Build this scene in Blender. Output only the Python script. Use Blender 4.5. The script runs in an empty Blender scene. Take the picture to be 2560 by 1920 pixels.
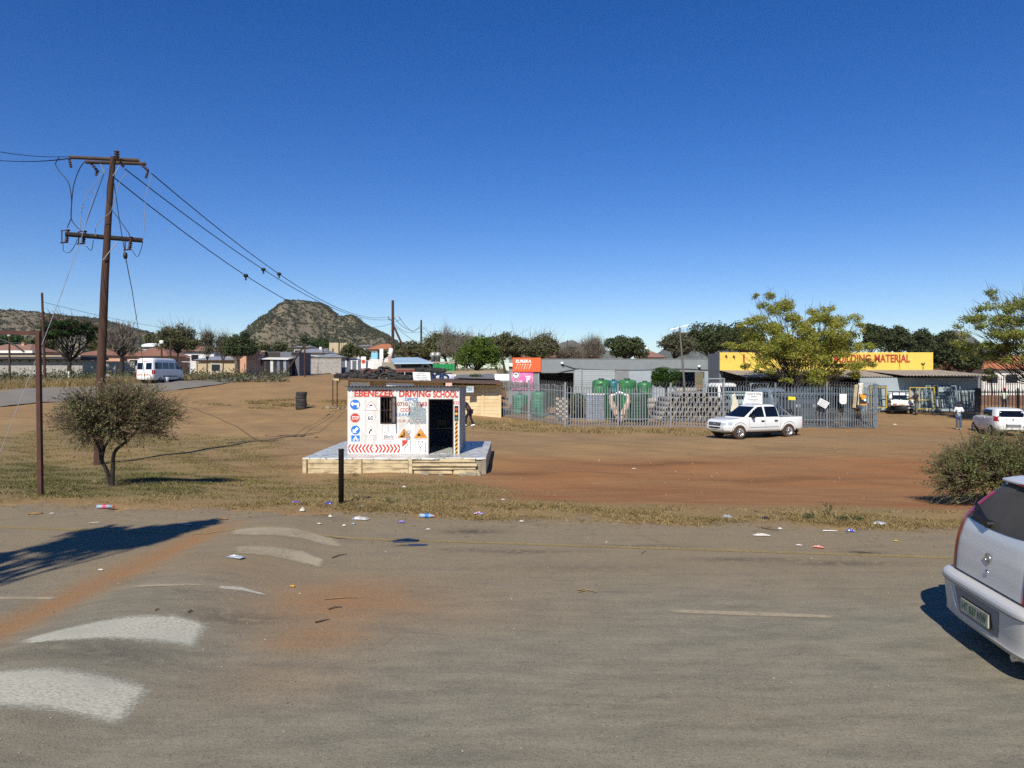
import bpy, bmesh, math, random
import numpy as np
from mathutils import Vector, Matrix
R = math.radians
rnd = random.Random(7)
S = bpy.context.scene
COL = S.collection
F, HC, YH = 1849.0, 2.6, 935.0          # focal length in photo pixels, eye height, horizon row

def lin(h, k=1.0):
    h = h.lstrip('#')
    o = []
    for i in (0, 2, 4):
        v = int(h[i:i+2], 16)/255
        o.append(min(1, k*(v/12.92 if v <= .04045 else ((v+.055)/1.055)**2.4)))
    return (*o, 1)

# ---------------------------------------------------------------- terrain height
LTX, LTZ = [0, 38, 50, 58, 66, 74, 95, 128, 160, 300, 700, 3000, 9000], [-.6, -.6, .12, .5, 1.14, 1.68, 2.15, 2.75, 3.1, 4.5, 8, 12, 20]
RTX, RTZ = [0, 47, 52, 60, 100, 300, 700, 3000, 9000], [-.66, -.66, -.43, -.28, 0, 1.5, 3, 8, 20]
def sst(t):
    t = np.clip(t, 0, 1)
    return t*t*(3-2*t)
def redge(x):
    return 13.55-.14*x
def gz(x, y):
    x = np.asarray(x, float); y = np.asarray(y, float)
    t = sst((x+10)/11)
    b = np.interp(y, LTX, LTZ)*(1-t)+np.interp(y, RTX, RTZ)*t
    e = 13.55-.14*np.clip(x, -60, 60)
    s = sst((y-e)/9.5)
    w = .035*np.sin(x*.9+y*.5)+.03*np.sin(x*.37-y*.8+1.3)+.02*np.sin(x*2.1+y*1.7)
    return b*s+w*sst((y-e-1)/5)
def g(x, y): return float(gz(x, y))
def P(px, py, d): return Vector(((px-1280)/F*d, d, HC+(YH-py)/F*d))
def G(px, py):
    kx, kz = (px-1280)/F, (YH-py)/F
    d = 4.0; st = .25
    while d < 4000:
        if HC+kz*d <= g(kx*d, d): break
        d += st; st *= 1.01
    a, b = d-st, d
    for _ in range(24):
        m = (a+b)/2
        if HC+kz*m <= g(kx*m, m): b = m
        else: a = m
    return Vector((kx*b, b, g(kx*b, b)))
def on(px, d):                            # ground point under an image column at a depth
    x = (px-1280)/F*d
    return Vector((x, d, g(x, d)))

# ---------------------------------------------------------------- mesh builder
class MB:
    def __init__(s): s.v = []; s.f = []; s.m = []; s.s = []
    def add(s, vs, fs, mi=0, sm=False):
        o = len(s.v)
        s.v.extend([tuple(p) for p in vs])
        for f in fs:
            s.f.append([i+o for i in f]); s.m.append(mi); s.s.append(sm)
        return s
    def box(s, c, sz, rz=0, mi=0, M=None):
        x, y, z = sz[0]/2, sz[1]/2, sz[2]/2
        vs = [Vector((a*x, b*y, e*z)) for e in (-1, 1) for b in (-1, 1) for a in (-1, 1)]
        if M is None: M = Matrix.Rotation(rz, 4, 'Z')
        vs = [M @ v + Vector(c) for v in vs]
        return s.add(vs, [(0, 2, 3, 1), (4, 5, 7, 6), (0, 1, 5, 4), (2, 6, 7, 3), (0, 4, 6, 2), (1, 3, 7, 5)], mi)
    def bx(s, x0, x1, y0, y1, z0, z1, mi=0):
        return s.box(((x0+x1)/2, (y0+y1)/2, (z0+z1)/2), (x1-x0, y1-y0, z1-z0), 0, mi)
    def bar(s, a, b, w, h, mi=0):
        a, b = Vector(a), Vector(b); d = b-a
        q = d.to_track_quat('X', 'Z').to_matrix().to_4x4()
        return s.box((a+b)/2, (d.length, w, h), 0, mi, q)
    def tube(s, pts, rad, n=6, mi=0, cap=True, sm=True):
        pts = [Vector(p) for p in pts]; k = len(pts)
        if not hasattr(rad, '__len__'): rad = [rad]*k
        vs = []; up = None
        for i, p in enumerate(pts):
            t = (pts[min(i+1, k-1)]-pts[max(i-1, 0)])
            t = t.normalized() if t.length > 1e-9 else Vector((0, 0, 1))
            if up is None: up = t.orthogonal().normalized()
            up = (up-t*up.dot(t)); up = up.normalized() if up.length > 1e-6 else t.orthogonal().normalized()
            w = t.cross(up)
            for j in range(n):
                a = 2*math.pi*j/n
                vs.append(p+(up*math.cos(a)+w*math.sin(a))*rad[i])
        fs = [(i*n+j, i*n+(j+1) % n, (i+1)*n+(j+1) % n, (i+1)*n+j) for i in range(k-1) for j in range(n)]
        s.add(vs, fs, mi, sm)
        if cap: s.add(vs[:n], [list(range(n))[::-1]], mi); s.add(vs[-n:], [list(range(n))], mi)
        return s
    def lathe(s, prof, n=16, M=None, mi=0, sm=True, close=False):
        M = M or Matrix()
        vs = [M @ Vector((r*math.cos(2*math.pi*j/n), r*math.sin(2*math.pi*j/n), z)) for r, z in prof for j in range(n)]
        k = len(prof); rr = range(k if close else k-1)
        fs = [(i*n+j, i*n+(j+1) % n, ((i+1) % k)*n+(j+1) % n, ((i+1) % k)*n+j) for i in rr for j in range(n)]
        return s.add(vs, fs, mi, sm)
    def prism(s, poly, d0, d1, M=None, mi=0):     # polygon in local XZ, thickness along Y from d0 to d1
        M = M or Matrix(); n = len(poly)
        vs = [M @ Vector((x, d0, z)) for x, z in poly]+[M @ Vector((x, d1, z)) for x, z in poly]
        return s.add(vs, [list(range(n)), [n+i for i in range(n)][::-1]]+[(i, n+i, n+(i+1) % n, (i+1) % n) for i in range(n)], mi)
    def quad(s, a, b, c, d, mi=0): return s.add([a, b, c, d], [(0, 1, 2, 3)], mi)
    def mesh(s, name, mats):
        me = bpy.data.meshes.new(name)
        me.from_pydata(s.v, [], s.f)
        for m in (mats if isinstance(mats, (list, tuple)) else [mats]): me.materials.append(m)
        me.polygons.foreach_set('material_index', s.m)
        me.polygons.foreach_set('use_smooth', s.s)
        me.update()
        return me
    def build(s, name, mats, parent=None, bevel=0, loc=None, fix=False):
        me = s.mesh(name, mats)
        if fix:
            b = bmesh.new(); b.from_mesh(me); bmesh.ops.recalc_face_normals(b, faces=b.faces); b.to_mesh(me); b.free()
        o = link(name, me, parent)
        if loc is not None: o.location = loc
        if bevel:
            md = o.modifiers.new('bevel', 'BEVEL'); md.width = bevel; md.segments = 2; md.limit_method = 'ANGLE'; md.angle_limit = R(40)
        return o
def link(name, me, parent=None):
    o = bpy.data.objects.new(name, me); COL.objects.link(o)
    if parent: o.parent = parent
    return o
def tag(o, label=None, cat=None, group=None, kind=None):
    if label: o['label'] = label
    if cat: o['category'] = cat
    if group: o['group'] = group
    if kind: o['kind'] = kind
    return o
def thing(name, label, cat, loc=(0, 0, 0), rz=0, group=None):
    o = bpy.data.objects.new(name, None); COL.objects.link(o)
    o.empty_display_size = .3
    o.location = loc; o.rotation_euler = (0, 0, rz)
    return tag(o, label, cat, group)
def dup(root, loc, rz=None, label=None, group=None, sc=None):
    r = root.copy(); COL.objects.link(r); r.location = loc
    if rz is not None: r.rotation_euler = (r.rotation_euler[0], r.rotation_euler[1], rz)
    if sc is not None: r.scale = (sc, sc, sc) if not hasattr(sc, '__len__') else sc
    if label: r['label'] = label
    if group: r['group'] = group
    for ch in list(root.children):
        c = ch.copy(); COL.objects.link(c); c.parent = r
        for h in list(ch.children):
            d = h.copy(); COL.objects.link(d); d.parent = c
    return r
def npmesh(name, V, Fq, mats, mi=None, smooth=False):
    me = bpy.data.meshes.new(name)
    V = np.asarray(V, np.float32); Fq = np.asarray(Fq, np.int32); n, k = Fq.shape
    me.vertices.add(len(V)); me.vertices.foreach_set('co', V.ravel())
    me.loops.add(n*k); me.loops.foreach_set('vertex_index', Fq.ravel())
    me.polygons.add(n); me.polygons.foreach_set('loop_start', np.arange(0, n*k, k, dtype=np.int32))
    try: me.polygons.foreach_set('loop_total', np.full(n, k, np.int32))
    except Exception: pass
    for m in (mats if isinstance(mats, (list, tuple)) else [mats]): me.materials.append(m)
    if mi is not None: me.polygons.foreach_set('material_index', np.asarray(mi, np.int32))
    me.polygons.foreach_set('use_smooth', np.full(n, smooth, bool))
    me.update(calc_edges=True); me.validate()
    return me
def fattr(me, name, vals):
    a = me.attributes.new(name, 'FLOAT', 'POINT'); a.data.foreach_set('value', np.asarray(vals, np.float32))

# ---------------------------------------------------------------- materials
def nodes(name):
    m = bpy.data.materials.new(name); m.use_nodes = True
    t = m.node_tree; return m, t, t.nodes['Principled BSDF'], t.links.new
def mixc(t, fac, a, b, blend='MIX'):
    n = t.nodes.new('ShaderNodeMix'); n.data_type = 'RGBA'; n.blend_type = blend
    for i, v in ((0, fac), (6, a), (7, b)):
        if hasattr(v, 'is_linked'): t.links.new(v, n.inputs[i])
        else: n.inputs[i].default_value = v
    return n.outputs[2]
def noise(t, scale, detail=4, rough=.55, vec=None, stretch=None, coord='Object'):
    n = t.nodes.new('ShaderNodeTexNoise'); n.inputs['Scale'].default_value = scale
    n.inputs['Detail'].default_value = detail; n.inputs['Roughness'].default_value = rough
    if vec is None: vec = t.nodes.new('ShaderNodeTexCoord').outputs[coord]
    if stretch:
        mp = t.nodes.new('ShaderNodeMapping'); mp.inputs['Scale'].default_value = stretch; t.links.new(vec, mp.inputs[0]); vec = mp.outputs[0]
    t.links.new(vec, n.inputs['Vector'])
    return n.outputs['Fac']
def ramp(t, fac, *st):
    n = t.nodes.new('ShaderNodeValToRGB'); e = n.color_ramp.elements
    while len(e) < len(st): e.new(.5)
    for i, (p, c) in enumerate(st):
        e[i].position = p; e[i].color = c if hasattr(c, '__len__') else (c, c, c, 1)
    t.links.new(fac, n.inputs[0]); return n.outputs[0]
def math_(t, op, a, b=0.0):
    n = t.nodes.new('ShaderNodeMath'); n.operation = op
    for i, v in ((0, a), (1, b)):
        if hasattr(v, 'is_linked'): t.links.new(v, n.inputs[i])
        else: n.inputs[i].default_value = v
    return n.outputs[0]
def attr(t, name):
    n = t.nodes.new('ShaderNodeAttribute'); n.attribute_name = name; return n.outputs['Fac']
def bump(t, bs, h, strength=.3, dist=.02):
    n = t.nodes.new('ShaderNodeBump'); n.inputs['Strength'].default_value = strength; n.inputs['Distance'].default_value = dist
    t.links.new(h, n.inputs['Height']); t.links.new(n.outputs[0], bs.inputs['Normal'])
def mat(name, c, rough=.7, metal=0, var=.12, vs=3.0, dirt=None, dirt_amt=.5, dscale=2.0, bmp=0, bs_=40, coat=0, spec=None, stretch=None):
    m, t, b, L = nodes(name)
    c = lin(c) if isinstance(c, str) else (*c[:3], 1)
    b.inputs['Roughness'].default_value = rough; b.inputs['Metallic'].default_value = metal
    if coat: b.inputs['Coat Weight'].default_value = coat; b.inputs['Coat Roughness'].default_value = .08
    if spec is not None: b.inputs['Specular IOR Level'].default_value = spec
    out = None
    if var:
        n = noise(t, vs, 5, .6, stretch=stretch)
        out = mixc(t, ramp(t, n, (.3, 0.), (.72, 1.)), tuple(v*(1-var) for v in c[:3])+(1,), tuple(min(1, v*(1+var)) for v in c[:3])+(1,))
    if dirt:
        n2 = noise(t, dscale, 6, .65, stretch=stretch)
        d = math_(t, 'MULTIPLY', ramp(t, n2, (.45, 0.), (.68, 1.)), dirt_amt)
        out = mixc(t, d, out if out is not None else c, lin(dirt))
    if out is not None: L(out, b.inputs['Base Color'])
    else: b.inputs['Base Color'].default_value = c
    if bmp: bump(t, b, noise(t, bs_, 4), bmp, .02)
    return m
def leafmat(name, c1, c2, c3=None, trans=.25, rough=.6):
    m, t, b, L = nodes(name)
    gm = t.nodes.new('ShaderNodeNewGeometry')
    c1, c2 = lin(c1), lin(c2); c3 = lin(c3) if c3 else c2
    rc = ramp(t, gm.outputs['Random Per Island'], (.0, c1), (.55, c2), (1., c3))
    n = noise(t, .9, 3)
    col = mixc(t, ramp(t, n, (.35, 0.), (.65, 1.)), mixc(t, .6, rc, c1), rc)
    L(col, b.inputs['Base Color']); b.inputs['Roughness'].default_value = rough
    b.inputs['Specular IOR Level'].default_value = .25
    tr = t.nodes.new('ShaderNodeBsdfTranslucent'); L(col, tr.inputs[0])
    mx = t.nodes.new('ShaderNodeMixShader'); mx.inputs[0].default_value = trans
    L(b.outputs[0], mx.inputs[1]); L(tr.outputs[0], mx.inputs[2])
    L(mx.outputs[0], t.nodes['Material Output'].inputs[0])
    return m
def paintworn(name, c, keep=(.35, .6), scale=14, stretch=None, rough=.75, c2=None, edge=0):
    m, t, b, L = nodes(name)
    b.inputs['Roughness'].default_value = rough
    n = noise(t, scale, 7, .7, stretch=stretch); n2 = noise(t, 1.3, 3)
    L(mixc(t, ramp(t, n2, (.35, 0.), (.7, 1.)), lin(c), lin(c2 or c)), b.inputs['Base Color'])
    s_ = math_(t, 'ADD', math_(t, 'MULTIPLY', n, .7), math_(t, 'MULTIPLY', n2, .35))
    if edge: s_ = math_(t, 'ADD', math_(t, 'SUBTRACT', s_, .30), math_(t, 'MULTIPLY', attr(t, 'edge'), .30))
    al = ramp(t, s_, (keep[0], 0.), (keep[1], 1.))
    tr = t.nodes.new('ShaderNodeBsdfTransparent'); mx = t.nodes.new('ShaderNodeMixShader')
    L(al, mx.inputs[0]); L(tr.outputs[0], mx.inputs[1]); L(b.outputs[0], mx.inputs[2])
    L(mx.outputs[0], t.nodes['Material Output'].inputs[0])
    return m
def glassmat(name, c='#0b0d10', rough=.06):
    m, t, b, L = nodes(name)
    b.inputs['Base Color'].default_value = lin(c); b.inputs['Roughness'].default_value = rough
    b.inputs['Specular IOR Level'].default_value = .6
    return m

def text_box(s, x0, x1, z0, z1, m, parent, y=-.004, name='lettering', bold=0., shear=0., thick=.002, M=None):
    cu = bpy.data.curves.new('t', 'FONT'); cu.body = s; cu.size = 1; cu.offset = bold; cu.shear = shear; cu.resolution_u = 3
    to = bpy.data.objects.new('t', cu); COL.objects.link(to)
    dg = bpy.context.evaluated_depsgraph_get(); me = bpy.data.meshes.new_from_object(to.evaluated_get(dg))
    bpy.data.objects.remove(to); bpy.data.curves.remove(cu)
    n = len(me.vertices); co = np.zeros(n*3); me.vertices.foreach_get('co', co); co = co.reshape(-1, 3)
    lo, hi = co.min(0), co.max(0)
    X = x0+(co[:, 0]-lo[0])/(hi[0]-lo[0])*(x1-x0); Z = z0+(co[:, 1]-lo[1])/(hi[1]-lo[1])*(z1-z0)
    me.vertices.foreach_set('co', np.stack([X, np.full(n, y), Z], 1).ravel()); me.materials.clear(); me.materials.append(m)
    me.polygons.foreach_set('use_smooth', np.zeros(len(me.polygons), bool))
    me.name = name; me.update()
    o = link(name, me, parent)
    if M is not None: o.matrix_local = M
    return o
def circ(cx, cz, r, n=24, rz=None): return [(cx+r*math.cos(2*math.pi*i/n+math.pi/n), cz+(rz or r)*math.sin(2*math.pi*i/n+math.pi/n)) for i in range(n)]
# ---------------------------------------------------------------- camera, light, sky
cam = bpy.data.cameras.new('camera'); co_ = bpy.data.objects.new('camera', cam); COL.objects.link(co_)
cam.sensor_width = 36; cam.lens = 36*F/2560; cam.shift_y = (YH-960)/2560; cam.clip_end = 20000; cam.clip_start = .05
co_.location = (0, 0, HC); co_.rotation_euler = (R(90), 0, 0); S.camera = co_
AZ, EL = R(13), R(40)
w = bpy.data.worlds.new('World'); S.world = w; w.use_nodes = True
bg = w.node_tree.nodes['Background']; sky = w.node_tree.nodes.new('ShaderNodeTexSky')
sky.sky_type = 'NISHITA'; sky.sun_disc = False; sky.sun_elevation = EL; sky.sun_rotation = math.pi+AZ
sky.altitude = 1500; sky.air_density = 1.0; sky.dust_density = 0; sky.ozone_density = 2.5
hs = w.node_tree.nodes.new('ShaderNodeHueSaturation'); hs.inputs['Saturation'].default_value = 1.4; hs.inputs['Hue'].default_value = .516; hs.inputs['Value'].default_value = 1.0
w.node_tree.links.new(sky.outputs[0], hs.inputs['Color']); w.node_tree.links.new(hs.outputs[0], bg.inputs[0]); bg.inputs[1].default_value = .105
sl = bpy.data.lights.new('sun', 'SUN'); so = bpy.data.objects.new('sun', sl); COL.objects.link(so)
sl.energy = 5.0; sl.angle = R(.5); sl.color = (1, .925, .81)
so.rotation_euler = Vector((math.sin(AZ)*math.cos(EL), math.cos(AZ)*math.cos(EL), -math.sin(EL))).to_track_quat('-Z', 'Y').to_euler()
S.view_settings.view_transform = 'Standard'; S.view_settings.look = 'None'; S.view_settings.gamma = 1; S.view_settings.exposure = .13
S.cycles.max_bounces = 6; S.cycles.transparent_max_bounces = 12; S.cycles.caustics_reflective = False; S.cycles.caustics_refractive = False
S.cycles.use_denoising = False
S.render.resolution_x = 1024; S.render.resolution_y = 768

# ---------------------------------------------------------------- ground masks
def inpoly(x, y, poly):
    r = np.zeros(x.shape, bool); n = len(poly); j = n-1
    for i in range(n):
        xi, yi = poly[i][:2]; xj, yj = poly[j][:2]
        c = ((yi > y) != (yj > y)) & (x < (xj-xi)*(y-yi)/(yj-yi+1e-12)+xi)
        r ^= c; j = i
    return r
def gp(pl): return [tuple(G(*p)) for p in pl]
def wob(x, y): return .5+.22*np.sin(x*1.3+2*np.sin(y*.7))+.18*np.sin(y*2.1+1.5*np.sin(x*1.1))+.1*np.sin(x*3.7+y*4.3)
LAWN = gp([(-500, 1052), (0, 1057), (150, 1074), (330, 1090), (470, 1084), (620, 1094), (715, 1112), (660, 1140), (700, 1190), (760, 1215), (900, 1190), (1060, 1200), (1215, 1215), (1260, 1244), (1480, 1258), (1700, 1264), (1900, 1272), (2150, 1266), (2340, 1282), (2800, 1284), (2800, 1350), (2340, 1326), (1900, 1320), (1500, 1303), (1200, 1300), (900, 1283), (600, 1266), (300, 1250), (0, 1246), (-500, 1240)])
LUSH = gp([(60, 1150), (240, 1165), (420, 1180), (560, 1195), (500, 1235), (250, 1246), (0, 1240), (-300, 1180)])
FENCEG = gp([(1160, 1048), (1300, 1050), (1420, 1068), (1650, 1074), (1900, 1078), (1900, 1088), (1600, 1084), (1400, 1082), (1160, 1068)])
def mask(x, y, poly, soft=.5):
    r_ = np.random.default_rng(5)
    return np.mean([inpoly(x+soft*math.cos(a)*(1+k % 2)+.2*np.sin(y*7+k), y+soft*math.sin(a)*(.6+k % 2), poly) for k, a in enumerate(np.linspace(0, 6.28, 10))], axis=0)
xs = np.concatenate([-np.geomspace(9000, 26, 60), np.arange(-25.8, 26, .2), np.geomspace(26, 9000, 60)])
ys = np.concatenate([[-40, -20, -8, 0, 6], np.arange(9, 56, .2), np.geomspace(56, 9500, 130)])
XX, YY = np.meshgrid(xs, ys); ZZ = gz(XX, YY)
ZZ = np.where(YY < redge(np.clip(XX, -60, 60))-.4, -.05, ZZ)
nx, ny = len(xs), len(ys)
idx = np.arange(nx*ny).reshape(ny, nx)
quads = np.stack([idx[:-1, :-1], idx[:-1, 1:], idx[1:, 1:], idx[1:, :-1]], -1).reshape(-1, 4)
V = np.stack([XX, YY, ZZ], -1).reshape(-1, 3)
x_, y_ = V[:, 0], V[:, 1]
jx, jy = x_+.25*np.sin(y_*5+x_*3)+.15*np.sin(y_*11), y_+.25*np.sin(x_*4.1)+.12*np.sin(x_*9.3+y_*3)
grass_a = mask(jx, jy, LAWN)*np.clip(.25+wob(x_, y_)*1.1, 0, 1)+mask(jx, jy, FENCEG)*.6
FARPX = [(-700, 990), (-300, 982), (0, 976), (180, 970), (330, 961), (470, 953), (560, 946), (680, 937.5), (780, 933.2), (855, 930.8), (893, 930)]
FE = [G(*p) for p in FARPX]; fy = np.interp(x_/np.maximum(y_, 1), [p.x/p.y for p in FE], [p.y for p in FE])
far_a = np.clip((y_-fy-1)/4, 0, 1)
red_a = np.clip((x_+2.5)/3, 0, 1)*np.clip((30.5-y_)/3.5, 0, 1)*np.clip(y_-14.5, 0, 1)*(.55+.45*wob(x_*.5, y_*1.3))+.3*np.clip((x_-10)/10, 0, 1)*(y_ < 45)
def streak(y0, wd): return np.exp(-((y_-y0-.6*np.sin(x_*.13))/wd)**2)
track_a = streak(36.5, 2.2)*np.clip((x_+3)/4, 0, 1)+streak(34, 2.6)*np.clip((-x_-3)/4, 0, 1)*.9+streak(41, 1.5)*.5
m, t, b, L = nodes('ground_dirt')
b.inputs['Roughness'].default_value = .95; b.inputs['Specular IOR Level'].default_value = .15
n1 = noise(t, .35, 6, .65); n2 = noise(t, 1.2, 6, .7, stretch=(.35, 1.6, 1)); n3 = noise(t, 9, 5, .7); n4 = noise(t, 45, 3, .7)
tan = mixc(t, ramp(t, n1, (.3, 0.), (.7, 1.)), lin('#8a7151'), lin('#a5875c'))
red = mixc(t, ramp(t, n2, (.3, 0.), (.7, 1.)), lin('#8b5f3a'), lin('#a17047'))
base = mixc(t, attr(t, 'red'), tan, red)
base = mixc(t, math_(t, 'MULTIPLY', attr(t, 'track'), ramp(t, n2, (.25, .2), (.7, 1.))), base, lin('#8f795c'))
base = mixc(t, ramp(t, n2, (.52, 0.), (.75, .35)), base, lin('#6d4c33'))
n5 = noise(t, 2.6, 6, .72, stretch=(.10, 1.9, 1)); n6 = noise(t, 5, 5, .7, stretch=(.5, 1.4, 1))
base = mixc(t, ramp(t, n5, (.52, 0.), (.66, .5)), base, lin('#6f5136')); base = mixc(t, ramp(t, n5, (.3, .4), (.44, 0.)), base, lin('#b08c64')); base = mixc(t, ramp(t, n6, (.58, 0.), (.72, .55)), base, lin('#6b4d34'))
base = mixc(t, ramp(t, n4, (.6, 0.), (.74, .65)), base, lin('#b9a283'))
gr = mixc(t, ramp(t, n3, (.3, 0.), (.7, 1.)), lin('#736340'), lin('#9b8860'))
ga = math_(t, 'MULTIPLY', attr(t, 'grass'), ramp(t, n3, (.25, .3), (.55, 1.)))
base = mixc(t, ga, base, gr)
base = mixc(t, attr(t, 'lush'), base, lin('#62603a'))
fr = mixc(t, ramp(t, n1, (.3, 0.), (.7, 1.)), lin('#8d7d57'), lin('#6f6a45'))
base = mixc(t, attr(t, 'far'), base, fr)
base = mixc(t, math_(t, 'MULTIPLY', attr(t, 'dark'), ramp(t, n3, (.2, .4), (.6, 1.))), base, lin('#4f3a28'))
L(base, b.inputs['Base Color'])
bump(t, b, math_(t, 'ADD', n3, math_(t, 'MULTIPLY', n4, .4)), .5, .05)
GROUND = m
me = npmesh('ground', V, quads, m, smooth=True)
dark_a = np.zeros(len(V))
for (px, py, rx, ry) in [(560, 1150, 2.2, .8), (690, 1140, 1.6, .5), (1300, 1185, 1.5, .6), (1650, 1160, 2.5, .6), (1920, 1200, 3, .5), (1250, 1045+30, .8, .5), (700, 1168, 1.6, .5)]:
    q = G(px, py); dark_a += .5*np.exp(-((x_-q.x)/rx)**2-((y_-q.y)/ry)**2)
fattr(me, 'grass', np.clip(grass_a, 0, 1)); fattr(me, 'far', np.clip(far_a, 0, 1)); fattr(me, 'red', np.clip(red_a, 0, 1))
fattr(me, 'track', np.clip(track_a, 0, 1)); fattr(me, 'lush', mask(jx, jy, LUSH)*.55); fattr(me, 'dark', np.clip(dark_a, 0, 1))
tag(link('ground', me), kind='structure')

# ---------------------------------------------------------------- the near road with its speed hump
def hump(x, y):
    x = np.asarray(x, float); y = np.asarray(y, float)
    c = -3.95+.02*(y-9)
    u = np.clip(np.abs(x-c)/1.15, 0, 1)
    return .145*(1-u*u)**1.5*sst((13.6-y)/.9)
rx = np.concatenate([np.arange(-120, -12, 3), np.arange(-12, 12, .12), np.arange(12, 130, 3)])
rt = np.linspace(0, 1, 190)
RX, RT = np.meshgrid(rx, rt)
EDG = redge(np.clip(RX, -60, 60))+.25*np.sin(RX*1.9)+.14*np.sin(RX*5.3+1)+.1*np.sin(RX*11)
RY = -14+(EDG+14)*RT**.55
RZ = .006+hump(RX, RY)-.03*np.clip((RT-.985)/.015, 0, 1)
nx, ny = len(rx), len(rt); idx = np.arange(nx*ny).reshape(ny, nx)
quads = np.stack([idx[:-1, :-1], idx[:-1, 1:], idx[1:, 1:], idx[1:, :-1]], -1).reshape(-1, 4)
V = np.stack([RX, RY, RZ], -1).reshape(-1, 3)
m, t, b, L = nodes('old_asphalt')
b.inputs['Roughness'].default_value = .9; b.inputs['Specular IOR Level'].default_value = .25
n1 = noise(t, .5, 5, .6, stretch=(.4, 1, 1)); n2 = noise(t, 3.0, 7, .7, stretch=(.45, 1.3, 1)); n3 = noise(t, 60, 4, .75); n4 = noise(t, 16, 4, .8); n5 = noise(t, 7, 4, .6)
asp = mixc(t, ramp(t, n2, (.32, 0.), (.68, 1.)), lin('#6e6c5f'), lin('#918c78'))
n6 = noise(t, 5, 6, .7, stretch=(.12, 1.6, 1))
asp = mixc(t, ramp(t, n1, (.4, 0.), (.68, .4)), asp, lin('#8c8066'))
asp = mixc(t, ramp(t, n6, (.5, 0.), (.72, .28)), asp, lin('#5a574c')); asp = mixc(t, ramp(t, n6, (.28, .25), (.45, 0.)), asp, lin('#a19a89'))
asp = mixc(t, math_(t, 'MULTIPLY', attr(t, 'brown'), ramp(t, n2, (.2, .35), (.6, .85))), asp, lin('#8f7c5d'))
dn = math_(t, 'MULTIPLY', attr(t, 'dust'), ramp(t, n2, (.25, .45), (.6, 1.)))
asp = mixc(t, dn, asp, lin('#9a7248'))
asp = mixc(t, math_(t, 'MULTIPLY', attr(t, 'oil'), ramp(t, n5, (.35, .0), (.5, 1.))), asp, lin('#3c352b'))
n7 = noise(t, 34, 5, .8)
asp = mixc(t, ramp(t, n3, (.54, 0.), (.68, .75)), asp, lin('#45423a'))
asp = mixc(t, ramp(t, n3, (.3, .6), (.42, 0.)), asp, lin('#b3ab98'))
asp = mixc(t, ramp(t, n7, (.62, 0.), (.7, .7)), asp, lin('#3b3933')); asp = mixc(t, ramp(t, n4, (.66, 0.), (.74, .6)), asp, lin('#a59f90'))
vo = t.nodes.new('ShaderNodeTexVoronoi'); vo.feature = 'DISTANCE_TO_EDGE'; vo.inputs['Scale'].default_value = .55
mpv = t.nodes.new('ShaderNodeMapping'); tcv = t.nodes.new('ShaderNodeTexCoord'); L(tcv.outputs['Object'], mpv.inputs[0]); mpv.inputs['Scale'].default_value = (.6, 1, 1); nz = noise(t, 3, 4); vadd = t.nodes.new('ShaderNodeVectorMath'); vadd.operation = 'ADD'; L(mpv.outputs[0], vadd.inputs[0]); L(math_(t, 'MULTIPLY', nz, .5), vadd.inputs[1]); L(vadd.outputs[0], vo.inputs['Vector'])
crk = math_(t, 'MULTIPLY', ramp(t, vo.outputs['Distance'], (.0, 1.), (.012, 0.)), ramp(t, n1, (.5, 0.), (.65, .4)))
asp = mixc(t, crk, asp, lin('#45403a'))
L(asp, b.inputs['Base Color'])
bump(t, b, math_(t, 'ADD', n3, math_(t, 'MULTIPLY', n4, .6)), .55, .012)
me = npmesh('road', V, quads, m, smooth=True)
x_, y_ = V[:, 0], V[:, 1]
dust = np.zeros(len(V)); brown = .7*sst((y_-7.5)/3)+.12; oil = np.zeros(len(V))
c = -3.95+.02*(y_-9)
dust += np.exp(-((x_-(c-1.12-.12*(9-y_)*.3))/.34)**2)*np.clip((y_-4)/3, .3, 1)*1.0*sst((13.4-y_)/1.5)
q = P(800, 1490, HC*F/(1490-YH)); 
for (px, py, ax, ay, k) in [(850, 1500, .95, .85, .85), (780, 1600, .55, .35, .7), (700, 1700, .8, .5, .3), (1100, 1520, 1.6, .8, .25), (600, 1440, 1.0, .5, .25)]:
    d = HC*F/(py-YH); X0 = (px-1280)/F*d
    dust += k*np.exp(-((x_-X0)/ax)**2-((y_-d)/ay)**2)
dust += .4*sst((y_-redge(x_)+.9)/.9)*(.4+.6*wob(x_*2, y_))
for (px, py, ax, ay, k) in [(1180, 1330, .5, .22, .7), (1010, 1352, .30, .09, 1.3), (1020, 1364, .24, .05, 1.2), (1150, 1375, .5, .06, .6), (1300, 1380, .7, .1, .6), (1600, 1366, .8, .08, .5), (2160, 1382, .26, .08, 1.2), (2100, 1410, .9, .15, .5), (1850, 1400, .9, .12, .45), (600, 1550, .5, .2, .5), (1450, 1420, 1.2, .2, .3), (250, 1660, .9, .25, .35), (480, 1510, .6, .12, .3)]:
    d = HC*F/(py-YH); X0 = (px-1280)/F*d
    oil += k*np.exp(-((x_-X0)/ax)**2-((y_-d)/ay)**2)
fattr(me, 'dust', np.clip(dust, 0, 1)); fattr(me, 'brown', np.clip(brown, 0, 1)); fattr(me, 'oil', np.clip(oil, 0, 1.2))
tag(link('road', me), kind='structure')
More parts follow.
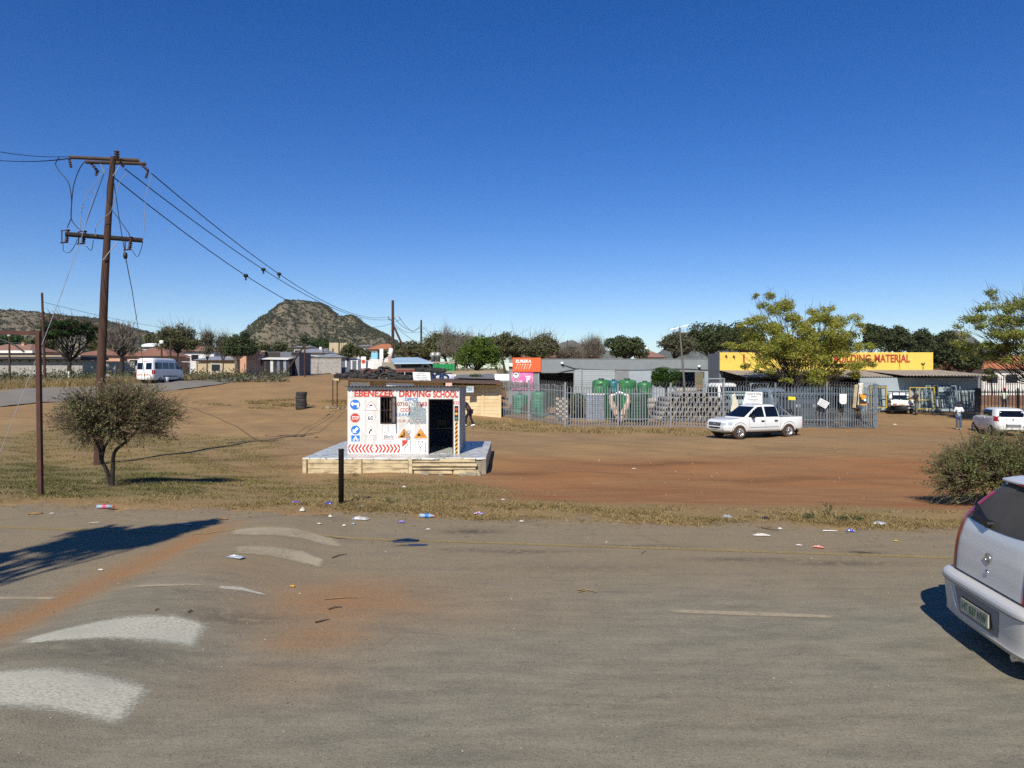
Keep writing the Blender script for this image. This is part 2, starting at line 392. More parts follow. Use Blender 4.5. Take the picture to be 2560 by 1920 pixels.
def road_sheet(name, pl, m, du=.1, dz=.005):    # pl: two polylines of (x, y): one edge and the other
    a, bb = pl; mb = []; n = 60; k = 10
    def al(pts, s):
        ds = [0]
        for i in range(1, len(pts)): ds.append(ds[-1]+math.dist(pts[i], pts[i-1]))
        return np.interp(s*ds[-1], ds, [p[0] for p in pts]), np.interp(s*ds[-1], ds, [p[1] for p in pts])
    s_ = np.linspace(0, 1, n); ax, ay = al(a, s_); bx_, by = al(bb, s_)
    vs = []
    for j in range(k+1):
        X = ax+(bx_-ax)*j/k; Y = ay+(by-ay)*j/k
        vs.append(np.stack([X, Y, .006+dz+hump(X, Y)], -1))
    vs = np.concatenate(vs); ii = np.arange(n*(k+1)).reshape(k+1, n)
    q = np.stack([ii[:-1, :-1], ii[:-1, 1:], ii[1:, 1:], ii[1:, :-1]], -1).reshape(-1, 4)
    me = npmesh(name, vs, q, m, smooth=True); jj = np.minimum(np.arange(k+1), k-np.arange(k+1))/(k/2); ss = np.minimum(s_, 1-s_)*2
    fattr(me, 'edge', (np.clip(jj[:, None]*2.6, 0, 1)*np.clip(ss[None]*5, 0, 1)).ravel())
    return tag(link(name, me), kind='structure')
def RG(px, py):
    d = HC*F/(py-YH)
    for _ in range(12):
        X = (px-1280)/F*d; d = (HC-float(hump(X, d)))*F/(py-YH)
    return ((px-1280)/F*d, d)
M_yel = paintworn('yellow_road_paint', '#a68e52', (.37, .58), 20, c2='#968458')
M_wht = paintworn('white_road_paint', '#c4c1ac', (.27, .53), 46, stretch=(.6, 1.2, 1), c2='#a09d8c', edge=1)
M_wht2 = paintworn('worn_white_paint', '#aa9d80', (.28, .57), 40, stretch=(.4, 1.4, 1), edge=1)
ya = [(x, 11.35-.14*x-.0) for x in np.arange(-14, 16, .5)]
road_sheet('yellow_line', (ya, [(x, y-.11) for x, y in ya]), M_yel)
def strip(px, wd, m, name='road_stripe'):
    a = [RG(*p) for p in px]; road_sheet(name, (a, [RG(p[0]+dx, p[1]+dy) for p, (dx, dy) in zip(px, wd)]), m)
strip([(20, 1612), (170, 1570), (330, 1536), (440, 1532), (545, 1562)], [(20, 6), (10, 38), (0, 76), (20, 92), (-50, 76)], M_wht)
strip([(-160, 1682), (0, 1672), (130, 1664), (260, 1682), (420, 1716)], [(20, 95), (0, 112), (0, 130), (-10, 138), (-110, 110)], M_wht)
strip([(560, 1330), (640, 1318), (740, 1320), (845, 1345)], [(0, 10), (0, 26), (20, 32), (40, 30)], M_wht2)
strip([(570, 1368), (680, 1364), (760, 1376), (820, 1400)], [(0, 20), (0, 34), (10, 38), (-10, 26)], M_wht2)
strip([(540, 1466), (600, 1468), (660, 1485)], [(0, 7), (10, 12), (15, 7)], M_wht)
strip([(330, 1468), (420, 1462), (520, 1463)], [(0, 5), (0, 6), (0, 5)], M_wht2)
strip([(-140, 1490), (0, 1493), (150, 1494)], [(0, 9), (0, 9), (0, 8)], M_wht2)
strip([(1650, 1524), (1850, 1530), (2110, 1540)], [(0, 9), (0, 12), (0, 9)], M_wht2)
M_oil = paintworn('oil_stain', '#14141a', (.30, .36), 6, rough=.25)
for px in ([(980, 1353), (1020, 1346), (1050, 1352)], [(1020, 1362), (1045, 1361), (1070, 1362)]):
    strip(px, [(4, 5), (0, 11 if px[0][1] < 1360 else 5), (-6, 4)], M_oil, 'oil_stain')

# ---------------------------------------------------------------- the far road climbing to the left
M_tar = mat('grey_tar', '#7b766a', .9, var=.12, vs=1.2, dirt='#857763', dirt_amt=.5, dscale=.5)
near = [(-700, 1095), (-300, 1045), (0, 1019), (180, 1003), (330, 988), (445, 976), (560, 960), (660, 946), (760, 938), (850, 933.5), (900, 932)]
far = [(-700, 990), (-300, 982), (0, 976), (180, 970), (330, 961), (470, 953), (560, 946), (680, 937.5), (780, 933.2), (855, 930.8), (893, 930)]
A = [G(*p) for p in near]; B = [G(*p) for p in far]
mb = MB(); n = 90
def samp(pts, n):
    ds = [0]
    for i in range(1, len(pts)): ds.append(ds[-1]+(pts[i]-pts[i-1]).length)
    return [Vector([np.interp(k/(n-1)*ds[-1], ds, [p[c] for p in pts]) for c in range(3)]) for k in range(n)]
# sample by index so that both edges stay paired
def samp2(pts, n): return [Vector([np.interp(k/(n-1)*(len(pts)-1), range(len(pts)), [p[c] for p in pts]) for c in range(3)]) for k in range(n)]
A2, B2 = samp2(A, n), samp2(B, n); w_ = 14; vs = []
for i in range(n):
    for j in range(w_+1):
        p = A2[i].lerp(B2[i], j/w_); vs.append((p.x, p.y, g(p.x, p.y)+.07))
fs = [(i*(w_+1)+j, (i+1)*(w_+1)+j, (i+1)*(w_+1)+j+1, i*(w_+1)+j+1) for i in range(n-1) for j in range(w_)]
mb.add(vs, fs, 0, True)
lo = [(v[0], v[1], v[2]-.2) for v in vs[0::w_+1]]; k0 = vs[0::w_+1]
mb.add(k0+lo, [(i, n+i, n+i+1, i+1) for i in range(n-1)], 1)
tag(mb.build('far_road', [M_tar, mat('tar_edge', '#2b2723', .9)], fix=False), kind='structure')
FARROAD = (A2, B2)
# ---------------------------------------------------------------- foliage
NR = np.random.default_rng(11)
def leaf_quads(C_, size, flat=.0, rg=NR):
    """one small folded leaf face per centre"""
    n = len(C_)
    a = rg.normal(size=(n, 3)); a[:, 2] *= (1-flat); a /= np.linalg.norm(a, axis=1)[:, None]
    b_ = rg.normal(size=(n, 3)); b_ -= a*(a*b_).sum(1)[:, None]; b_ /= np.linalg.norm(b_, axis=1)[:, None]
    s = size*rg.uniform(.6, 1.3, (n, 1))
    V = np.stack([C_-a*s, C_+b_*s*.5, C_+a*s, C_-b_*s*.5], 1).reshape(-1, 3)
    return V, np.arange(4*n).reshape(n, 4)
def tubes_np(P0, P1, r0, r1):
    """many thin three-sided twigs in one go"""
    n = len(P0); d = P1-P0; d /= np.linalg.norm(d, axis=1)[:, None]+1e-9
    u = np.cross(d, np.array([.3, .5, .81])); u /= np.linalg.norm(u, axis=1)[:, None]+1e-9; w_ = np.cross(d, u)
    V = []
    for Pk, rr in ((P0, r0), (P1, r1)):
        for k in range(3):
            a = 2.094*k; V.append(Pk+(u*math.cos(a)+w_*math.sin(a))*rr)
    V = np.stack(V, 1).reshape(-1, 3); b_ = (np.arange(n)*6)[:, None]
    Fq = np.concatenate([b_+np.array([[k, (k+1) % 3, 3+(k+1) % 3, 3+k]]) for k in range(3)])
    return V, Fq
M_bark = mat('bark', '#4a3b2f', .95, var=.25, vs=6, bmp=.5, bs_=20)
M_barkd = mat('dark_bark', '#2f2822', .95, var=.25, vs=6)
M_barkg = mat('grey_bark', '#6d6257', .95, var=.2, vs=6)
LM = dict(
 yellow=leafmat('yellow_green_leaf', '#879845', '#b0ae4f', '#dac458', .5),
 yell2=leafmat('mixed_autumn_leaf', '#7a8c47', '#98a353', '#bfb060', .45),
 bright=leafmat('bright_green_leaf', '#4a611f', '#5f7529', '#7b8c38', .3),
 thorn2=leafmat('green_thorn_leaf', '#5c6a38', '#748249', '#8d9358', .25),
 thorn=leafmat('thorn_leaf', '#656b44', '#838857', '#9d9a6a', .25),
 olive=leafmat('olive_leaf', '#515534', '#656841', '#78774f', .25),
 dark=leafmat('dark_green_leaf', '#3f4c2c', '#505c37', '#636b46', .25),
 citrus=leafmat('glossy_green_leaf', '#2a4017', '#3a5420', '#4d6828', .2, .4),
 acacia=leafmat('flat_crown_leaf', '#26401a', '#355322', '#43612a', .2),
 grey=leafmat('grey_green_leaf', '#4d5039', '#5f6146', '#706f54', .2),
 bare=leafmat('dry_twig_leaf', '#5c564a', '#6b6456', '#777059', .1),
 conifer=leafmat('conifer_leaf', '#3c472b', '#4b5435', '#5c6141', .22))
M_twig = mat('twig', '#6e5d49', .9, var=.2)
M_twigg = mat('grey_twig', '#736c60', .9, var=.2)

def tree(name, label, base, clumps, leaf, lsize, per, trunk=(.15, 1.2), bark=None, cat='tree', group=None, stems=1, seed=1, flat=.3, spread=None, twigs=0, twig_m=None, squash=.7, fork=None):
    """clumps: list of (x, y, z, r) relative to base; one trunk with a limb to each clump, leaves scattered in every clump"""
    rg = np.random.default_rng(seed); rr = random.Random(seed)
    root = thing(name, label, cat, base, 0, group)
    mb = MB(); th = trunk[1]; r0 = trunk[0]
    Cc = np.array([c[:3] for c in clumps]); Rr = np.array([c[3] for c in clumps])
    forks = []
    for s in range(stems):
        a = 6.28*s/max(stems, 1)+rr.random(); off = 0 if stems == 1 else .12+r0
        tip = fork[s] if fork else (rr.uniform(-.12, .12)*th+math.cos(a)*off*3*(stems > 1), rr.uniform(-.1, .1)*th+math.sin(a)*off*3*(stems > 1), th)
        b0 = (math.cos(a)*off*.5, math.sin(a)*off*.5, -.15)
        mid = [b0[i]*.5+tip[i]*.5+rr.uniform(-.06, .06)*th for i in range(2)]+[th*.5]
        mb.tube([b0, mid, tip], [r0*1.15, r0*.9, r0*.75], 7); forks.append(Vector(tip))
    for c, q in zip(Cc, Rr):
        f = min(forks, key=lambda v: (v-Vector(c)).length+rr.random()*.3)
        c = Vector(c); L_ = (c-f).length
        m1 = f.lerp(c, .4)+Vector((rr.uniform(-.12, .12)*L_, rr.uniform(-.12, .12)*L_, -.04*L_)); m2 = f.lerp(c, .75)+Vector((rr.uniform(-.07, .07)*L_, rr.uniform(-.07, .07)*L_, .03*L_))
        k = r0*min(.6, .25+.08*q)
        mb.tube([f, m1, m2, c], [k, k*.7, k*.45, k*.2], 5, cap=False)
        for _ in range(3):
            e = c+Vector((rr.gauss(0, .6)*q, rr.gauss(0, .6)*q, rr.gauss(.15, .4)*q))
            mb.tube([m2, (m2+e)/2+Vector((0, 0, .08*q)), e], [k*.3, k*.2, k*.08], 4, cap=False)
    mb.build('trunk', bark or M_bark, root)
    if per:
        tot = (per*(Rr/Rr.mean())**2).astype(int)
        D = rg.normal(size=(tot.sum(), 3)); D /= np.linalg.norm(D, axis=1)[:, None]
        D *= (rg.uniform(.05, 1, (len(D), 1))**.45)*rg.uniform(.7, 1.15, (len(D), 1)); D[:, 2] *= squash
        Pt = np.repeat(Cc, tot, 0)+D*np.repeat(Rr, tot)[:, None]
        # open up the clump: drop leaves where a cheap 3-D wave is low, so that gaps show through
        wv = np.sin(Pt[:, 0]*5.1/max(Rr.mean(), .3)+seed)+np.sin(Pt[:, 1]*4.3/max(Rr.mean(), .3)+2*seed)+np.sin(Pt[:, 2]*6.7/max(Rr.mean(), .3))
        Pt = Pt[wv > rg.uniform(-1.9, -.1, len(wv))]
        Vv, Fq = leaf_quads(Pt, lsize, flat, rg)
        mats_ = [LM[leaf]]; mi = np.zeros(len(Fq), int)
        link('crown', npmesh('crown', Vv, Fq, mats_, mi), root)
    if twigs:
        k = rg.integers(0, len(Cc), twigs); q = Rr[k][:, None]
        A0 = Cc[k]+rg.normal(size=(twigs, 3))*q*.35; dr = A0-np.array([0, 0, th*.4]); dr /= np.linalg.norm(dr, axis=1)[:, None]
        dr = dr+rg.normal(size=(twigs, 3))*.45; A1 = A0+dr*q*rg.uniform(.4, 1.0, (twigs, 1))
        tr = max(.006, .012*r0/.1)
        Vv, Fq = tubes_np(A0, A1, tr, tr*.4)
        link('twigs', npmesh('twigs', Vv, Fq, twig_m or M_twigg), root)
    return root
def ell_clumps(n, c, r, cr, seed, low=-.6, shell=.55):
    rr = random.Random(seed); o = []
    while len(o) < n:
        v = Vector((rr.gauss(0, 1), rr.gauss(0, 1), rr.gauss(0, 1))).normalized()
        if v.z < low: continue
        k = shell+(1-shell)*rr.random()
        o.append((c[0]+v.x*r[0]*k, c[1]+v.y*r[1]*k, c[2]+v.z*r[2]*k, cr*rr.uniform(.7, 1.3)))
    return o

# ---------------------------------------------------------------- grass blades
def blades(name, P0, h, wd, m, lean=.5, rg=NR, label=None):
    n = len(P0); a = rg.uniform(0, 6.283, n); l = rg.normal(0, lean, (n, 2)); h = h*rg.uniform(.5, 1.3, n)
    wx = np.stack([np.cos(a), np.sin(a), np.zeros(n)], 1)*(wd*rg.uniform(.6, 1.3, n))[:, None]
    tip = P0+np.stack([l[:, 0]*h, l[:, 1]*h, h], 1)
    V = np.stack([P0-wx, P0+wx, tip], 1).reshape(-1, 3)
    return npmesh(name, V, np.arange(3*n).reshape(n, 3), m)
def in_region(poly, n, rg=NR, dens=None):
    xs_ = [p[0] for p in poly]; ys_ = [p[1] for p in poly]; out = []
    while sum(len(o) for o in out) < n:
        x = rg.uniform(max(min(xs_), -26), min(max(xs_), 26), 60000); y = rg.uniform(min(ys_), max(ys_), 60000)
        k = inpoly(x, y, poly)
        if dens is not None: k = mask(x, y, poly, .35) > rg.uniform(0, 1, len(x)); k &= rg.uniform(0, 1, len(x)) < dens(x, y)
        out.append(np.stack([x[k], y[k]], 1))
    o = np.concatenate(out)[:n]
    return np.concatenate([o, gz(o[:, 0], o[:, 1])[:, None]], 1)
G_dry = leafmat('dry_grass_blade', '#85734a', '#a08c5e', '#b9a678', .25, .8)
G_mix = leafmat('mixed_grass_blade', '#6a653c', '#938355', '#b3a26c', .25, .8)
G_grn = leafmat('green_grass_blade', '#47502a', '#5b6033', '#777241', .25, .8)
pt = in_region(LAWN, 85000, dens=lambda x, y: np.clip(wob(x*1.7, y*2.1)*1.7-.5-.35*(x > 0), .02, 1)*np.clip(22/y, 0, 1)*np.where(x > .5, .45, 1))
k = NR.uniform(0, 1, len(pt)); lush = inpoly(pt[:, 0], pt[:, 1], LUSH)
sel = np.where(lush, k < .6, k < .0)
tag(link('grass', blades('grass', pt[~sel], .05, .010, G_mix, 1.0)), kind='stuff')
tag(link('green_grass', blades('green_grass', pt[sel], .05, .011, G_grn, .9)), kind='stuff')
edge = gp([(560, 1262), (900, 1276), (1200, 1290), (1500, 1296), (1900, 1312), (2350, 1318), (2800, 1340), (2800, 1296), (2350, 1288), (1900, 1285), (1500, 1270), (1250, 1262), (900, 1250)])
pt = in_region(edge, 26000, dens=lambda x, y: np.clip(wob(x*1.3+4, y*1.9)*2.4-.95, 0, 1))
tag(link('dry_grass', blades('dry_grass', pt, .055, .010, G_dry, 1.2)), kind='stuff')
fg_ = in_region(FENCEG, 6000, dens=lambda x, y: np.clip(wob(x*1.3+4, y*2)*1.7-.5, 0, 1))
tag(link('fence_grass', blades('fence_grass', fg_, .16, .02, G_dry, .8)), kind='stuff')
tufts = gp([(500, 1002), (870, 998), (860, 1022), (640, 1022), (520, 1012)])
tag(link('dry_tufts', blades('dry_tufts', in_region(tufts, 5000, dens=lambda x, y: np.clip(wob(x*.8+1, y*1.3)*3-1.75, 0, 1)), .16, .02, G_dry, .8)), kind='stuff')
# tall dry roadside grass beyond the far road
A2, B2 = FARROAD
pts = []
for _ in range(26000):
    i = NR.integers(6, 84); q = B2[i].lerp(B2[i+1], NR.random()); o = abs(NR.normal(0, 1.0))
    d = (B2[i]-A2[i]).normalized(); off = .4+o*(3.2 if i < 60 else 4.5)
    x, y = q.x+d.x*off, q.y+d.y*off
    if NR.random() > np.clip(wob(x*.6, y*.9)*1.6-.3, .1, 1): continue
    pts.append((x, y, g(x, y)))
tag(link('tall_grass', blades('tall_grass', np.array(pts), .62, .035, G_dry, .35)), kind='stuff')
# low scrub further back on the left
sc = []
for _ in range(20000):
    px = NR.uniform(-80, 720); d = NR.uniform(76, 101); x = (px-1280)/F*d
    if NR.random() > np.clip(wob(x*.35, d*.5)*2-.75, .02, 1): continue
    h = abs(NR.normal(0, .45)); sc.append((x+NR.normal(0, .3), d+NR.normal(0, .3), g(x, d)+h))
Vv, Fq = leaf_quads(np.array(sc), .16)
tag(link('scrub', npmesh('scrub', Vv, Fq, LM['grey'])), kind='stuff')

# ---------------------------------------------------------------- hills
def hillmat(name, c1, c2, c3, sc=.05):
    m, t, b, L = nodes(name); b.inputs['Roughness'].default_value = 1; b.inputs['Specular IOR Level'].default_value = 0
    n1 = noise(t, sc, 8, .7); n2 = noise(t, sc*3, 6, .7)
    col = mixc(t, ramp(t, n1, (.35, 0.), (.62, 1.)), lin(c1), lin(c2))
    L(mixc(t, ramp(t, n2, (.5, 0.), (.68, 1.)), col, lin(c3)), b.inputs['Base Color'])
    bump(t, b, n2, .8, 3); return m
M_hill = hillmat('rocky_hillside', '#6c6653', '#817966', '#655a50')
M_hsh = leafmat('hill_shrub_leaf', '#484c38', '#565944', '#676551', .15)
M_far = hillmat('far_hillside', '#4f5340', '#666453', '#49453c', .004)
def hill(name, outline, D, depth, m, nx=170, ny=60, rough=.05, zb=-6, shrub=0, ssize=2.2, plateau=.5, seed=3):
    X = [(p[0]-1280)/F*D for p in outline]; Zt = [HC+(YH-p[1])/F*D for p in outline]
    xs_ = np.linspace(X[0], X[-1], nx); prof = np.interp(xs_, X, Zt)
    k = .06*(X[-1]-X[0])/len(outline)
    ys_ = np.linspace(-1, 1, ny); XX, YY = np.meshgrid(xs_, ys_)
    rg = np.random.default_rng(seed)
    def fbm(x, y):
        o = 0; a = 1; f = 1.0/(depth*.5)
        for i in range(7):
            ph = rg.uniform(0, 6.28, 4); th = rg.uniform(0, 6.28)
            u = x*math.cos(th)+y*math.sin(th); v = -x*math.sin(th)+y*math.cos(th)
            o = o+a*(np.sin(u*f*3+ph[0])*np.cos(v*f*3.7+ph[1])); a *= .6; f *= 1.8
        return o
    n_ = fbm(XX, YY*depth)
    yn = np.clip(np.abs(YY+.10*np.sin(XX*.05)+.05*n_*.5), 0, 1)
    fall = np.clip(1-((yn-plateau*.25)/(1-plateau*.25)).clip(0, 1)**1.15, 0, 1)
    top = prof.max()
    ZZ = zb+(np.interp(XX, xs_, prof)-zb)*fall*(1+rough*n_*np.clip(yn*2.5, 0, 1))
    V = np.stack([XX, D+YY*depth, ZZ], -1).reshape(-1, 3)
    ii = np.arange(nx*ny).reshape(ny, nx)
    q = np.stack([ii[:-1, :-1], ii[:-1, 1:], ii[1:, 1:], ii[1:, :-1]], -1).reshape(-1, 4)
    o = tag(link(name, npmesh(name, V, q, m, smooth=True)), kind='structure')
    if shrub:
        Vg = V.reshape(ny, nx, 3); cs = []
        while len(cs) < shrub:
            i, j = rg.integers(0, ny*2//3), rg.integers(0, nx-1); u, v = rg.random(2)
            p = Vg[i, j]*(1-u)*(1-v)+Vg[i, j+1]*u*(1-v)+Vg[i+1, j]*(1-u)*v+Vg[i+1, j+1]*u*v
            if p[2] < zb+2: continue
            if rg.random() > .35+.65*(.5+.5*math.sin(p[0]*.07+2*math.sin(p[2]*.09))): continue
            cs.append(p)
        cs = np.array(cs); r_ = ssize*rg.lognormal(-.25, .45, len(cs)); per = 24
        Dv = rg.normal(size=(len(cs)*per, 3)); Dv /= np.linalg.norm(Dv, axis=1)[:, None]; Dv[:, 2] = np.abs(Dv[:, 2])*.75
        Pt = np.repeat(cs, per, 0)+Dv*np.repeat(r_, per)[:, None]*rg.uniform(.6, 1, (len(Dv), 1))
        Vv, Fq = leaf_quads(Pt, ssize*.42, 0, rg)
        tag(link('hill_shrubs', npmesh('hill_shrubs', Vv, Fq, M_hsh)), kind='stuff')
    return o
hill('koppie_hill', [(560, 937), (600, 862), (625, 838), (648, 818), (671, 800), (694, 783), (720, 765), (740, 757), (768, 758), (798, 761), (810, 765), (833, 784), (846, 792), (868, 789), (880, 790), (897, 804), (914, 816), (949, 833), (970, 842), (1000, 862), (1050, 937)], 700, 110, M_hill, shrub=9500, ssize=1.4, rough=.07)
hill('ridge_hill', [(-500, 800), (-300, 790), (-100, 788), (0, 787), (60, 785), (110, 784), (150, 790), (200, 795), (240, 798), (270, 808), (300, 812), (340, 826), (385, 837), (430, 852), (480, 880), (560, 937)], 900, 160, M_hill, shrub=9000, ssize=2.2, seed=5, rough=.05)
hill('distant_hill', [(1340, 937), (1385, 868), (1405, 855), (1430, 853), (1445, 858), (1470, 868), (1500, 874), (1560, 886), (1620, 937)], 5200, 500, M_far, nx=80, ny=30, rough=.04)
hill('distant_peak', [(2310, 937), (2345, 850), (2364, 828), (2385, 827), (2400, 833), (2415, 846), (2440, 858), (2480, 880), (2540, 937)], 5600, 450, M_far, nx=80, ny=30, rough=.04, seed=8)
hill('distant_rise', [(1600, 937), (1650, 880), (1700, 842), (1715, 832), (1740, 826), (1780, 834), (1850, 860), (1950, 937)], 5000, 500, M_far, nx=80, ny=30, rough=.04, seed=9)
# ---------------------------------------------------------------- driving school hut on its tiled plinth
M_white = mat('white_hut_paint', '#dadcd8', .6, var=.06, vs=2.5, dirt='#a59c88', dirt_amt=.55, dscale=2.2, stretch=(1.6, 1, .5))
M_whiteclad = mat('grey_side_cladding', '#a9aaa5', .6, var=.1, vs=4, dirt='#7d7467', dirt_amt=.5)
M_zinc = mat('zinc_sheet', '#8d8f8e', .5, .5, var=.12, vs=4)
M_black = mat('black_paint', '#15140f', .5, var=.1); M_red = mat('red_sign_paint', '#c2402c', .6, var=.14, vs=20)
M_blue = mat('blue_sign_paint', '#1f72cf', .6, var=.08, vs=12); M_wp = mat('bright_white_paint', '#eef0ee', .6, var=.03)
M_ora = mat('amber_sign_paint', '#d99a33', .6, var=.1, vs=12); M_grn = mat('dull_green_paint', '#4a7a5c', .6)
M_scr = mat('worn_grey_paint', '#8f9a9c', .7, var=.15); M_scrp = paintworn('scraped_grey_metal', '#87969c', (.50, .555), 26, c2='#9aa6a8'); M_brownf = mat('brown_steel_frame', '#3b2a22', .6, var=.2)
M_dark = mat('dark_interior', '#10151f', .8, var=.1); M_ltext = mat('faded_blue_lettering', '#3f78b5', .7, var=.2, vs=14)
M_rtext = mat('faded_red_lettering', '#a8433a', .7, var=.25, vs=14)
M_tile = None
def tilemat():
    m, t, b, L = nodes('broken_tile_paving')
    v = t.nodes.new('ShaderNodeTexVoronoi'); v.inputs['Scale'].default_value = 2.1; v.feature = 'DISTANCE_TO_EDGE'
    v2 = t.nodes.new('ShaderNodeTexVoronoi'); v2.inputs['Scale'].default_value = 2.1
    tc = t.nodes.new('ShaderNodeTexCoord'); L(tc.outputs['Object'], v.inputs['Vector']); L(tc.outputs['Object'], v2.inputs['Vector'])
    c = ramp(t, v2.outputs['Color'], (0, lin('#aeb5b4')), (.5, lin('#cfd2cc')), (1, lin('#bdb6a6')))
    c = mixc(t, ramp(t, v.outputs['Distance'], (.0, 0.), (.035, 1.)), lin('#3c3b38'), c)
    n = noise(t, 3, 5)
    c = mixc(t, ramp(t, n, (.5, 0.), (.75, .5)), c, lin('#8f8677'))
    L(c, b.inputs['Base Color']); b.inputs['Roughness'].default_value = .35
    return m
M_tile = tilemat()
M_conc = mat('stained_concrete_plank', '#c9b892', .9, var=.12, vs=3, dirt='#6f624c', dirt_amt=.8, dscale=3.5, bmp=.3, stretch=(.6, 1, 2.2))
M_conc2 = mat('rough_concrete', '#9a917f', .95, var=.2, vs=3, dirt='#5c5345', dirt_amt=.7, bmp=.5)

# plinth: precast planks between posts, paved on top
gzp = -.64
pl = thing('tiled_plinth', 'raised platform of cream concrete planks with broken tile paving under the painted hut', 'platform', (-6.8, 24.1, gzp))
PW, PD, PH = 5.92, 6.0, .49
MB().bx(.06, PW-.06, .06, PD-.05, -.3, PH-.05).build('core', M_conc2, pl)
top = MB()
edge = [(-.03, .0), (1.6, -.05), (1.62, -.02), (2.9, -.05), (4.4, -.06), (4.62, .10), (5.2, .10), (5.22, .02), (PW+.03, .0), (PW+.04, PD), (-.03, PD)]
o_ = len(edge)
top.add([(x, y, PH-.045) for x, y in edge]+[(x, y, PH+.015) for x, y in edge], [list(range(o_))[::-1], list(range(o_, 2*o_))]+[(i, (i+1) % o_, o_+(i+1) % o_, o_+i) for i in range(o_)])
top.build('paving', M_tile, pl, bevel=.008)
def plank(x0, x1, z0, z1, yo=0): return MB().bx(x0, x1, -.02-yo, .055-yo, z0, z1).build('plank', M_conc, pl, bevel=.012)
for x0, x1 in ((.14, 1.78), (1.92, 3.42)):
    for k in range(3): plank(x0+.004, x1-.004, -.02+.165*k+.004, .145+.165*k-.004, rnd.uniform(-.012, .012))
for (x0, x1, z0, z1, yo) in ((3.58, 5.6, .36, .475, 0), (3.50, 5.66, .235, .33, .06), (3.44, 5.62, .13, .19, .03), (4.9, 5.75, -.03, .11, .05), (3.6, 4.85, -.02, .10, -.03)):
    plank(x0, x1, z0, z1, yo)
for x in (.06, 1.85, 3.5): MB().box((x, -.03, .2), (.13, .12, .56), 0).build('post', M_conc, pl, bevel=.015)
MB().box((PW-.03, .0, .2), (.14, .12, .56), R(4)).build('post', M_conc2, pl, bevel=.02)
for k in range(6):
    for j in range(3): MB().bx(PW-.04, PW+.035, .12+k, 1.08+k, -.02+.165*j, .138+.165*j).build('plank', M_conc, pl, bevel=.012)
    MB().bx(-.04, .03, .12+k, 1.08+k, 0, .47).build('plank', M_conc, pl, bevel=.012)
for (x, y, s, z) in ((4.0, -.2, .12, 0), (4.5, -.25, .09, 0), (5.5, -.22, .16, .0), (5.2, -.3, .12, 0), (3.3, -.2, .07, 0), (5.75, -.35, .1, 0)):
    q = tag(MB().box((0, 0, s*.3), (s*2.1, s*1.4, s*.8), rnd.uniform(0, 3)).build('rubble_block', M_conc2, bevel=.02), 'broken concrete block lying against the front of the cream plinth', 'block', 'broken blocks by the plinth')
    q.location = (-6.8+x, 24.1+y, g(-6.8+x, 24.1+y)-.02); q.rotation_euler = (rnd.uniform(-.3, .3), rnd.uniform(-.3, .3), rnd.uniform(0, 6))
for i, l in enumerate(['low broken concrete block at the plinth under the amber digging sign', 'small broken block between two larger ones before the plinth', 'largest broken concrete block near the right corner of the plinth', 'flat concrete block just left of the largest one by the plinth', 'smallest broken block by the middle post of the plinth', 'broken concrete block farthest right in front of the plinth corner']):
    o = bpy.data.objects['rubble_block' if i == 0 else 'rubble_block.%03d' % i]; o['label'] = l

HX, HY, HZ = -5.615, 25.25, gzp+PH+.017
HWd, HH, HD = 3.82, 2.28, 3.3
hut = thing('office_hut', 'white painted driving school hut with traffic signs on its front and an open door', 'hut', (HX, HY, HZ))
def hx(px): return (px-868)/280*HWd
def hz(py): return (1136-py)/167*2.29
DX0, DX1, DZ = hx(1073), hx(1131), hz(1001)
WX0, WX1, WZ0, WZ1 = hx(952), hx(988), hz(1058), hz(995)
mb = MB()
for (x0, x1, z0, z1) in ((0, WX0, 0, HH), (WX0, WX1, 0, WZ0), (WX0, WX1, WZ1, HH), (WX1, DX0, 0, HH), (DX0, DX1, DZ, HH), (DX1, HWd, 0, HH)):
    mb.bx(x0, x1, 0, .07, z0, z1)
mb.build('front_wall', M_white, hut)
def corr(mb, a, u, v, nu, amp, period, nrm, mi=0, step=6):   # corrugated sheet from corner a along u (waves) and v
    a, u, v, nrm = Vector(a), Vector(u), Vector(v), Vector(nrm)
    k = max(2, int(u.length/period*step)); vs = []
    for i in range(k+1):
        p = a+u*(i/k)+nrm*amp*math.sin(i/step*2*math.pi)
        vs += [p, p+v]
    mb.add(vs, [(2*i, 2*i+2, 2*i+3, 2*i+1) for i in range(k)], mi, True)
    return mb
mb = MB(); corr(mb, (HWd-.015, .07, 0), (0, HD-.07, 0), (0, 0, HH), 1, .012, .16, (1, 0, 0)); mb.build('side_wall', M_whiteclad, hut)
mb = MB(); corr(mb, (.015, HD, 0), (0, -HD+.07, 0), (0, 0, HH), 1, .012, .16, (-1, 0, 0)); mb.build('side_wall', M_whiteclad, hut)
mb = MB(); corr(mb, (HWd, HD, 0), (-HWd, 0, 0), (0, 0, HH-.1), 1, .012, .16, (0, 1, 0)); mb.build('rear_wall', M_whiteclad, hut)
MB().bx(.09, HWd-.09, .08, HD-.05, .0, .012).build('floor', M_tile, hut)
MB().bx(.05, HWd-.05, HD-.09, HD-.06, 0, HH-.1).build('inner_wall', mat('blue_grey_inner_wall', '#3b4c6b', .8), hut)
mb = MB(); corr(mb, (-.06, -.2, HH+.035), (HWd+.12, 0, 0), (0, HD+.35, -.1), 1, .02, .115, (0, 0, 1)); corr(mb, (-.06, -.2, HH+.029), (HWd+.12, 0, 0), (0, HD+.35, -.1), 1, .02, .115, (0, 0, 1)); mb.build('roof', M_zinc, hut)
mb = MB()
for x in (.62, 1.9, 2.66): mb.bx(x-.004, x+.004, -.0012, .0, .02, HH-.02)
mb.bx(.02, 1.1, -.0012, 0, hz(995)-.004, hz(995)+.004); mb.build('panel_seam', M_scr, hut)
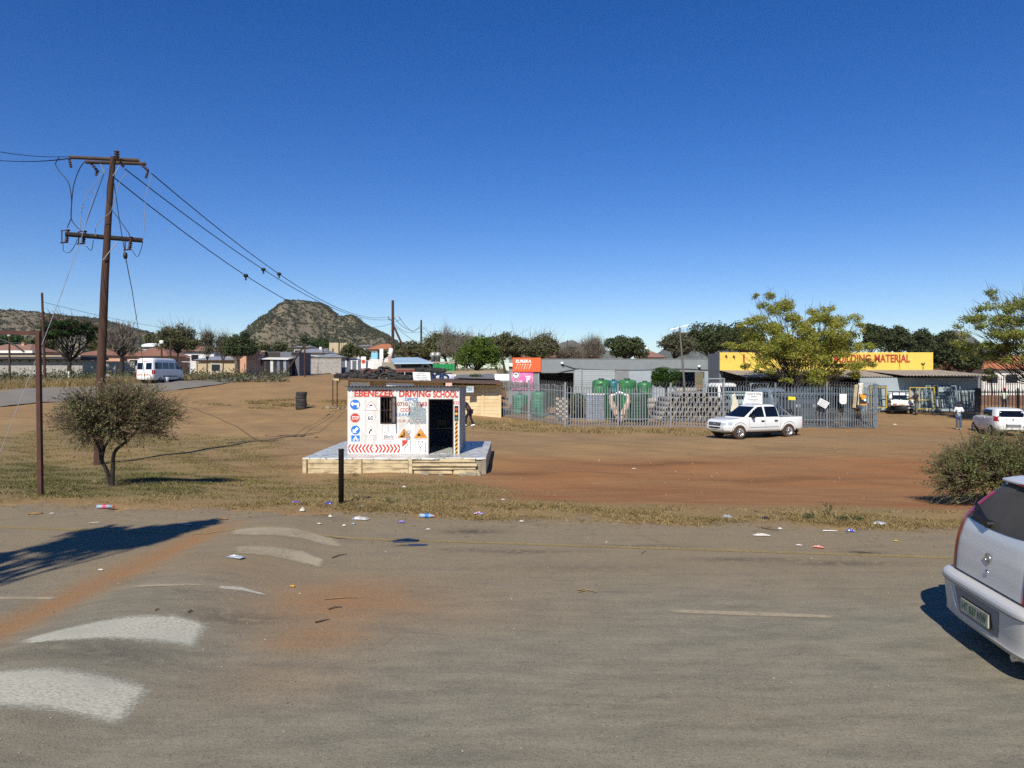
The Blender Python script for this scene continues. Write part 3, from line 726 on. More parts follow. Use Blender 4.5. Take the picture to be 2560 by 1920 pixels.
# door frame and window with its open leaf
mb = MB()
mb.bx(DX0-.035, DX0, -.012, .08, 0, DZ); mb.bx(DX1, DX1+.03, -.012, .08, 0, DZ); mb.bx(DX0-.035, DX1+.03, -.012, .08, DZ, DZ+.03)
mb.build('door_frame', M_brownf, hut)
wf = MB()
wf.bx(WX0-.03, WX0, -.015, .08, WZ0-.03, WZ1+.03); wf.bx(WX1, WX1+.03, -.015, .08, WZ0-.03, WZ1+.03); wf.bx(WX0, WX1, -.015, .08, WZ0-.035, WZ0); wf.bx(WX0, WX1, -.015, .08, WZ1, WZ1+.035)
win = wf.build('window', M_brownf, hut)
mb = MB()
for k in range(1, 5): x = WX0+(WX1-WX0)*k/5; mb.bx(x-.006, x+.006, .03, .042, WZ0, WZ1)
mb.bx(WX0, WX1, .025, .045, WZ0+.42, WZ0+.435)
mb.tube([(WX0+.04, .02, WZ1-.15), (WX0+.17, .015, WZ0+.35), (WX0+.2, .02, WZ0+.1)], .008, 4)
mb.build('burglar_bar', M_brownf, win)
mb = MB(); Ml = Matrix.Translation((WX1+.01, -.02, 0)) @ Matrix.Rotation(R(80), 4, 'Z')
ww = .40
for (x0, x1, z0, z1) in ((-ww, 0, WZ0-.02, WZ0+.02), (-ww, 0, WZ1-.02, WZ1+.02), (-ww, -ww+.035, WZ0, WZ1), (-.035, 0, WZ0, WZ1)):
    mb.prism([(x0, z0), (x1, z0), (x1, z1), (x0, z1)], -.015, .015, Ml)
mb.prism([(-ww+.03, WZ0+.02), (-.03, WZ0+.02), (-.03, WZ1-.02), (-ww+.03, WZ1-.02)], -.003, .003, Ml, 1)
mb.build('window_leaf', [M_brownf, mat('dusty_pane', '#8c8a84', .25)], win)
mb = MB()
for k in range(6):
    for j in range(4): x = WX0+.27+j*.055; z = WZ1-.10-k*.125; mb.bx(x, x+.048, .12, .14, z, z+.11)
mb.build('shelf_of_papers', mat('brown_paper', '#7d6552', .9), win)

# painted lettering and signs, each one its own part of the front
text_box('EBENEZER', hx(885), hx(985), hz(993.5), hz(976.5), M_red, hut, bold=.045)
text_box('DRIVING', hx(997), hx(1076), hz(994.5), hz(977.5), M_red, hut, bold=.045)
text_box('SCHOOL', hx(1082), hx(1145), hz(996), hz(978.5), M_red, hut, bold=.045)
text_box('OFFICE', hx(1011), hx(1044), hz(1004.5), hz(996), M_ltext, hut, bold=.03)
text_box('0710', hx(992), hx(1019), hz(1017), hz(1006.5), M_rtext, hut, bold=.03)
text_box('5183', hx(1040), hx(1067), hz(1017), hz(1006.5), M_rtext, hut, bold=.03)
text_box('CODE', hx(1000), hx(1026), hz(1031), hz(1021.5), M_red, hut, bold=.02)
text_box('8.10.14', hx(1034), hx(1064), hz(1031), hz(1020), M_ltext, hut, bold=.01)
text_box('LEARNERS', hx(991), hx(1048), hz(1042), hz(1034), M_ltext, hut, bold=.01)
text_box('OUR SUCCESS', hx(991), hx(1062), hz(1057), hz(1050), M_rtext, hut, bold=.0, shear=.2)
text_box('K53', hx(1133), hx(1147), hz(1013), hz(1004.5), M_red, hut, bold=.02)
def sign(parts, name='painted_sign'):
    ms = []; mb = MB()
    for k, (poly, m) in enumerate(parts):
        if m not in ms: ms.append(m)
        poly = [(hx(x), hz(y)) for x, y in poly]
        mb.prism(poly, -.003-.0022*k, -.0015-.0022*k+.0005, None, ms.index(m))
    return mb.build(name, ms, hut, fix=True)
def cpx(cx, cy, r, n=28): return [(cx+r*math.cos(2*math.pi*i/n+math.pi/n), cy+r*math.sin(2*math.pi*i/n+math.pi/n)) for i in range(n)]
def tri(cx, y0, y1, w): return [(cx-w, y1), (cx+w, y1), (cx, y0)]
def shr(p, k):
    cx = sum(a for a, b in p)/len(p); cy = sum(b for a, b in p)/len(p); return [(cx+(a-cx)*k, cy+(b-cy)*k) for a, b in p]
sign([(cpx(887, 1013, 12.6), M_blue), ([(876, 1011), (882, 1004.5), (882, 1008.5), (897, 1008.5), (897, 1020), (891.5, 1020), (891.5, 1013.5), (882, 1013.5), (882, 1017.5)], M_wp)])
sign([(cpx(887, 1046, 13.4, 8), M_rtext), (cpx(887, 1046, 12.8, 8), M_wp), (cpx(887, 1046, 12.0, 8), M_red)])
text_box('STOP', hx(879.3), hx(896.5), hz(1050.5), hz(1041.5), M_wp, hut, y=-.0115, bold=.02)
sign([(cpx(888, 1076, 11.2), M_blue), ([(881, 1083), (881, 1073.5), (884, 1076.5), (891, 1068.5), (896, 1073), (888, 1080), (891, 1083)], M_wp)])
sign([([(877.5, 1089.5), (898.5, 1089.5), (898.5, 1104.5), (877.5, 1104.5)], M_blue), (cpx(884, 1100.5, 3.0, 12), M_wp), (cpx(893, 1100.5, 3.0, 12), M_wp), ([(883, 1099), (886.5, 1093), (888.2, 1089.5), (890, 1093), (894, 1099)], M_wp), (cpx(884, 1100.5, 1.4, 8), M_blue), (cpx(893, 1100.5, 1.4, 8), M_blue)])
T1 = tri(927, 1003, 1027.5, 17.4)
sign([(T1, M_red), (shr(T1, .88), M_wp), ([(923.5, 1013), (929.5, 1012.5), (930.5, 1016), (923, 1016.5)], M_black), ([(922.5, 1017.5), (924, 1017.5), (923, 1022), (921.5, 1021)], M_scr), ([(928, 1017.5), (929.5, 1018), (931, 1022), (929, 1021)], M_scr)])
sign([(cpx(925.5, 1046, 12), M_rtext), (cpx(925.5, 1046, 11.2), M_wp)])
text_box('60', hx(918.5), hx(932.5), hz(1052), hz(1040.5), M_black, hut, y=-.0085, bold=.012)
T2 = tri(926, 1064.5, 1089.5, 17.4)
sign([(T2, M_rtext), (shr(T2, .93), M_wp), ([(921.3, 1085.5), (924.3, 1085.5), (924.8, 1080.5), (927.5, 1077.7), (928.7, 1080), (930, 1073.5), (924, 1074.5), (925.5, 1075.8), (922, 1079.3)], M_black)])
mb = [([(956, 1064), (982.5, 1064), (982.5, 1109), (956.5, 1109)], M_rtext), ([(956.8, 1064.8), (981.7, 1064.8), (981.7, 1098.8), (956.8, 1098.8)], M_wp), ([(957.2, 1100), (981.7, 1100), (981.7, 1108.2), (957.2, 1108.2)], M_wp)]
T3 = tri(969.5, 1066, 1082.5, 10.8)
sign(mb+[(T3, M_black), (shr(T3, .9), M_wp), ([(969, 1069), (970.5, 1069), (969.3, 1073), (972, 1076), (971.5, 1080.5), (970.3, 1080.5), (970.5, 1076.5), (968, 1073.3)], M_black)])
text_box('60km/h', hx(959), hx(981.3), hz(1097.5), hz(1087), M_black, hut, y=-.0195, bold=-.008)
text_box('for 5km', hx(959.5), hx(979), hz(1106.5), hz(1102), M_rtext, hut, y=-.0125)
T4 = tri(1010, 1072, 1096, 17); T5 = tri(1051, 1072, 1096.3, 17)
sign([(T4, M_red), (shr(T4, .9), M_ora), ([(998, 1094), (1003, 1088.5), (1007, 1090), (1010.5, 1094)], M_black), ([(1008, 1079.5), (1010.5, 1080.5), (1011.5, 1087), (1011, 1094), (1009.3, 1094), (1009, 1088), (1005, 1089), (1008, 1086)], M_black), (cpx(1009.3, 1078, 1.5, 8), M_black)])
sign([(T5, M_red), (shr(T5, .9), M_ora), ([(1043, 1093), (1043, 1088), (1044.5, 1085), (1049, 1084.5), (1051, 1088), (1051, 1093), (1049.6, 1093), (1049.6, 1091), (1044.6, 1091), (1044.6, 1093)], M_black), ([(1053, 1090), (1063, 1093), (1062.6, 1093.5), (1053, 1090.8)], M_rtext), ([(1053, 1088), (1062, 1089.5), (1062, 1090.2), (1053, 1088.8)], M_rtext), ([(1052.5, 1086.5), (1058, 1083), (1058.4, 1083.6), (1053, 1087.2)], M_rtext)])
def ln(a, b_, w=.55):
    dx, dy = b_[0]-a[0], b_[1]-a[1]; q = math.hypot(dx, dy); nx_, ny_ = -dy/q*w, dx/q*w
    return [(a[0]+nx_, a[1]+ny_), (b_[0]+nx_, b_[1]+ny_), (b_[0]-nx_, b_[1]-ny_), (a[0]-nx_, a[1]-ny_)]
def frame(x0, y0, x1, y1): return [([(x0, y0), (x1, y0), (x1, y1), (x0, y1)], M_rtext), ([(x0+.5, y0+.5), (x1-.5, y0+.5), (x1-.5, y1-.3), (x0+.5, y1-.3)], M_wp)]
sign(frame(1004.5, 1100.5, 1031, 1133)+[([(1005.3, 1101.5), (1016, 1101.5), (1019, 1104.5), (1016, 1110), (1005.3, 1118)], M_red), (ln((1011, 1130), (1011, 1121)), M_black), (ln((1011, 1121), (1018, 1114)), M_black), (cpx(1018.5, 1113, 1.3, 8), M_black), (ln((1026, 1130), (1026, 1105)), M_black), (cpx(1026, 1104, 1.3, 8), M_black), (cpx(1022.2, 1120, 1.5, 8), M_scr)])
sign(frame(1040, 1100, 1067, 1133)+[(ln((1050.5, 1129), (1050.5, 1118)), M_black), (ln((1050.5, 1120), (1046.5, 1115.5)), M_black), (ln((1050.5, 1120), (1054.5, 1115.5)), M_black), (ln((1046.5, 1116), (1046.5, 1105)), M_black), (ln((1054.5, 1116), (1054.5, 1105)), M_black), (cpx(1046.5, 1104, 1.5, 8), M_black), (cpx(1054.5, 1104, 1.5, 8), M_black), (ln((1063.5, 1106), (1063.5, 1127)), M_black), (cpx(1063.5, 1128.5, 1.5, 8), M_black)])
band = [([(870, 1112), (999, 1112), (999, 1132.3), (870, 1132.3)], M_wp)]
def clipx(p, a, b_): return [(min(max(x, a), b_), y) for x, y in p]
def clip_half(p, xm, keep):      # cut a convex polygon at a vertical line
    out = []
    for i in range(len(p)):
        a, b_ = p[i], p[(i+1) % len(p)]; ia, ib = keep*(a[0]-xm) >= 0, keep*(b_[0]-xm) >= 0
        if ia: out.append(a)
        if ia != ib: t_ = (xm-a[0])/(b_[0]-a[0]); out.append((xm, a[1]+(b_[1]-a[1])*t_))
    return out
for k in range(-1, 8):
    x = 875+9.2*k
    for p in ([(x+7, 1112), (x+12.2, 1112), (x+6.2, 1122.15), (x+1, 1122.15)], [(x+1, 1122.15), (x+6.2, 1122.15), (x+12.2, 1132.3), (x+7, 1132.3)]):
        for q in (clip_half(clip_half(p, 870, 1), 933.5, -1), clip_half(clip_half([(1869-a, b_) for a, b_ in p], 999, -1), 935.5, 1)):
            if len(q) > 2: band.append((q, M_red))
mb = MB()
for k, (poly, m) in enumerate(band):
    mb.prism([(hx(x), hz(y)) for x, y in poly], -.003 if k == 0 else -.0055, -.001 if k == 0 else -.0032, None, 0 if k == 0 else 1)
mb.build('chevron_band', [M_wp, M_red], hut, fix=True)
# painted robot (traffic light) on a striped pole
tl = [([(1135.5, 1016), (1145.5, 1016), (1145.5, 1053.5), (1135.5, 1053.5)], M_black), (cpx(1140.4, 1024.2, 3.6, 16), M_red), (cpx(1140.4, 1035.7, 3.6, 16), mat('yellow_lamp_paint', '#dba92f', .6)), (cpx(1140.4, 1047, 3.6, 16), M_grn)]
sign(tl, 'painted_traffic_light')
pole = [([(1137.3, 1054), (1143.6, 1054), (1143.6, 1136), (1137.3, 1136)], M_ora)]
mb = MB(); mb.prism([(hx(x), hz(y)) for x, y in pole[0][0]], -.003, -.001, None, 0)
for k in range(8):
    y = 1055+k*10.4; p = [(1137.3, y+6), (1143.6, y), (1143.6, min(y+5.2, 1136)), (1137.3, min(y+11, 1136))]
    mb.prism([(hx(x), hz(min(yy, 1136))) for x, yy in p], -.0055, -.0032, None, 1)
mb.build('painted_striped_pole', [M_ora, M_black], hut, fix=True)
# scraped-off patches
def blob(px, seed):
    r = random.Random(seed); out = []
    for i in range(len(px)):
        a, b_ = px[i], px[(i+1) % len(px)]
        for k in range(4): u = k/4; out.append((a[0]+(b_[0]-a[0])*u+r.uniform(-.9, .9), a[1]+(b_[1]-a[1])*u+r.uniform(-.9, .9)))
    return out
for px, sd in (([(1022, 1006), (1040, 1003), (1056, 1010), (1049, 1018), (1058, 1020), (1064, 1028), (1065, 1052), (1066, 1060), (1030, 1061), (1014, 1060), (1018, 1050), (1014, 1042), (1023, 1037), (1024, 1022), (1021, 1014)], 1), ([(1013, 1076), (1024, 1073.5), (1028, 1075), (1027, 1082), (1023, 1086), (1025, 1096), (1023, 1104), (1019, 1106), (1014, 1099), (1012, 1088)], 2)):
    bm_ = bmesh.new(); pts_ = blob(px, sd)
    vs = [bm_.verts.new((hx(x), -.0205, hz(y))) for x, y in pts_]; f_ = bm_.faces.new(vs); bmesh.ops.triangulate(bm_, faces=[f_])
    me = bpy.data.meshes.new('scraped_patch'); bm_.to_mesh(me); bm_.free(); me.materials.append(M_scrp); link('scraped_patch', me, hut)
# a table inside
tb = thing('office_table', 'dark table inside the hut seen through the open door', 'table', (HX+3.1, HY+2.3, HZ+.012))
MB().bx(-.55, .5, -.3, .3, .7, .74).build('tabletop', mat('grey_table', '#4d4a46', .5), tb)
for a, b_ in ((-.5, -.25), (.45, -.25), (-.5, .25), (.45, .25)): MB().box((a, b_, .35), (.04, .04, .7)).build('leg', M_black, tb)
tag(MB().box((HX+3.0, HY+2.3, HZ+.92), (.4, .3, .3)).build('desk_box', M_black, bevel=.02), 'black boxy device on the table inside the hut', 'device')

# black post in front of the plinth
q = G(853, 1262); hgt = (1262-1122)/F*q.y
bp = thing('black_post', 'short black plastic pipe post standing by the road edge in front of the plinth', 'post', q)
MB().lathe([(.0, -.1), (.054, -.1), (.054, hgt-.02), (.056, hgt-.015), (.056, hgt), (.047, hgt), (.044, hgt-.04), (0, hgt-.04)], 18).build('pipe', mat('black_plastic', '#16171b', .4, var=.15), bp)
# ---------------------------------------------------------------- wooden power pole with its crossarms
M_pole = mat('creosote_wood', '#4a3328', .9, var=.3, vs=3, dirt='#2c2019', dirt_amt=.7, bmp=.4, stretch=(6, 6, .5))
M_arm = mat('weathered_arm', '#54463a', .9, var=.25, vs=5)
M_wire = mat('black_wire', '#1d1d1f', .5, var=0); M_wireg = mat('grey_wire', '#8d8f92', .6, .3, var=0)
M_ins = mat('brown_insulator', '#3a2419', .25, var=.1); M_galv = mat('galvanised_steel', '#a9a79f', .5, .5, var=.1)
D0 = 25.9
b0 = on(246, D0); top = P(292, 380, D0)
pp = thing('power_pole', 'tall leaning brown power pole with two crossarms behind the thorn bush', 'power pole', b0)
def lo(px, py, dd=0.): return P(px, py, D0+dd)-b0
pts = [Vector((0, 0, -.3))]+[lo(x, y) for x, y in ((252, 950), (262, 700), (270, 560), (277, 460), (283, 392))]
MB().tube(pts, [.165, .155, .13, .112, .1, .092], 12).build('mast', M_pole, pp)
A0, A1, A2_, A3 = lo(173, 393, -.7), lo(348, 401, .5), lo(205, 401, -.35), lo(358, 405.5, .85)
MB().tube([A0, A1], .062, 9).build('crossarm', M_arm, pp); MB().tube([A2_+Vector((0, .2, 0)), A3+Vector((0, .2, 0))], .062, 9).build('crossarm', M_arm, pp)
L0, L1 = lo(163, 585, -.55), lo(357, 601, .5)
MB().tube([L0, L1], .085, 9).build('crossarm', mat('dark_arm', '#2b241f', .9, var=.2), pp)
for a, b_ in (((250, 406), (263, 432)), ((300, 412), (282, 440)), ((294, 603), (258, 650))):
    MB().bar(lo(*a, -.1), lo(*b_, -.2), .05, .015).build('brace', M_galv, pp)
def insul(mb, a, b_, r=.06, n=6):
    a, b_ = Vector(a), Vector(b_); d = b_-a; M = Matrix.Translation(a) @ d.to_track_quat('Z', 'Y').to_matrix().to_4x4()
    pr = [(0, 0)]
    for k in range(n): z = d.length*k/n; h = d.length/n; pr += [(r*.5, z), (r, z+h*.35), (r, z+h*.5), (r*.5, z+h*.8)]
    pr += [(0, d.length)]
    mb.lathe(pr, 10, M); return mb
insul(MB(), lo(292, 400, -.15), lo(292, 376, -.15), .1, 4).build('insulator', M_ins, pp)
for a, b_ in (((173, 397), (178, 420)), ((228, 408), (247, 432)), ((352, 410), (372, 428)), ((300, 405), (310, 418)), ((243, 424), (240, 440)), ((370, 428), (364, 446))):
    insul(MB(), lo(*a), lo(*b_), .055, 4).build('insulator', M_ins, pp)
for x, y in ((167, 577), (209, 580), (325, 595)):
    mb = MB(); a = lo(x, y, -.2); mb.tube([a+Vector((-.17, 0, .02)), a+Vector((-.17, 0, -.42))], .02, 5); mb.bar(a+Vector((-.2, 0, 0)), a+Vector((.1, 0, .03)), .04, .03); mb.bar(a+Vector((-.22, 0, -.42)), a+Vector((.0, 0, -.40)), .05, .04)
    insul(mb, a+Vector((.05, 0, .05)), a+Vector((-.02, 0, -.43)), .075, 7)
    mb.build('fuse_switch', M_ins, pp)
def bez(ps, n=14):
    ps = [Vector(p) for p in ps]; out = []
    q = [ps[0]*2-ps[1]]+ps+[ps[-1]*2-ps[-2]]
    for i in range(1, len(q)-2):
        for k in range(n):
            t_ = k/n; a, b_, c, d = q[i-1:i+3]
            out.append(.5*((2*b_)+(c-a)*t_+(2*a-5*b_+4*c-d)*t_*t_+(3*b_-a-3*c+d)*t_**3))
    return out+[ps[-1]]
def jumper(px, m, r=.011, dd=-.3, name='jumper_wire'): MB().tube(bez([lo(x, y, dd) for x, y in px], 6), r, 4).build(name, m, pp)
jumper([(148, 393), (139, 410), (150, 430), (170, 455), (178, 490), (178, 540), (176, 550), (168, 570)], M_wire, .015)
jumper([(213, 403), (200, 420), (185, 460), (180, 500), (178, 545), (190, 565), (203, 577)], M_wire, .015)
jumper([(258, 430), (240, 455), (215, 490), (204, 530), (200, 575)], M_wireg)
jumper([(260, 435), (245, 475), (225, 530), (210, 572)], M_wire)
jumper([(282, 400), (268, 470), (272, 510), (295, 545), (320, 580), (324, 590)], M_wire, .015)
jumper([(318, 432), (300, 455), (286, 500), (276, 530), (258, 545), (240, 565), (238, 590)], M_wireg)
jumper([(381, 438), (366, 485), (362, 530), (360, 570), (358, 600)], M_wireg)
jumper([(157, 605), (160, 628), (175, 630), (190, 608), (193, 597)], M_wire)
jumper([(215, 615), (228, 626), (233, 605), (234, 600)], M_wire)
jumper([(330, 625), (343, 642), (352, 625), (357, 605)], M_wire)
def wire(name, pts, label, r=.013, m=None, cat='wire', group=None):
    pts = [Vector(p) for p in pts]; o = pts[0]
    ob = MB().tube([p-o for p in pts], r, 4).build(name, m or M_wire); ob.location = o
    return tag(ob, label, cat, group)
def sag(a, b_, s, n=24):
    a, b_ = Vector(a), Vector(b_)
    return [a.lerp(b_, k/n)-Vector((0, 0, s*4*(k/n)*(1-k/n))) for k in range(n+1)]
# line pole far down the road
D1, D2 = 88, 150
p1 = on(982, D1); top1 = P(982, 751, D1); h1 = top1.z-p1.z
lp = thing('line_pole', 'brown wooden line pole with a stay pole standing behind the tyre shack', 'power pole', p1)
MB().tube([(0, 0, -.3), (0, 0, h1)], [.2, .15], 10).build('mast', M_pole, lp)
q = lambda x, y, d=D1: P(x, y, d)-p1
MB().tube([q(983, 812), q(1022, 866)+Vector((.6, -1, -2.6))], [.12, .13], 8).build('stay_pole', M_pole, lp)
MB().bar(q(968, 791), q(998, 792), .1, .1).build('crossarm', M_galv, lp)
MB().tube([q(970, 792), q(972, 800), q(978, 800)], .03, 5).build('bracket', M_wire, lp)
MB().tube([q(998, 792), q(1002, 800), q(996, 800)], .03, 5).build('bracket', M_wire, lp)
p2 = on(1053, D2)
l2 = thing('line_pole', 'thin far line pole rising above the olive trees', 'power pole', p2)
MB().tube([(0, 0, -.3), P(1053, 800, D2)-p2], [.24, .17], 8).build('mast', M_pole, l2)
MB().bar(P(1047, 818, D2)-p2, P(1060, 819, D2)-p2, .12, .1).build('crossarm', M_galv, l2)
W = []
for (ax, ay, ad), (bx_, by), s, l in (((378, 433, .85), (971, 792), 1.75, 'upper of the three conductors running from the big pole to the far line pole'), ((312, 422, .25), (978, 798), 1.7, 'middle conductor running from the big pole to the far line pole'), ((286, 445, .1), (998, 800), 2.6, 'lowest conductor running from the big pole to the far line pole')):
    a, b_ = P(ax, ay, D0+ad), P(bx_, by, D1); pts = sag(a, b_, s); W.append(pts)
    wire('power_line', pts, l, .02, group='wires between the power poles')
# the bird diverters hang where the photo shows them on the wires
for k, px in ((2, 615), (1, 658), (0, 698)):
    pts = W[k]; best = min(range(len(pts)*20-20), key=lambda i: abs(1280+F*(pts[i//20].lerp(pts[i//20+1], i % 20/20)).x/(pts[i//20].lerp(pts[i//20+1], i % 20/20)).y-px))
    p = pts[best//20].lerp(pts[best//20+1], best % 20/20)
    o = thing('wire_marker', ['rightmost black marker hanging on the upper wire', 'middle black marker hanging on the middle wire', 'leftmost black marker hanging on the lowest wire'][k], 'marker', p, 0, 'black markers on the wires')
    MB().lathe([(0, .1), (.09, .08), (.13, 0), (.12, -.06), (.05, -.09), (0, -.1)], 10).build('disc', M_black, o)
    MB().box((0, 0, -.17), (.07, .07, .14)).build('weight', M_black, o)
for a, b_, l in (((971, 793), (1047, 819), 'far left wire between the two line poles'), ((998, 793), (1060, 819), 'far right wire between the two line poles'), ((982, 790), (1053, 812), 'far top wire between the two line poles')):
    wire('power_line', sag(P(*a, D1), P(*b_, D2), 1.4), l, .03, group='wires between the power poles')
for a, b_, l in (((1047, 819), (1110, 852), 'receding left wire beyond the far line pole'), ((1060, 819), (1118, 850), 'receding right wire beyond the far line pole')):
    wire('power_line', sag(P(*a, D2), P(*b_, 260), 1.5), l, .035, group='wires between the power poles')
wire('stay_wire', [P(984, 815, D1), P(1052, 866, D1-2)], 'thin stay wire slanting down to the right of the line pole', .025, group='stay wires')
for a, b_, l in (((175, 391), (-220, 318), 'upper wire leaving the crossarm towards the left edge'), ((172, 395), (-220, 362), 'middle wire leaving the crossarm towards the left edge'), ((172, 397), (-240, 358), 'lower wire leaving the crossarm towards the left edge')):
    wire('power_line', sag(P(*a, D0-.6), P(*b_, 19), .25), l, .012, group='wires leaving the big pole to the left')
wire('stay_wire', [P(240, 470, D0), P(205, 590, D0-1), P(150, 745, D0-2.2), G(-25, 1195)], 'long pale stay wire slanting from the big pole down to the left', .009, M_wireg, group='stay wires')
st = [P(283, 445, D0), P(300, 560, D0), P(313, 636, D0)]
wire('service_cable', st, 'dark service cable from the pole top to its black insulator', .014, group='service cables')
o = tag(MB().lathe([(0, .12), (.06, .1), (.075, 0), (.06, -.1), (0, -.12)], 8).build('strain_insulator', M_black), 'black strain insulator on the cable right of the big pole', 'insulator'); o.location = P(313.5, 639, D0)
b_ = G(366, 985)
wire('service_cable', [P(314, 643, D0), P(330, 725, D0+8), P(350, 850, D0+20), b_+Vector((0, 0, .3))], 'dark cable going down behind the pole towards the minibus', .02, group='service cables')
# two slim poles on the left
for (px, yb, yt, lean, r, l) in ((25, 960, 832, -2, .10, 'dark slim pole with a white cap on the far left verge'), (113, 956, 732, -8, .13, 'plain wooden pole left of the umbrella tree')):
    q = G(px, yb); h = (yb-yt)/F*q.y
    o = thing('slim_pole', l, 'pole', q, 0, 'poles on the far left verge'); dx = lean/F*q.y
    MB().tube([(0, 0, -.3), (dx, 0, h)], [r, r*.85], 10).build('mast', M_pole, o)
    if px == 25: MB().lathe([(0, h+.15), (.15, h+.12), (.15, h-.35), (0, h-.36)], 10, Matrix.Translation((dx, 0, 0))).build('cap', M_wp, o)
    else: tip = q+Vector((dx, 0, h*.90))
wire('power_line', sag(tip, P(640, 832, 160), 1.3), 'long thin wire crossing the sky above the left ridge', .022, group='wires between the power poles')
for (x, y0, y1, d, l) in ((762, 862, 930, 100, 'short dark pole with a slanting stay before the pink shop'), (808, 845, 905, 150, 'slim dark pole in front of the koppie'), (1617, 874, 898, 110, 'thin pole with a white lamp above the grey roof'), (1418, 850, 880, 200, 'distant thin pole under the blue hill'), (404, 860, 905, 90, 'thin lamp pole by the tiled house behind the minibus'), (426, 850, 890, 96, 'dark pole standing in front of the round tree')):
    q = on(x, d); zt = HC+(YH-y0)/F*d-q.z
    o = thing('slim_pole', l, 'pole', q, 0, 'distant poles')
    MB().tube([(0, 0, -.2), (0, 0, zt)], [.13, .1], 7).build('mast', M_pole, o)
    if x == 762: MB().tube([(0, 0, zt), (-3.1, 1, .3)], .13, 7).build('stay_pole', M_pole, o)
    if x in (1617, 404): MB().lathe([(0, zt+.45), (.25, zt+.4), (.25, zt), (0, zt)], 8).build('lamp', M_wp, o)

# rusty frame in the left foreground
M_rust = mat('rusty_steel', '#4e3128', .85, var=.3, vs=8, dirt='#3a231c', dirt_amt=.6)
q = G(102, 1238); h = (1238-828)/F*q.y; dx = -6.5/F*q.y
rf = thing('rusty_frame', 'tall rusty square tube goal frame at the left edge of the lawn', 'frame', q)
MB().bar((0, 0, -.2), (dx, 0, h), .085, .085).build('upright', M_rust, rf)
MB().bar((dx+.05, 0, h-.04), (dx-4.4, .1, h+.02), .085, .085).build('crossbar', M_rust, rf)
MB().bar((dx-4.35, .1, -.3), (dx-4.35, .1, h), .1, .1).build('upright', M_rust, rf)
MB().tube([(dx-1.0, 0, h-.1), (dx-.75, 0, h-.2), (dx-.5, 0, h-.3), (dx-.3, 0, h-.45)], .02, 5).build('loose_rod', M_wire, rf)
MB().bar((dx-1.2, 0, h-.22), (dx-.15, 0, h-.26), .02, .02).build('loose_rod', M_wire, rf)
# ---------------------------------------------------------------- palisade fence round the yard
M_gal = mat('galvanised_pale', '#858a8e', .55, .15, var=.08, vs=3); M_gald = mat('dull_blue_grey_paint', '#68747c', .6, .1, var=.1)
FP = [G(1252, 1041), G(1322, 1052), G(1413, 1066), G(1545, 1067), G(1677, 1067.5), G(1809, 1068.5), G(1939, 1069), G(2068, 1070), G(2190, 1070.5)]
fen = thing('palisade_fence', 'long grey spiked palisade fence with razor wire round the hardware yard', 'fence', FP[2])
FH = 100/F*FP[2].y
def palis(mb, a, b_, sp, h, mi=0, off=0.):
    n = max(2, int((b_-a).length/sp)); d = (b_-a).normalized(); nrm = Vector((-d.y, d.x, 0))
    for k in range(1, n):
        p = a.lerp(b_, k/n)+nrm*off; w_ = .032
        hh = h+rnd.uniform(-.03, .03); q = [p-d*w_, p+d*w_]; z0, z1 = Vector((0, 0, .06)), Vector((0, 0, hh-.12))+d*rnd.gauss(0, .018)
        f = nrm*-.02
        mb.add([q[0]+z0, p+f+z0, q[1]+z0, q[0]+z1, p+f+z1, q[1]+z1, p+d*-.028+Vector((0, 0, hh)), p+f*2.2+Vector((0, 0, hh+.03)), p+d*.028+Vector((0, 0, hh))], [(0, 1, 4, 3), (1, 2, 5, 4), (3, 4, 7, 6), (4, 5, 8, 7)], mi)
for i in range(8):
    a, b_ = FP[i]-FP[2], FP[i+1]-FP[2]; mb = MB(); h = FH if i > 1 else FH*1.03
    palis(mb, a, b_, .172, h)
    for z in ((.84*h, .2*h, .05) if i > 1 else (.86*h, .22*h)):
        o3 = Vector((0, .03, z)); mb.bar(a+o3, b_+o3, .045, .045)
    mb.build('pale_panel', M_gal if i < 5 else M_gald, fen)
    if i >= 6:
        mb = MB(); palis(mb, a+Vector((.06, .25, 0)), b_+Vector((.06, .25, 0)), .19, h*.98); mb.bar(a+Vector((0, .3, .8*h)), b_+Vector((0, .3, .8*h)), .06, .06); mb.bar(a+Vector((0, .3, .18*h)), b_+Vector((0, .3, .18*h)), .06, .06); mb.build('inner_panel', M_gald, fen)
for i, p in enumerate(FP[1:]):
    w_ = .22 if i == 7 else .11
    MB().box((p-FP[2])+Vector((0, .06, .54*FH)), (w_, .1, 1.13*FH)).build('post', M_gald if i > 4 else M_gal, fen)
mb = MB()
for i in range(1, 8):
    a, b_ = FP[i]-FP[2], FP[i+1]-FP[2]; n = int((b_-a).length/.2); d = (b_-a).normalized(); pts = []
    for k in range(n*8):
        an = k/8*2*math.pi; pts.append(a.lerp(b_, k/(n*8))+Vector((0, .1+.2*math.cos(an), FH+.1+.22*math.sin(an)))+d*.12*math.sin(an))
    mb.tube(pts, .007, 3, cap=False)
mb.build('razor_wire', mat('razor_wire_steel', '#8f8c86', .4, .5), fen)
mb = MB()
a, b_ = FP[6]-FP[2], FP[8]-FP[2]; pts = []
for k in range(34*8): an = k/8*2*math.pi; pts.append(a.lerp(b_, k/272)+Vector((.2*math.sin(an), -.08+.12*math.cos(an), .95+.2*math.sin(an)+.1*math.sin(k*.05))))
mb.tube(pts, .007, 3, cap=False); mb.build('razor_wire', M_wireg, fen)
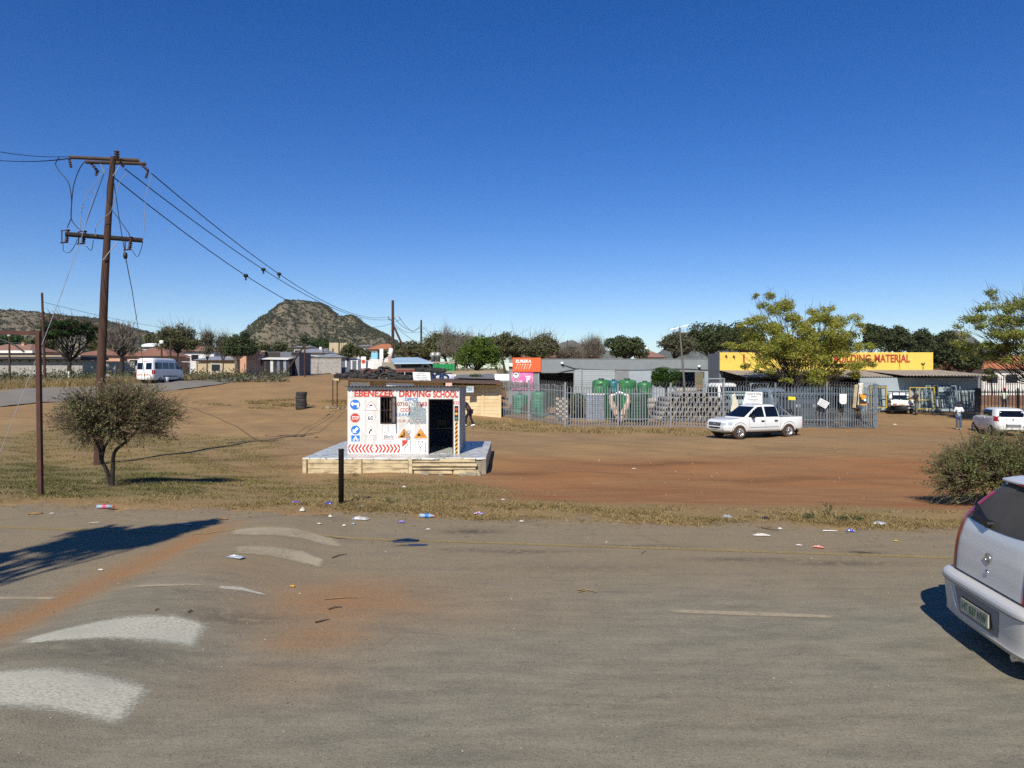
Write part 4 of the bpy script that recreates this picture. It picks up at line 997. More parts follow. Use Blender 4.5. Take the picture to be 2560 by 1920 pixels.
# notices tied to the fence
FY = FP[5].y
def board(name, label, px, d, m, th=.02, lines=(), texts=(), cat='sign', tm=None):
    c = P(sum(p[0] for p in px)/len(px), sum(p[1] for p in px)/len(px), d)
    o = thing(name, label, cat, c)
    pl_ = [(((x-1280)/F*d-c.x), HC+(YH-y)/F*d-c.z) for x, y in px]
    MB().prism(pl_, 0, th).build('board', m, o, fix=True)
    for (s, x0, x1, y0, y1, mm) in texts:
        a, b_ = P(x0, y1, d)-c, P(x1, y0, d)-c; text_box(s, a.x, b_.x, a.z, b_.z, mm, o, y=-.006, bold=.01)
    if lines:
        mb = MB()
        for p, q in lines:
            a, b_ = P(*p, d)-c, P(*q, d)-c; a.y = b_.y = -.004; mb.bar(a, b_, .004, .028)
        mb.build('printed_lines', tm or M_scr, o)
    return o
M_notice = mat('white_notice', '#e3e6e4', .6, var=.04); M_greytx = mat('grey_print', '#77777a', .7); M_dktx = mat('dark_print', '#34343a', .7)
board('paper_notice', 'white notice board hanging tilted on the palisade fence', [(2051, 995), (2074, 1007), (2064, 1022), (2043, 1010)], FY-.12, M_notice, lines=[((2051, 999), (2070, 1009)), ((2049, 1002.5), (2068, 1012.5)), ((2047, 1006), (2066, 1016)), ((2046, 1009), (2062, 1018))], tm=M_greytx)
board('paper_notice', 'upright white paper notice tied to the fence near its right end', [(2099, 985), (2117, 985), (2116.5, 1007), (2113, 1010), (2103, 1010), (2099, 1006)], FY-.12, M_notice)
board('yellow_board', 'small bright yellow board on the fence behind the pickup bed', [(1971, 991), (1989, 992.5), (1989, 1000.5), (1971, 999.5)], FY-.12, mat('yellow_board_paint', '#d9cf2f', .6))
board('shop_board', 'white leaning kitchen and ceiling board on the fence above the white pickup', [(1865, 979), (1906, 980), (1906, 1014), (1856, 1014)], FY-.15, M_notice, .03, texts=[('Kitchen & Ceiling', 1868, 1903, 982, 988.5, M_dktx), ('Depot', 1878, 1892, 989, 994, M_dktx), ('For all your kitchens', 1864, 1900, 1007, 1011.5, M_dktx)], lines=[((1869, 998), (1895, 998.5)), ((1875, 1002), (1896, 1002.5))], tm=M_greytx)
board('side_board', 'narrow cream leaning board left of the white kitchen board', [(1836, 981), (1846, 1013), (1832, 1030), (1826, 1028)], FY+.05, mat('cream_board', '#cfc7b0', .7))
o = board('food_poster', 'orange and black food poster at the right end of the fence', [(2148, 985), (2166, 985), (2166, 1013), (2148, 1013)], FY-.1, mat('black_poster', '#2b2320', .6))
mb = MB(); c = P(2157, 999, FY-.1)
for (x, y, r) in ((2154, 989, 4.5), (2161, 992, 5), (2157, 996, 3.5)): a = P(x, y, FY-.1)-c; mb.prism(circ(a.x, a.z, r/F*FY, 12), -.008-.002*len(mb.f)*.02, -.001)
a, b_ = P(2148.5, 1012.5, FY)-c, P(2165.5, 1009.5, FY)-c; mb.prism([(a.x, a.z), (b_.x, a.z), (b_.x, b_.z), (a.x, b_.z)], -.006, -.001)
mb.build('food_picture', M_ora, o)
q = P(2162, 1000, FY-.1)-c; MB().prism(circ(q.x, q.z, 3/F*FY, 12), -.02, -.001).build('white_badge', M_wp, o)
for k, (x0, x1, y0, y1, hx_, l) in enumerate(((2133, 2146, 962, 1020, '#b7a98a', 'tall stained beige board leaning inside the right end of the fence'), (2142, 2156, 958, 1019, '#d8d6cc', 'tall white board leaning behind the food poster'))):
    board('leaning_board', l, [(x0+4, y0), (x1+2, y0-1), (x1-3, y1), (x0-2, y1-1)], FY+.7, mat('leaning_board_%d' % k, hx_, .8, var=.15, dirt='#6b5b44', dirt_amt=.7))

# ---------------------------------------------------------------- grey and yellow hardware building
M_gw = mat('grey_wall_paint', '#80888a', .85, var=.06, vs=1.2, dirt='#6a6d6b', dirt_amt=.35)
M_gw2 = mat('dark_grey_wall_paint', '#6b7178', .85, var=.06, vs=1.2); M_yw = mat('yellow_wall_paint', '#e0c45a', .8, var=.05, vs=1, dirt='#c2a548', dirt_amt=.5)
M_bluew = mat('pale_blue_grey_wall', '#9aa6ad', .85, var=.08, vs=1, dirt='#7f878a', dirt_amt=.4); M_roofo = mat('old_corrugated_roof', '#a59a87', .8, .0, var=.18, vs=1.5, dirt='#75604e', dirt_amt=.55, stretch=(2, .4, 1))
GD = 68.0; GZ = -.3
def X(px, d): return (px-1280)/F*d
def Z(py, d): return HC+(YH-py)/F*d
gb = thing('grey_workshop', 'long low grey workshop with dark doorways and a roller shutter', 'building', (X(1272, GD), GD, GZ))
gx = lambda px: X(px, GD)-X(1272, GD); gzz = lambda py: Z(py, GD)-GZ
HT = gzz(898.5); WR = gx(1796)
mb = MB(); op = [(gx(1348), gx(1434), gzz(932)), (gx(1690), gx(1760), gzz(930))]
xs0 = [0, op[0][0], op[0][1], op[1][0], op[1][1], WR]
for i in range(5):
    z0 = 0 if i % 2 == 0 else op[i//2][2]
    mb.bx(xs0[i], xs0[i+1], 0, .25, z0, HT)
mb.build('front_wall', M_gw, gb)
MB().bx(0, .25, .25, 9, 0, HT-.1).build('side_wall', M_gw, gb); MB().bx(.25, WR, 8.75, 9, 0, HT-.2).build('rear_wall', M_gw2, gb)
MB().bx(.25, WR, .25, 8.75, HT-.45, HT-.35).build('roof', M_zinc, gb)
MB().bx(-.02, WR, -.03, .28, HT, HT+.06).build('coping', M_gw, gb)
sh = MB(); x0, x1 = gx(1436), gx(1537); n = 16
for k in range(n): z = .1+(gzz(923)-.1)*k/n; h = (gzz(923)-.1)/n; sh.prism([(-.0, z), (.0+.001, z)], 0, .01) if False else sh.bx(x0, x1, -.05-.02*(k % 2), -.004, z, z+h*.96)
sh.build('roller_shutter', mat('shutter_grey', '#a3abac', .5, .2, var=.06), gb)
MB().bx(gx(1453), gx(1456), -.11, -.08, 0, gzz(921)).build('downpipe', M_gw, gb)
MB().bx(gx(1538), gx(1571), -.05, -.003, 0, gzz(924)).build('door', mat('mid_grey_panel', '#7d8182', .6), gb)
MB().bx(gx(1571)+.02, gx(1688), -.03, -.003, 0, gzz(924)).build('render_panel', M_bluew, gb)
MB().bx(gx(1348)-.08, gx(1348), -.03, .05, 0, gzz(931)).build('door_frame', M_bluew, gb)
MB().bx(gx(1762), gx(1771), -.06, -.003, 0, gzz(928)).build('door_frame', M_bluew, gb)
for px, py in ((1405, 908), (1747, 916)):
    c = Vector((gx(px), -.15, gzz(py)))
    lmp = MB().lathe([(0, .12), (.12, .1), (.14, -.06), (.05, -.1), (0, -.1)], 10, Matrix.Translation(c)).build('wall_lamp', M_wp, gb)
    MB().box(c+Vector((.08, .05, -.2)), (.08, .15, .15)).build('bracket', M_black, lmp)
lmp = MB().box((gx(1277), -.1, gzz(912)), (.32, .12, .3)).build('wall_lamp', M_wp, gb); MB().box((gx(1277), -.08, gzz(917.5)), (.34, .1, .12)).build('bracket', M_black, lmp)
cb = MB(); cb.tube(bez([(gx(1408), -.05, gzz(912)), (gx(1430), -.08, gzz(919)), (gx(1450), -.1, gzz(922)), (gx(1500), -.06, gzz(924)), (gx(1600), -.06, gzz(925)), (gx(1700), -.05, gzz(922)), (gx(1770), -.05, gzz(925))], 5), .03, 4)
cb.tube(bez([(gx(1352), -.05, gzz(933)), (gx(1385), -.08, gzz(934)), (gx(1415), -.08, gzz(927)), (gx(1450), -.08, gzz(922))], 5), .03, 4)
cb.build('cable', M_black, gb)
# orange tool sign and pink mural
ES = 67.8
o = thing('orange_shop_sign', 'orange rectangular shop sign with white tools on the grey workshop', 'sign', P(1316, 912, ES))
cx_, cz_ = X(1316, ES), Z(912, ES)
MB().bx(X(1281.5, ES)-cx_, X(1352, ES)-cx_, 0, .1, Z(929.5, ES)-cz_, Z(894, ES)-cz_).build('panel', mat('orange_sign_face', '#e2622f', .5, var=.03), o)
text_box('EUREKA', X(1289, ES)-cx_, X(1328, ES)-cx_, Z(907, ES)-cz_, Z(899, ES)-cz_, M_wp, o, y=-.006, bold=.035, shear=.15)
mb = MB()
for k in range(6):
    x = 1289+k*6.4; w_ = .45 if k not in (3, 5) else .95
    p = [(x, 923), (x+2*w_, 923), (x+5+2*w_, 911), (x+5, 911)]
    mb.prism([(X(a, ES)-cx_, Z(b_, ES)-cz_) for a, b_ in p], -.008, -.001)
    mb.prism([(X(a, ES)-cx_, Z(b_, ES)-cz_) for a, b_ in ((x+3.6, 911.8), (x+6.6+w_, 911.8), (x+7+w_, 910), (x+4, 910))], -.0085, -.0012)
mb.build('tool_picture', mat('cream_print', '#e8d2b8', .6), o, fix=True)
o = thing('pink_mural', 'bright pink painted mural with a round white emblem under the orange sign', 'mural', P(1305, 948, ES+.1))
cx_, cz_ = X(1305, ES+.1), Z(948, ES+.1)
def pinkm():
    m, t, b, L = nodes('pink_mural_paint'); n = noise(t, 1.4, 5, .65)
    L(ramp(t, n, (.35, lin('#d64c97')), (.55, lin('#e882bb')), (.68, lin('#efb6d6'))), b.inputs['Base Color']); return m
MB().bx(X(1277.5, ES)-cx_, X(1333, ES)-cx_, 0, .06, -1.0, Z(930, ES)-cz_).build('panel', pinkm(), o)
ex, ez = X(1290, ES)-cx_, Z(938, ES)-cz_
def ring(mb, x, z, r0, r1, y0, y1, n=24, mi=0):
    for k in range(n):
        a, b_ = 2*math.pi*k/n, 2*math.pi*(k+1)/n
        mb.prism([(x+r0*math.cos(a), z+r0*math.sin(a)), (x+r1*math.cos(a), z+r1*math.sin(a)), (x+r1*math.cos(b_), z+r1*math.sin(b_)), (x+r0*math.cos(b_), z+r0*math.sin(b_))], y0, y1, None, mi)
mb = MB(); mb.prism(circ(ex, ez, .36), -.01, -.002, None, 0); ring(mb, ex, ez, .27, .33, -.014, -.0105, 24, 1)
mb.bx(ex-.015, ex+.015, -.0145, -.0105, ez-.26, ez+.26, 1); mb.prism([(ex-.2, ez+.12), (ex+.2, ez+.12), (ex+.1, ez+.03), (ex-.1, ez+.03)], -.015, -.0108, None, 1)
mb.build('emblem', [M_wp, M_dktx], o, fix=True)
mb = MB(); mb.bx(X(1316, ES)-cx_, X(1325, ES)-cx_, -.012, -.002, -.8, .15); mb.bx(X(1313, ES)-cx_, X(1327, ES)-cx_, -.0125, -.0022, .2, .32); mb.bx(X(1280, ES)-cx_, X(1306, ES)-cx_, -.012, -.002, -.3, -.16); mb.build('painted_shape', mat('pale_mural_paint', '#e3dfe0', .7, var=.15), o)

YD = 64.0
yb_ = thing('yellow_shop', 'yellow fronted hardware shop with red lettering and a low corrugated veranda', 'building', (X(1800, YD), YD, GZ))
yx = lambda px, d=YD: X(px, d)-X(1800, YD); yz = lambda py, d=YD: Z(py, d)-GZ
YW = yx(2333); YT = yz(881)
MB().bx(0, YW, 0, .3, yz(927), YT).build('parapet', M_yw, yb_, bevel=.02)
MB().bx(.02, .3, .31, 4.2, 0, YT-.03).build('side_wall', M_gw2, yb_); MB().bx(YW-.3, YW-.02, .31, 9, 0, YT-.3).build('side_wall', M_gw2, yb_)
MB().bx(.3, YW-.3, .05, .3, 0, yz(927)-.004).build('front_wall', mat('painted_veranda_shade', '#3d3b38', .9), yb_)  # wall under the veranda has its shade put into a dark base colour
MB().bx(.3, YW-.3, .35, 9, yz(905)-.1, yz(905)).build('roof', M_zinc, yb_)
mb = MB()
for px, py in ((1815, 890), (1834, 891)): mb.box((yx(px), -.06, yz(py)), (.14, .1, .14)); mb.box((yx(px)+.06, -.08, yz(py)-.12), (.05, .05, .16))
mb.build('light_bracket', M_brownf, yb_)
mb = MB(); mb.tube([(yx(2307), -.05, yz(924)), (yx(2307), -.05, yz(911))], .025, 5); mb.tube([(yx(2303), -.06, yz(908)), (yx(2305), -.06, yz(910.5)), (yx(2309), -.06, yz(910.5)), (yx(2311), -.06, yz(907))], .05, 5); mb.tube(bez([(yx(2249), -.02, yz(885)), (yx(2248), -.02, yz(905)), (yx(2250), -.02, yz(924))], 4), .02, 4); mb.build('antenna', M_brownf, yb_)
M_rl = mat('red_wall_lettering', '#a8362c', .8, var=.1)
for s, x0, x1 in (('I', 1857.5, 1862), ('&', 2062, 2080), ('BUILDING', 2085, 2177), ('MATERIAL', 2186, 2275)):
    text_box(s, yx(x0), yx(x1), yz(906.5), yz(886), M_rl, yb_, y=-.012, bold=.035)
text_box('41607', yx(2060), yx(2126), yz(918), yz(908.5), M_black, yb_, y=-.012, bold=.025)
MB().prism(circ(yx(2133), yz(913.5), .17), -.012, -.001).build('round_logo', mat('cyan_logo', '#5db0c4', .6), yb_)
mb = MB()
z0, z1 = yz(926), yz(942, 58)
corr(mb, (.05, -.02, z0), (yx(2150)-.05, 0, 0), (.15, 58-YD, z1-z0), 1, .035, .22, (0, 0, 1)); mb.build('veranda_roof', M_roofo, yb_)
mb = MB(); z0, z1 = yz(925.5), yz(939, 56)
corr(mb, (yx(2150)+.1, -.03, z0), (36.8-yx(2150)-X(1800, YD), 0, 0), (-.5, 56-YD, z1-z0), 1, .04, .25, (0, 0, 1)); mb.build('lean_to_roof', M_roofo, yb_)
MB().bx(yx(2150, 57.3), yx(2445, 57.3), 57.3-YD, 57.5-YD, 0, yz(938, 56)-.2).build('lean_to_wall', M_bluew, yb_)
MB().bx(yx(2445, 57.3)-.2, yx(2445, 57.3), 57.5-YD, 0, 0, yz(938, 56)-.1).build('lean_to_wall', M_bluew, yb_)
for px in (1866, 1960, 2060): MB().box((yx(px, 58.4), 58.4-YD, yz(942, 58)/2-.05), (.12, .12, yz(942, 58)-.1)).build('veranda_post', M_gw2, yb_)
mb = MB(); mb.bx(.3, yx(2150), -5.9, -5.8, yz(942, 58)-.1, yz(942, 58)-.03); mb.build('veranda_beam', M_gw2, yb_)

# lamp mast with two arms
q = on(1718, 52); a, b_ = P(1712, 975, 52)-q, P(1699, 818, 52)-q
lm = thing('street_lamp', 'leaning grey street lamp with two pale arms inside the yard', 'street lamp', q)
MB().tube([(0, 0, 0), a, b_], [.1, .085, .06], 9).build('mast', mat('lamp_mast', '#6d6a64', .6, .3), lm)
for x, y in ((1676, 824), (1718, 813)):
    hd = MB(); e = P(x, y, 52)-q; hd.bar(b_, e.lerp(b_, .35), .05, .05); hd.box(e.lerp(b_, .2), (.45, .2, .07), 0, 0, (e-b_).to_track_quat('X', 'Z').to_matrix().to_4x4()); hd.build('lamp_head', M_wp, lm)

# ---------------------------------------------------------------- things standing in the yard
GP = lambda px, d: on(px, d)
def tank(px, d, py_top, wpx, m, l, name='water_tank', ribs=6, q=None):
    q = q or GP(px, d); h = Z(py_top, d)-q.z; r = wpx/F*d/2
    o = thing(name, l, 'water tank', q, rnd.uniform(0, 6), 'water tanks in the yard')
    pr = [(0, 0), (r*.97, 0), (r, .06)]
    for k in range(ribs): z = .1+(h*.72-.1)*k/ribs; e = (h*.72-.1)/ribs; pr += [(r, z), (r*.965, z+e*.3), (r*.965, z+e*.55), (r, z+e*.85)]
    pr += [(r, h*.76), (r*.995, h*.86), (r*.94, h*.92), (r*.62, h*.955), (r*.3, h*.965), (0, h*.965)]
    MB().lathe(pr, 28, None, 0).build('body', m, o)
    MB().lathe([(r*.3, h*.955), (r*.31, h), (0, h)], 14).build('lid', M_black, o)
    return o
M_tg = mat('green_tank_plastic', '#1c6c3d', .35, var=.08, dirt='#6f9a63', dirt_amt=.5, dscale=1.5); M_tb = mat('teal_tank_plastic', '#176a74', .35, var=.08, dirt='#6a9a95', dirt_amt=.4)
M_td = mat('dark_green_wrapped_tank', '#17452c', .6, var=.25, vs=7); M_tg2 = mat('blue_green_tank_plastic', '#1d7658', .4, var=.1, dirt='#7a9a7a', dirt_amt=.5)
tank(1345, 52.5, 976, 36, M_tg2, 'blue green water tank standing alone behind the left fence panel')
tank(1300, 55, 984, 40, M_tg2, 'squat blue green tank half hidden by plants in the left corner of the yard')
tank(1503, 60, 946, 46, M_tg, 'leftmost bright green water tank before the roller shutter')
tank(1534, 60.5, 948, 27, M_tb, 'teal blue water tank between two green ones')
tank(1568, 60, 946, 46, M_tg, 'bright green water tank right of the teal one')
tank(1612, 59, 952, 38, M_tg, 'rightmost bright green water tank beside the small citrus tree')
tank(1500, 56, 960, 42, M_tg, 'dusty green water tank with a dark lid in front of the leftmost bright one')
tank(1594, 49.2, 978, 50, M_td, 'dark green net wrapped tank right behind the fence')
tank(1532, 50.5, 980, 44, M_td, 'dark green tank hidden behind the beige bundle')
tank(1445, 52.5, 983, 34, M_td, 'dark tank overgrown with creeper left of the block stack')
# stack of grey concrete blocks wrapped as cubes
M_blk = mat('grey_blue_block', '#8f9aa8', .85, var=.2, vs=6, dirt='#555b63', dirt_amt=.6, dscale=5)
q = GP(1467, 49.4); bw = 43/F*49.4; bh = Z(985, 49.4)-q.z
bs = thing('block_stack', 'tall pallet stack of grey blue blocks with a white sheet on top behind the fence', 'block stack', q)
mb = MB(); rows = 13
for r_ in range(rows):
    for c in range(6):
        mb.bx(c*bw/6+.01, (c+1)*bw/6-.012, .0+rnd.uniform(0, .02), 1.1, .1+r_*(bh-.15)/rows, .1+(r_+.88)*(bh-.15)/rows)
mb.build('block_pile', M_blk, bs); MB().bx(-.03, bw+.03, -.02, 1.15, bh-.04, bh+.03).build('cover_sheet', M_wp, bs); MB().bx(-.02, bw+.02, 0, 1.1, 0, .1).build('pallet', M_conc2, bs)
q = GP(1390, 49.8); ps = thing('paver_stack', 'low pile of brown and white pavers left of the block stack', 'paver pile', q)
mb = MB()
for r_ in range(9):
    for c in range(4): mb.bx(c*.21, c*.21+.19, rnd.uniform(0, .04), .6, r_*.17, r_*.17+.14, (r_+c) % 2)
mb.build('paver_pile', [mat('cream_paver', '#b9b09a', .9, var=.2), mat('brown_paver', '#5b4a3c', .9, var=.2)], ps)
# beige bundle
q = GP(1549, 48.6); k = 48.6/F
bu = thing('beige_bundle', 'beige sagging tarpaulin bundle hung in a V shape behind the fence', 'bundle', q)
M_bei = mat('beige_tarpaulin', '#cdb9a5', .9, var=.2, vs=5, dirt='#8f7663', dirt_amt=.6, bmp=.6, bs_=8)
mb = MB()
for sx, ph in ((-1, 0), (1, 1.3)):
    pts = [Vector((sx*23*k, 0, 68*k)), Vector((sx*20*k, -.08, 50*k)), Vector((sx*13*k, -.1, 33*k)), Vector((sx*5*k, -.1, 15*k)), Vector((sx*1*k, -.1, 3*k))]
    mb.tube(bez(pts, 4), [.1+.10*math.sin(min(1, i/16)*3.0)+.02*math.sin(i*2+ph) for i in range(17)], 10)
mb.build('tarpaulin', M_bei, bu)
MB().tube([(-24*k, .05, 66*k), (0, .1, 76*k), (24*k, .05, 66*k)], .08, 6).build('cover_sheet', M_wp, bu)
# concrete pipes
M_pipe = mat('concrete_pipe', '#a8a296', .95, var=.15, vs=3, dirt='#7d7464', dirt_amt=.5)
PR = .18; pd = 49.0
def pipe_mesh(): Mx = Matrix.Rotation(R(-90), 4, 'X'); return MB().lathe([(PR*.81, .01), (PR*.81, 0), (PR*.85, -.02), (PR*.96, -.02), (PR, 0), (PR, 2.2), (PR*.81, 2.2)], 18, Mx).lathe([(PR*.81, .01), (PR*.81, 2.2)], 18, Mx, 1).mesh('concrete_pipe', [M_pipe, mat('painted_bore_shade', '#4b453c', .95, var=.2)])  # bore coloured darker than the pipe so the open ends read as deep shade
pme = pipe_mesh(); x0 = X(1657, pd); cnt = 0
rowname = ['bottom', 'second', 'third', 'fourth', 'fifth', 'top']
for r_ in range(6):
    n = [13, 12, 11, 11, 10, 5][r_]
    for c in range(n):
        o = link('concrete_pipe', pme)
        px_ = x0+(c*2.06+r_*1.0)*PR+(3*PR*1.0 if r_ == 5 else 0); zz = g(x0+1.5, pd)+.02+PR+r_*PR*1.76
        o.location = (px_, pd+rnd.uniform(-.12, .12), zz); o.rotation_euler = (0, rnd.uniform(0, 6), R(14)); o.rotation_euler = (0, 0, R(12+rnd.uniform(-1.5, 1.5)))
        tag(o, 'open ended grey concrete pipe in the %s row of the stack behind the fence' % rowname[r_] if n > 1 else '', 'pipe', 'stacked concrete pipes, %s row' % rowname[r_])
for k, (a, b_, d, z, l) in enumerate(((1612, 1668, 52, 1.1, 'upper long white pipe lying left of the concrete pipe stack'), (1616, 1660, 51.6, .75, 'lower long dusty pipe lying left of the concrete pipe stack'), (1688, 1740, 52.5, 1.85, 'large pale pipe lying above the concrete pipe stack'))):
    p, q = GP(a, d), GP(b_, d); r_ = .2; o = tag(MB().lathe([(r_, 0), (r_*.8, 0), (r_*.8, 1), (r_, 1)], 16, Matrix.Diagonal((1, 1, (q-p).length, 1)), close=True).build('long_pipe', M_pipe), l, 'pipe', 'long loose pipes'); o.location = p+Vector((0, 0, z)); o.rotation_euler = (0, R(90), 0)
# shelf of rusty rack under the long pipes
q = GP(1614, 51.8); rk = thing('pipe_rack', 'rusty steel rack carrying the long pipes beside the wrapped tank', 'rack', q)
for x in (.1, 1.2): MB().bx(x, x+.07, -.3, .4, 0, 1.0).build('upright', M_rust, rk)
MB().bx(0, 1.4, -.3, .4, .5, .56).build('shelf', M_rust, rk); MB().bx(0, 1.4, -.3, .4, .86, .92).build('shelf', M_rust, rk)

# steel door and window frames leaning on the lean-to wall
M_st = mat('grey_steel_frame', '#56686c', .5, .3, var=.12); M_yf = mat('yellow_steel', '#c9ad35', .5, var=.05); M_stl = mat('pale_steel_frame', '#7f9296', .5, .3, var=.1)
def sframe(px0, px1, py0, py1, d, m, l, lean=.25, bars=(), name='steel_frame', w_=.07):
    if m is M_yf: w_ = .045
    q = GP((px0+px1)/2, d); a, b_ = X(px0, d)-q.x, X(px1, d)-q.x; z0, z1 = Z(py1, d)-q.z, Z(py0, d)-q.z
    o = thing(name, l, 'steel frame', q, 0, 'steel frames leaning by the lean-to'); o.rotation_euler = (-math.atan(lean/max(z1, .5)), 0, 0)
    mb = MB(); z0 = max(z0, 0)
    mb.bx(a, a+w_, 0, .08, z0, z1); mb.bx(b_-w_, b_, 0, .08, z0, z1); mb.bx(a+w_, b_-w_, 0, .08, z1-w_, z1); mb.bx(a+w_, b_-w_, 0, .08, z0, z0+w_)
    mb.build('outer_frame', m, o)
    for kx, v in bars:
        if kx == 'h': z = z0+(z1-z0)*v; MB().bx(a+w_, b_-w_, .01, .07, z-.025, z+.025).build('bar', m, o)
        elif kx == 'v': x = a+(b_-a)*v; MB().bx(x-.025, x+.025, .012, .068, z0+w_, z1-w_).build('bar', m, o)
        else: MB().bx(a+w_, b_-w_, .03, .05, z0+(z1-z0)*v, z1-w_).build('pane', mat('frame_pane', '#9aa3a3', .2), o)
    return o
FD = 56.8
for args in ((2206, 2222, 963, 1018, FD, M_st, 'tall grey steel frame left of the white flatbed', .3, (('h', .5),)),
 (2178, 2204, 962, 1016, FD, M_st, 'wide grey frame at the far left behind the fence end', .3, (('v', .5), ('h', .6))),
 (2296, 2318, 968, 1020, FD-.6, M_stl, 'pale steel window frame beside the man at the flatbed', .3, (('h', .35), ('h', .7), ('v', .5))),
 (2320, 2334, 963, 1020, FD-.4, M_stl, 'narrow pale door frame with many rungs', .35, (('h', .2), ('h', .4), ('h', .6), ('h', .8))),
 (2338, 2352, 962, 1020, FD-.3, M_st, 'narrow dark door frame next to the one with rungs', .35, (('h', .45),)),
 (2350, 2386, 962, 986, FD-.2, M_st, 'wide steel window with a clear pane at the top of the pile', .4, (('p', .3), ('h', .28))),
 (2386, 2400, 962, 1018, FD-.5, M_stl, 'slim pale green leaning frame right of the wide window', .5, (('h', .5), ('h', .75))),
 (2398, 2410, 962, 1016, FD-.3, M_stl, 'rightmost tall pale frame against the wall', .5, (('h', .4), ('h', .7))),
 (2355, 2378, 990, 1021, FD-1.2, M_st, 'low grey window grid on the ground before the wide window', .25, (('h', .5), ('v', .33), ('v', .66))),
 (2379, 2396, 990, 1021, FD-1.2, M_st, 'low narrow window grid right of the other grid', .25, (('h', .5), ('v', .5))),
 (2408, 2428, 972, 1021, FD-1.0, M_st, 'dark steel frame with crossed bars behind the gate', .3, (('h', .35), ('h', .65), ('v', .5))),
 (2428, 2444, 978, 1021, FD-1.0, M_st, 'small dark frame at the right end of the lean-to', .3, (('h', .5), ('v', .5))),
 (2276, 2339, 968, 1023, FD-1.6, M_yf, 'big yellow steel frame behind the man at the flatbed', .1, (('v', .38), ('h', .42))),
 (2178, 2218, 967, 1020, FD-1.2, M_yf, 'yellow steel frame behind the fence end', .1, (('v', .2),)),
 (2304, 2316, 976, 1020, FD-1.0, M_st, 'thin grey frame standing inside the big yellow one', .2, (('h', .6),)),
 (2325, 2331, 974, 1020, FD-1.1, M_st, 'very thin grey frame at the edge of the yellow one', .2, ())):
    sframe(*args)
for (a, b_, y, d, m, l, h) in ((2310, 2356, 1016, 55.2, M_conc, 'wooden pallet on the ground before the frames', .12), (2330, 2366, 1022, 54.3, M_wp, 'white flat board lying before the pallet', .1)):
    p = G((a+b_)/2, y+3); o = thing('pallet' if h > .11 else 'flat_board', l, 'pallet' if h > .11 else 'board', p)
    w_ = (b_-a)/F*p.y
    if h > .11:
        for k in range(5): MB().bx(-w_/2, w_/2, k*.22, k*.22+.14, h, h+.025).build('slat', m, o)
        for k in range(3): MB().bx(-w_/2+k*(w_-.1)/2, -w_/2+.1+k*(w_-.1)/2, 0, 1.0, 0, h).build('bearer', m, o)
    else: MB().bx(-w_/2, w_/2, 0, .8, .02, .14).build('board', m, o, bevel=.02)

# black gate and bar fence at the right
M_gate = mat('black_gate_paint', '#151a20', .5, .2, var=.1)
q = G(2449, 1052); q.z = g(q.x, q.y); dd_ = q.y; hh = Z(970, dd_)-q.z
gt = thing('black_gate', 'open black barred gate beside a thick dark post at the yard entrance', 'gate', q)
MB().bx(-.22, .06, 0, .2, -.2, hh).build('post', M_gate, gt)
mb = MB(); a = X(2402, dd_)-q.x
for k in range(11): x = a+(-.24-a)*k/10; mb.bx(x-.015, x+.015, -.02, .02, .1, hh*.97-(.25 if k not in (0, 10) else 0))
mb.bx(a, -.24, -.025, .025, .12, .17); mb.bx(a, -.24, -.025, .025, hh*.35, hh*.35+.05); mb.bx(a, -.24, -.025, .025, hh*.97-.05, hh*.97)
for z in (.2, .32, .44): mb.bx(a, -.24, -.012, .012, z, z+.02)
mb.build('barred_leaf', M_gate, gt)
bf = thing('bar_fence', 'black vertical bar fence running right from the gate post', 'fence', q)
mb = MB(); n = 34; ex = X(2750, dd_)-q.x
for k in range(n): x = .12+(ex-.12)*k/n; mb.bx(x-.016, x+.016, .02, .05, 0, hh*.95)
for z in (.15, hh*.85): mb.bx(.06, ex, .0, .02, z, z+.05)
mb.build('bar_panel', M_gate, bf)
for x in (2.6, 5.0): MB().bx(x, x+.08, .052, .14, 0, hh).build('post', M_gate, bf)
bf2 = thing('bar_fence', 'farther thin black fence in front of the white tiled house', 'fence', on(2452, 66))
mb = MB(); w_ = X(2750, 66)-X(2452, 66)
for k in range(52): x = w_*k/52; mb.bx(x-.02, x+.02, 0, .04, .9, 2.55)
for z in (1.2, 2.3): mb.bx(0, w_, .042, .08, z, z+.05)
mb.build('bar_panel', M_gate, bf2)
MB().bx(0, w_, -.1, .1, -.2, .9).build('low_wall', mat('brown_brick_wall', '#6d5546', .95, var=.2, vs=4), bf2)
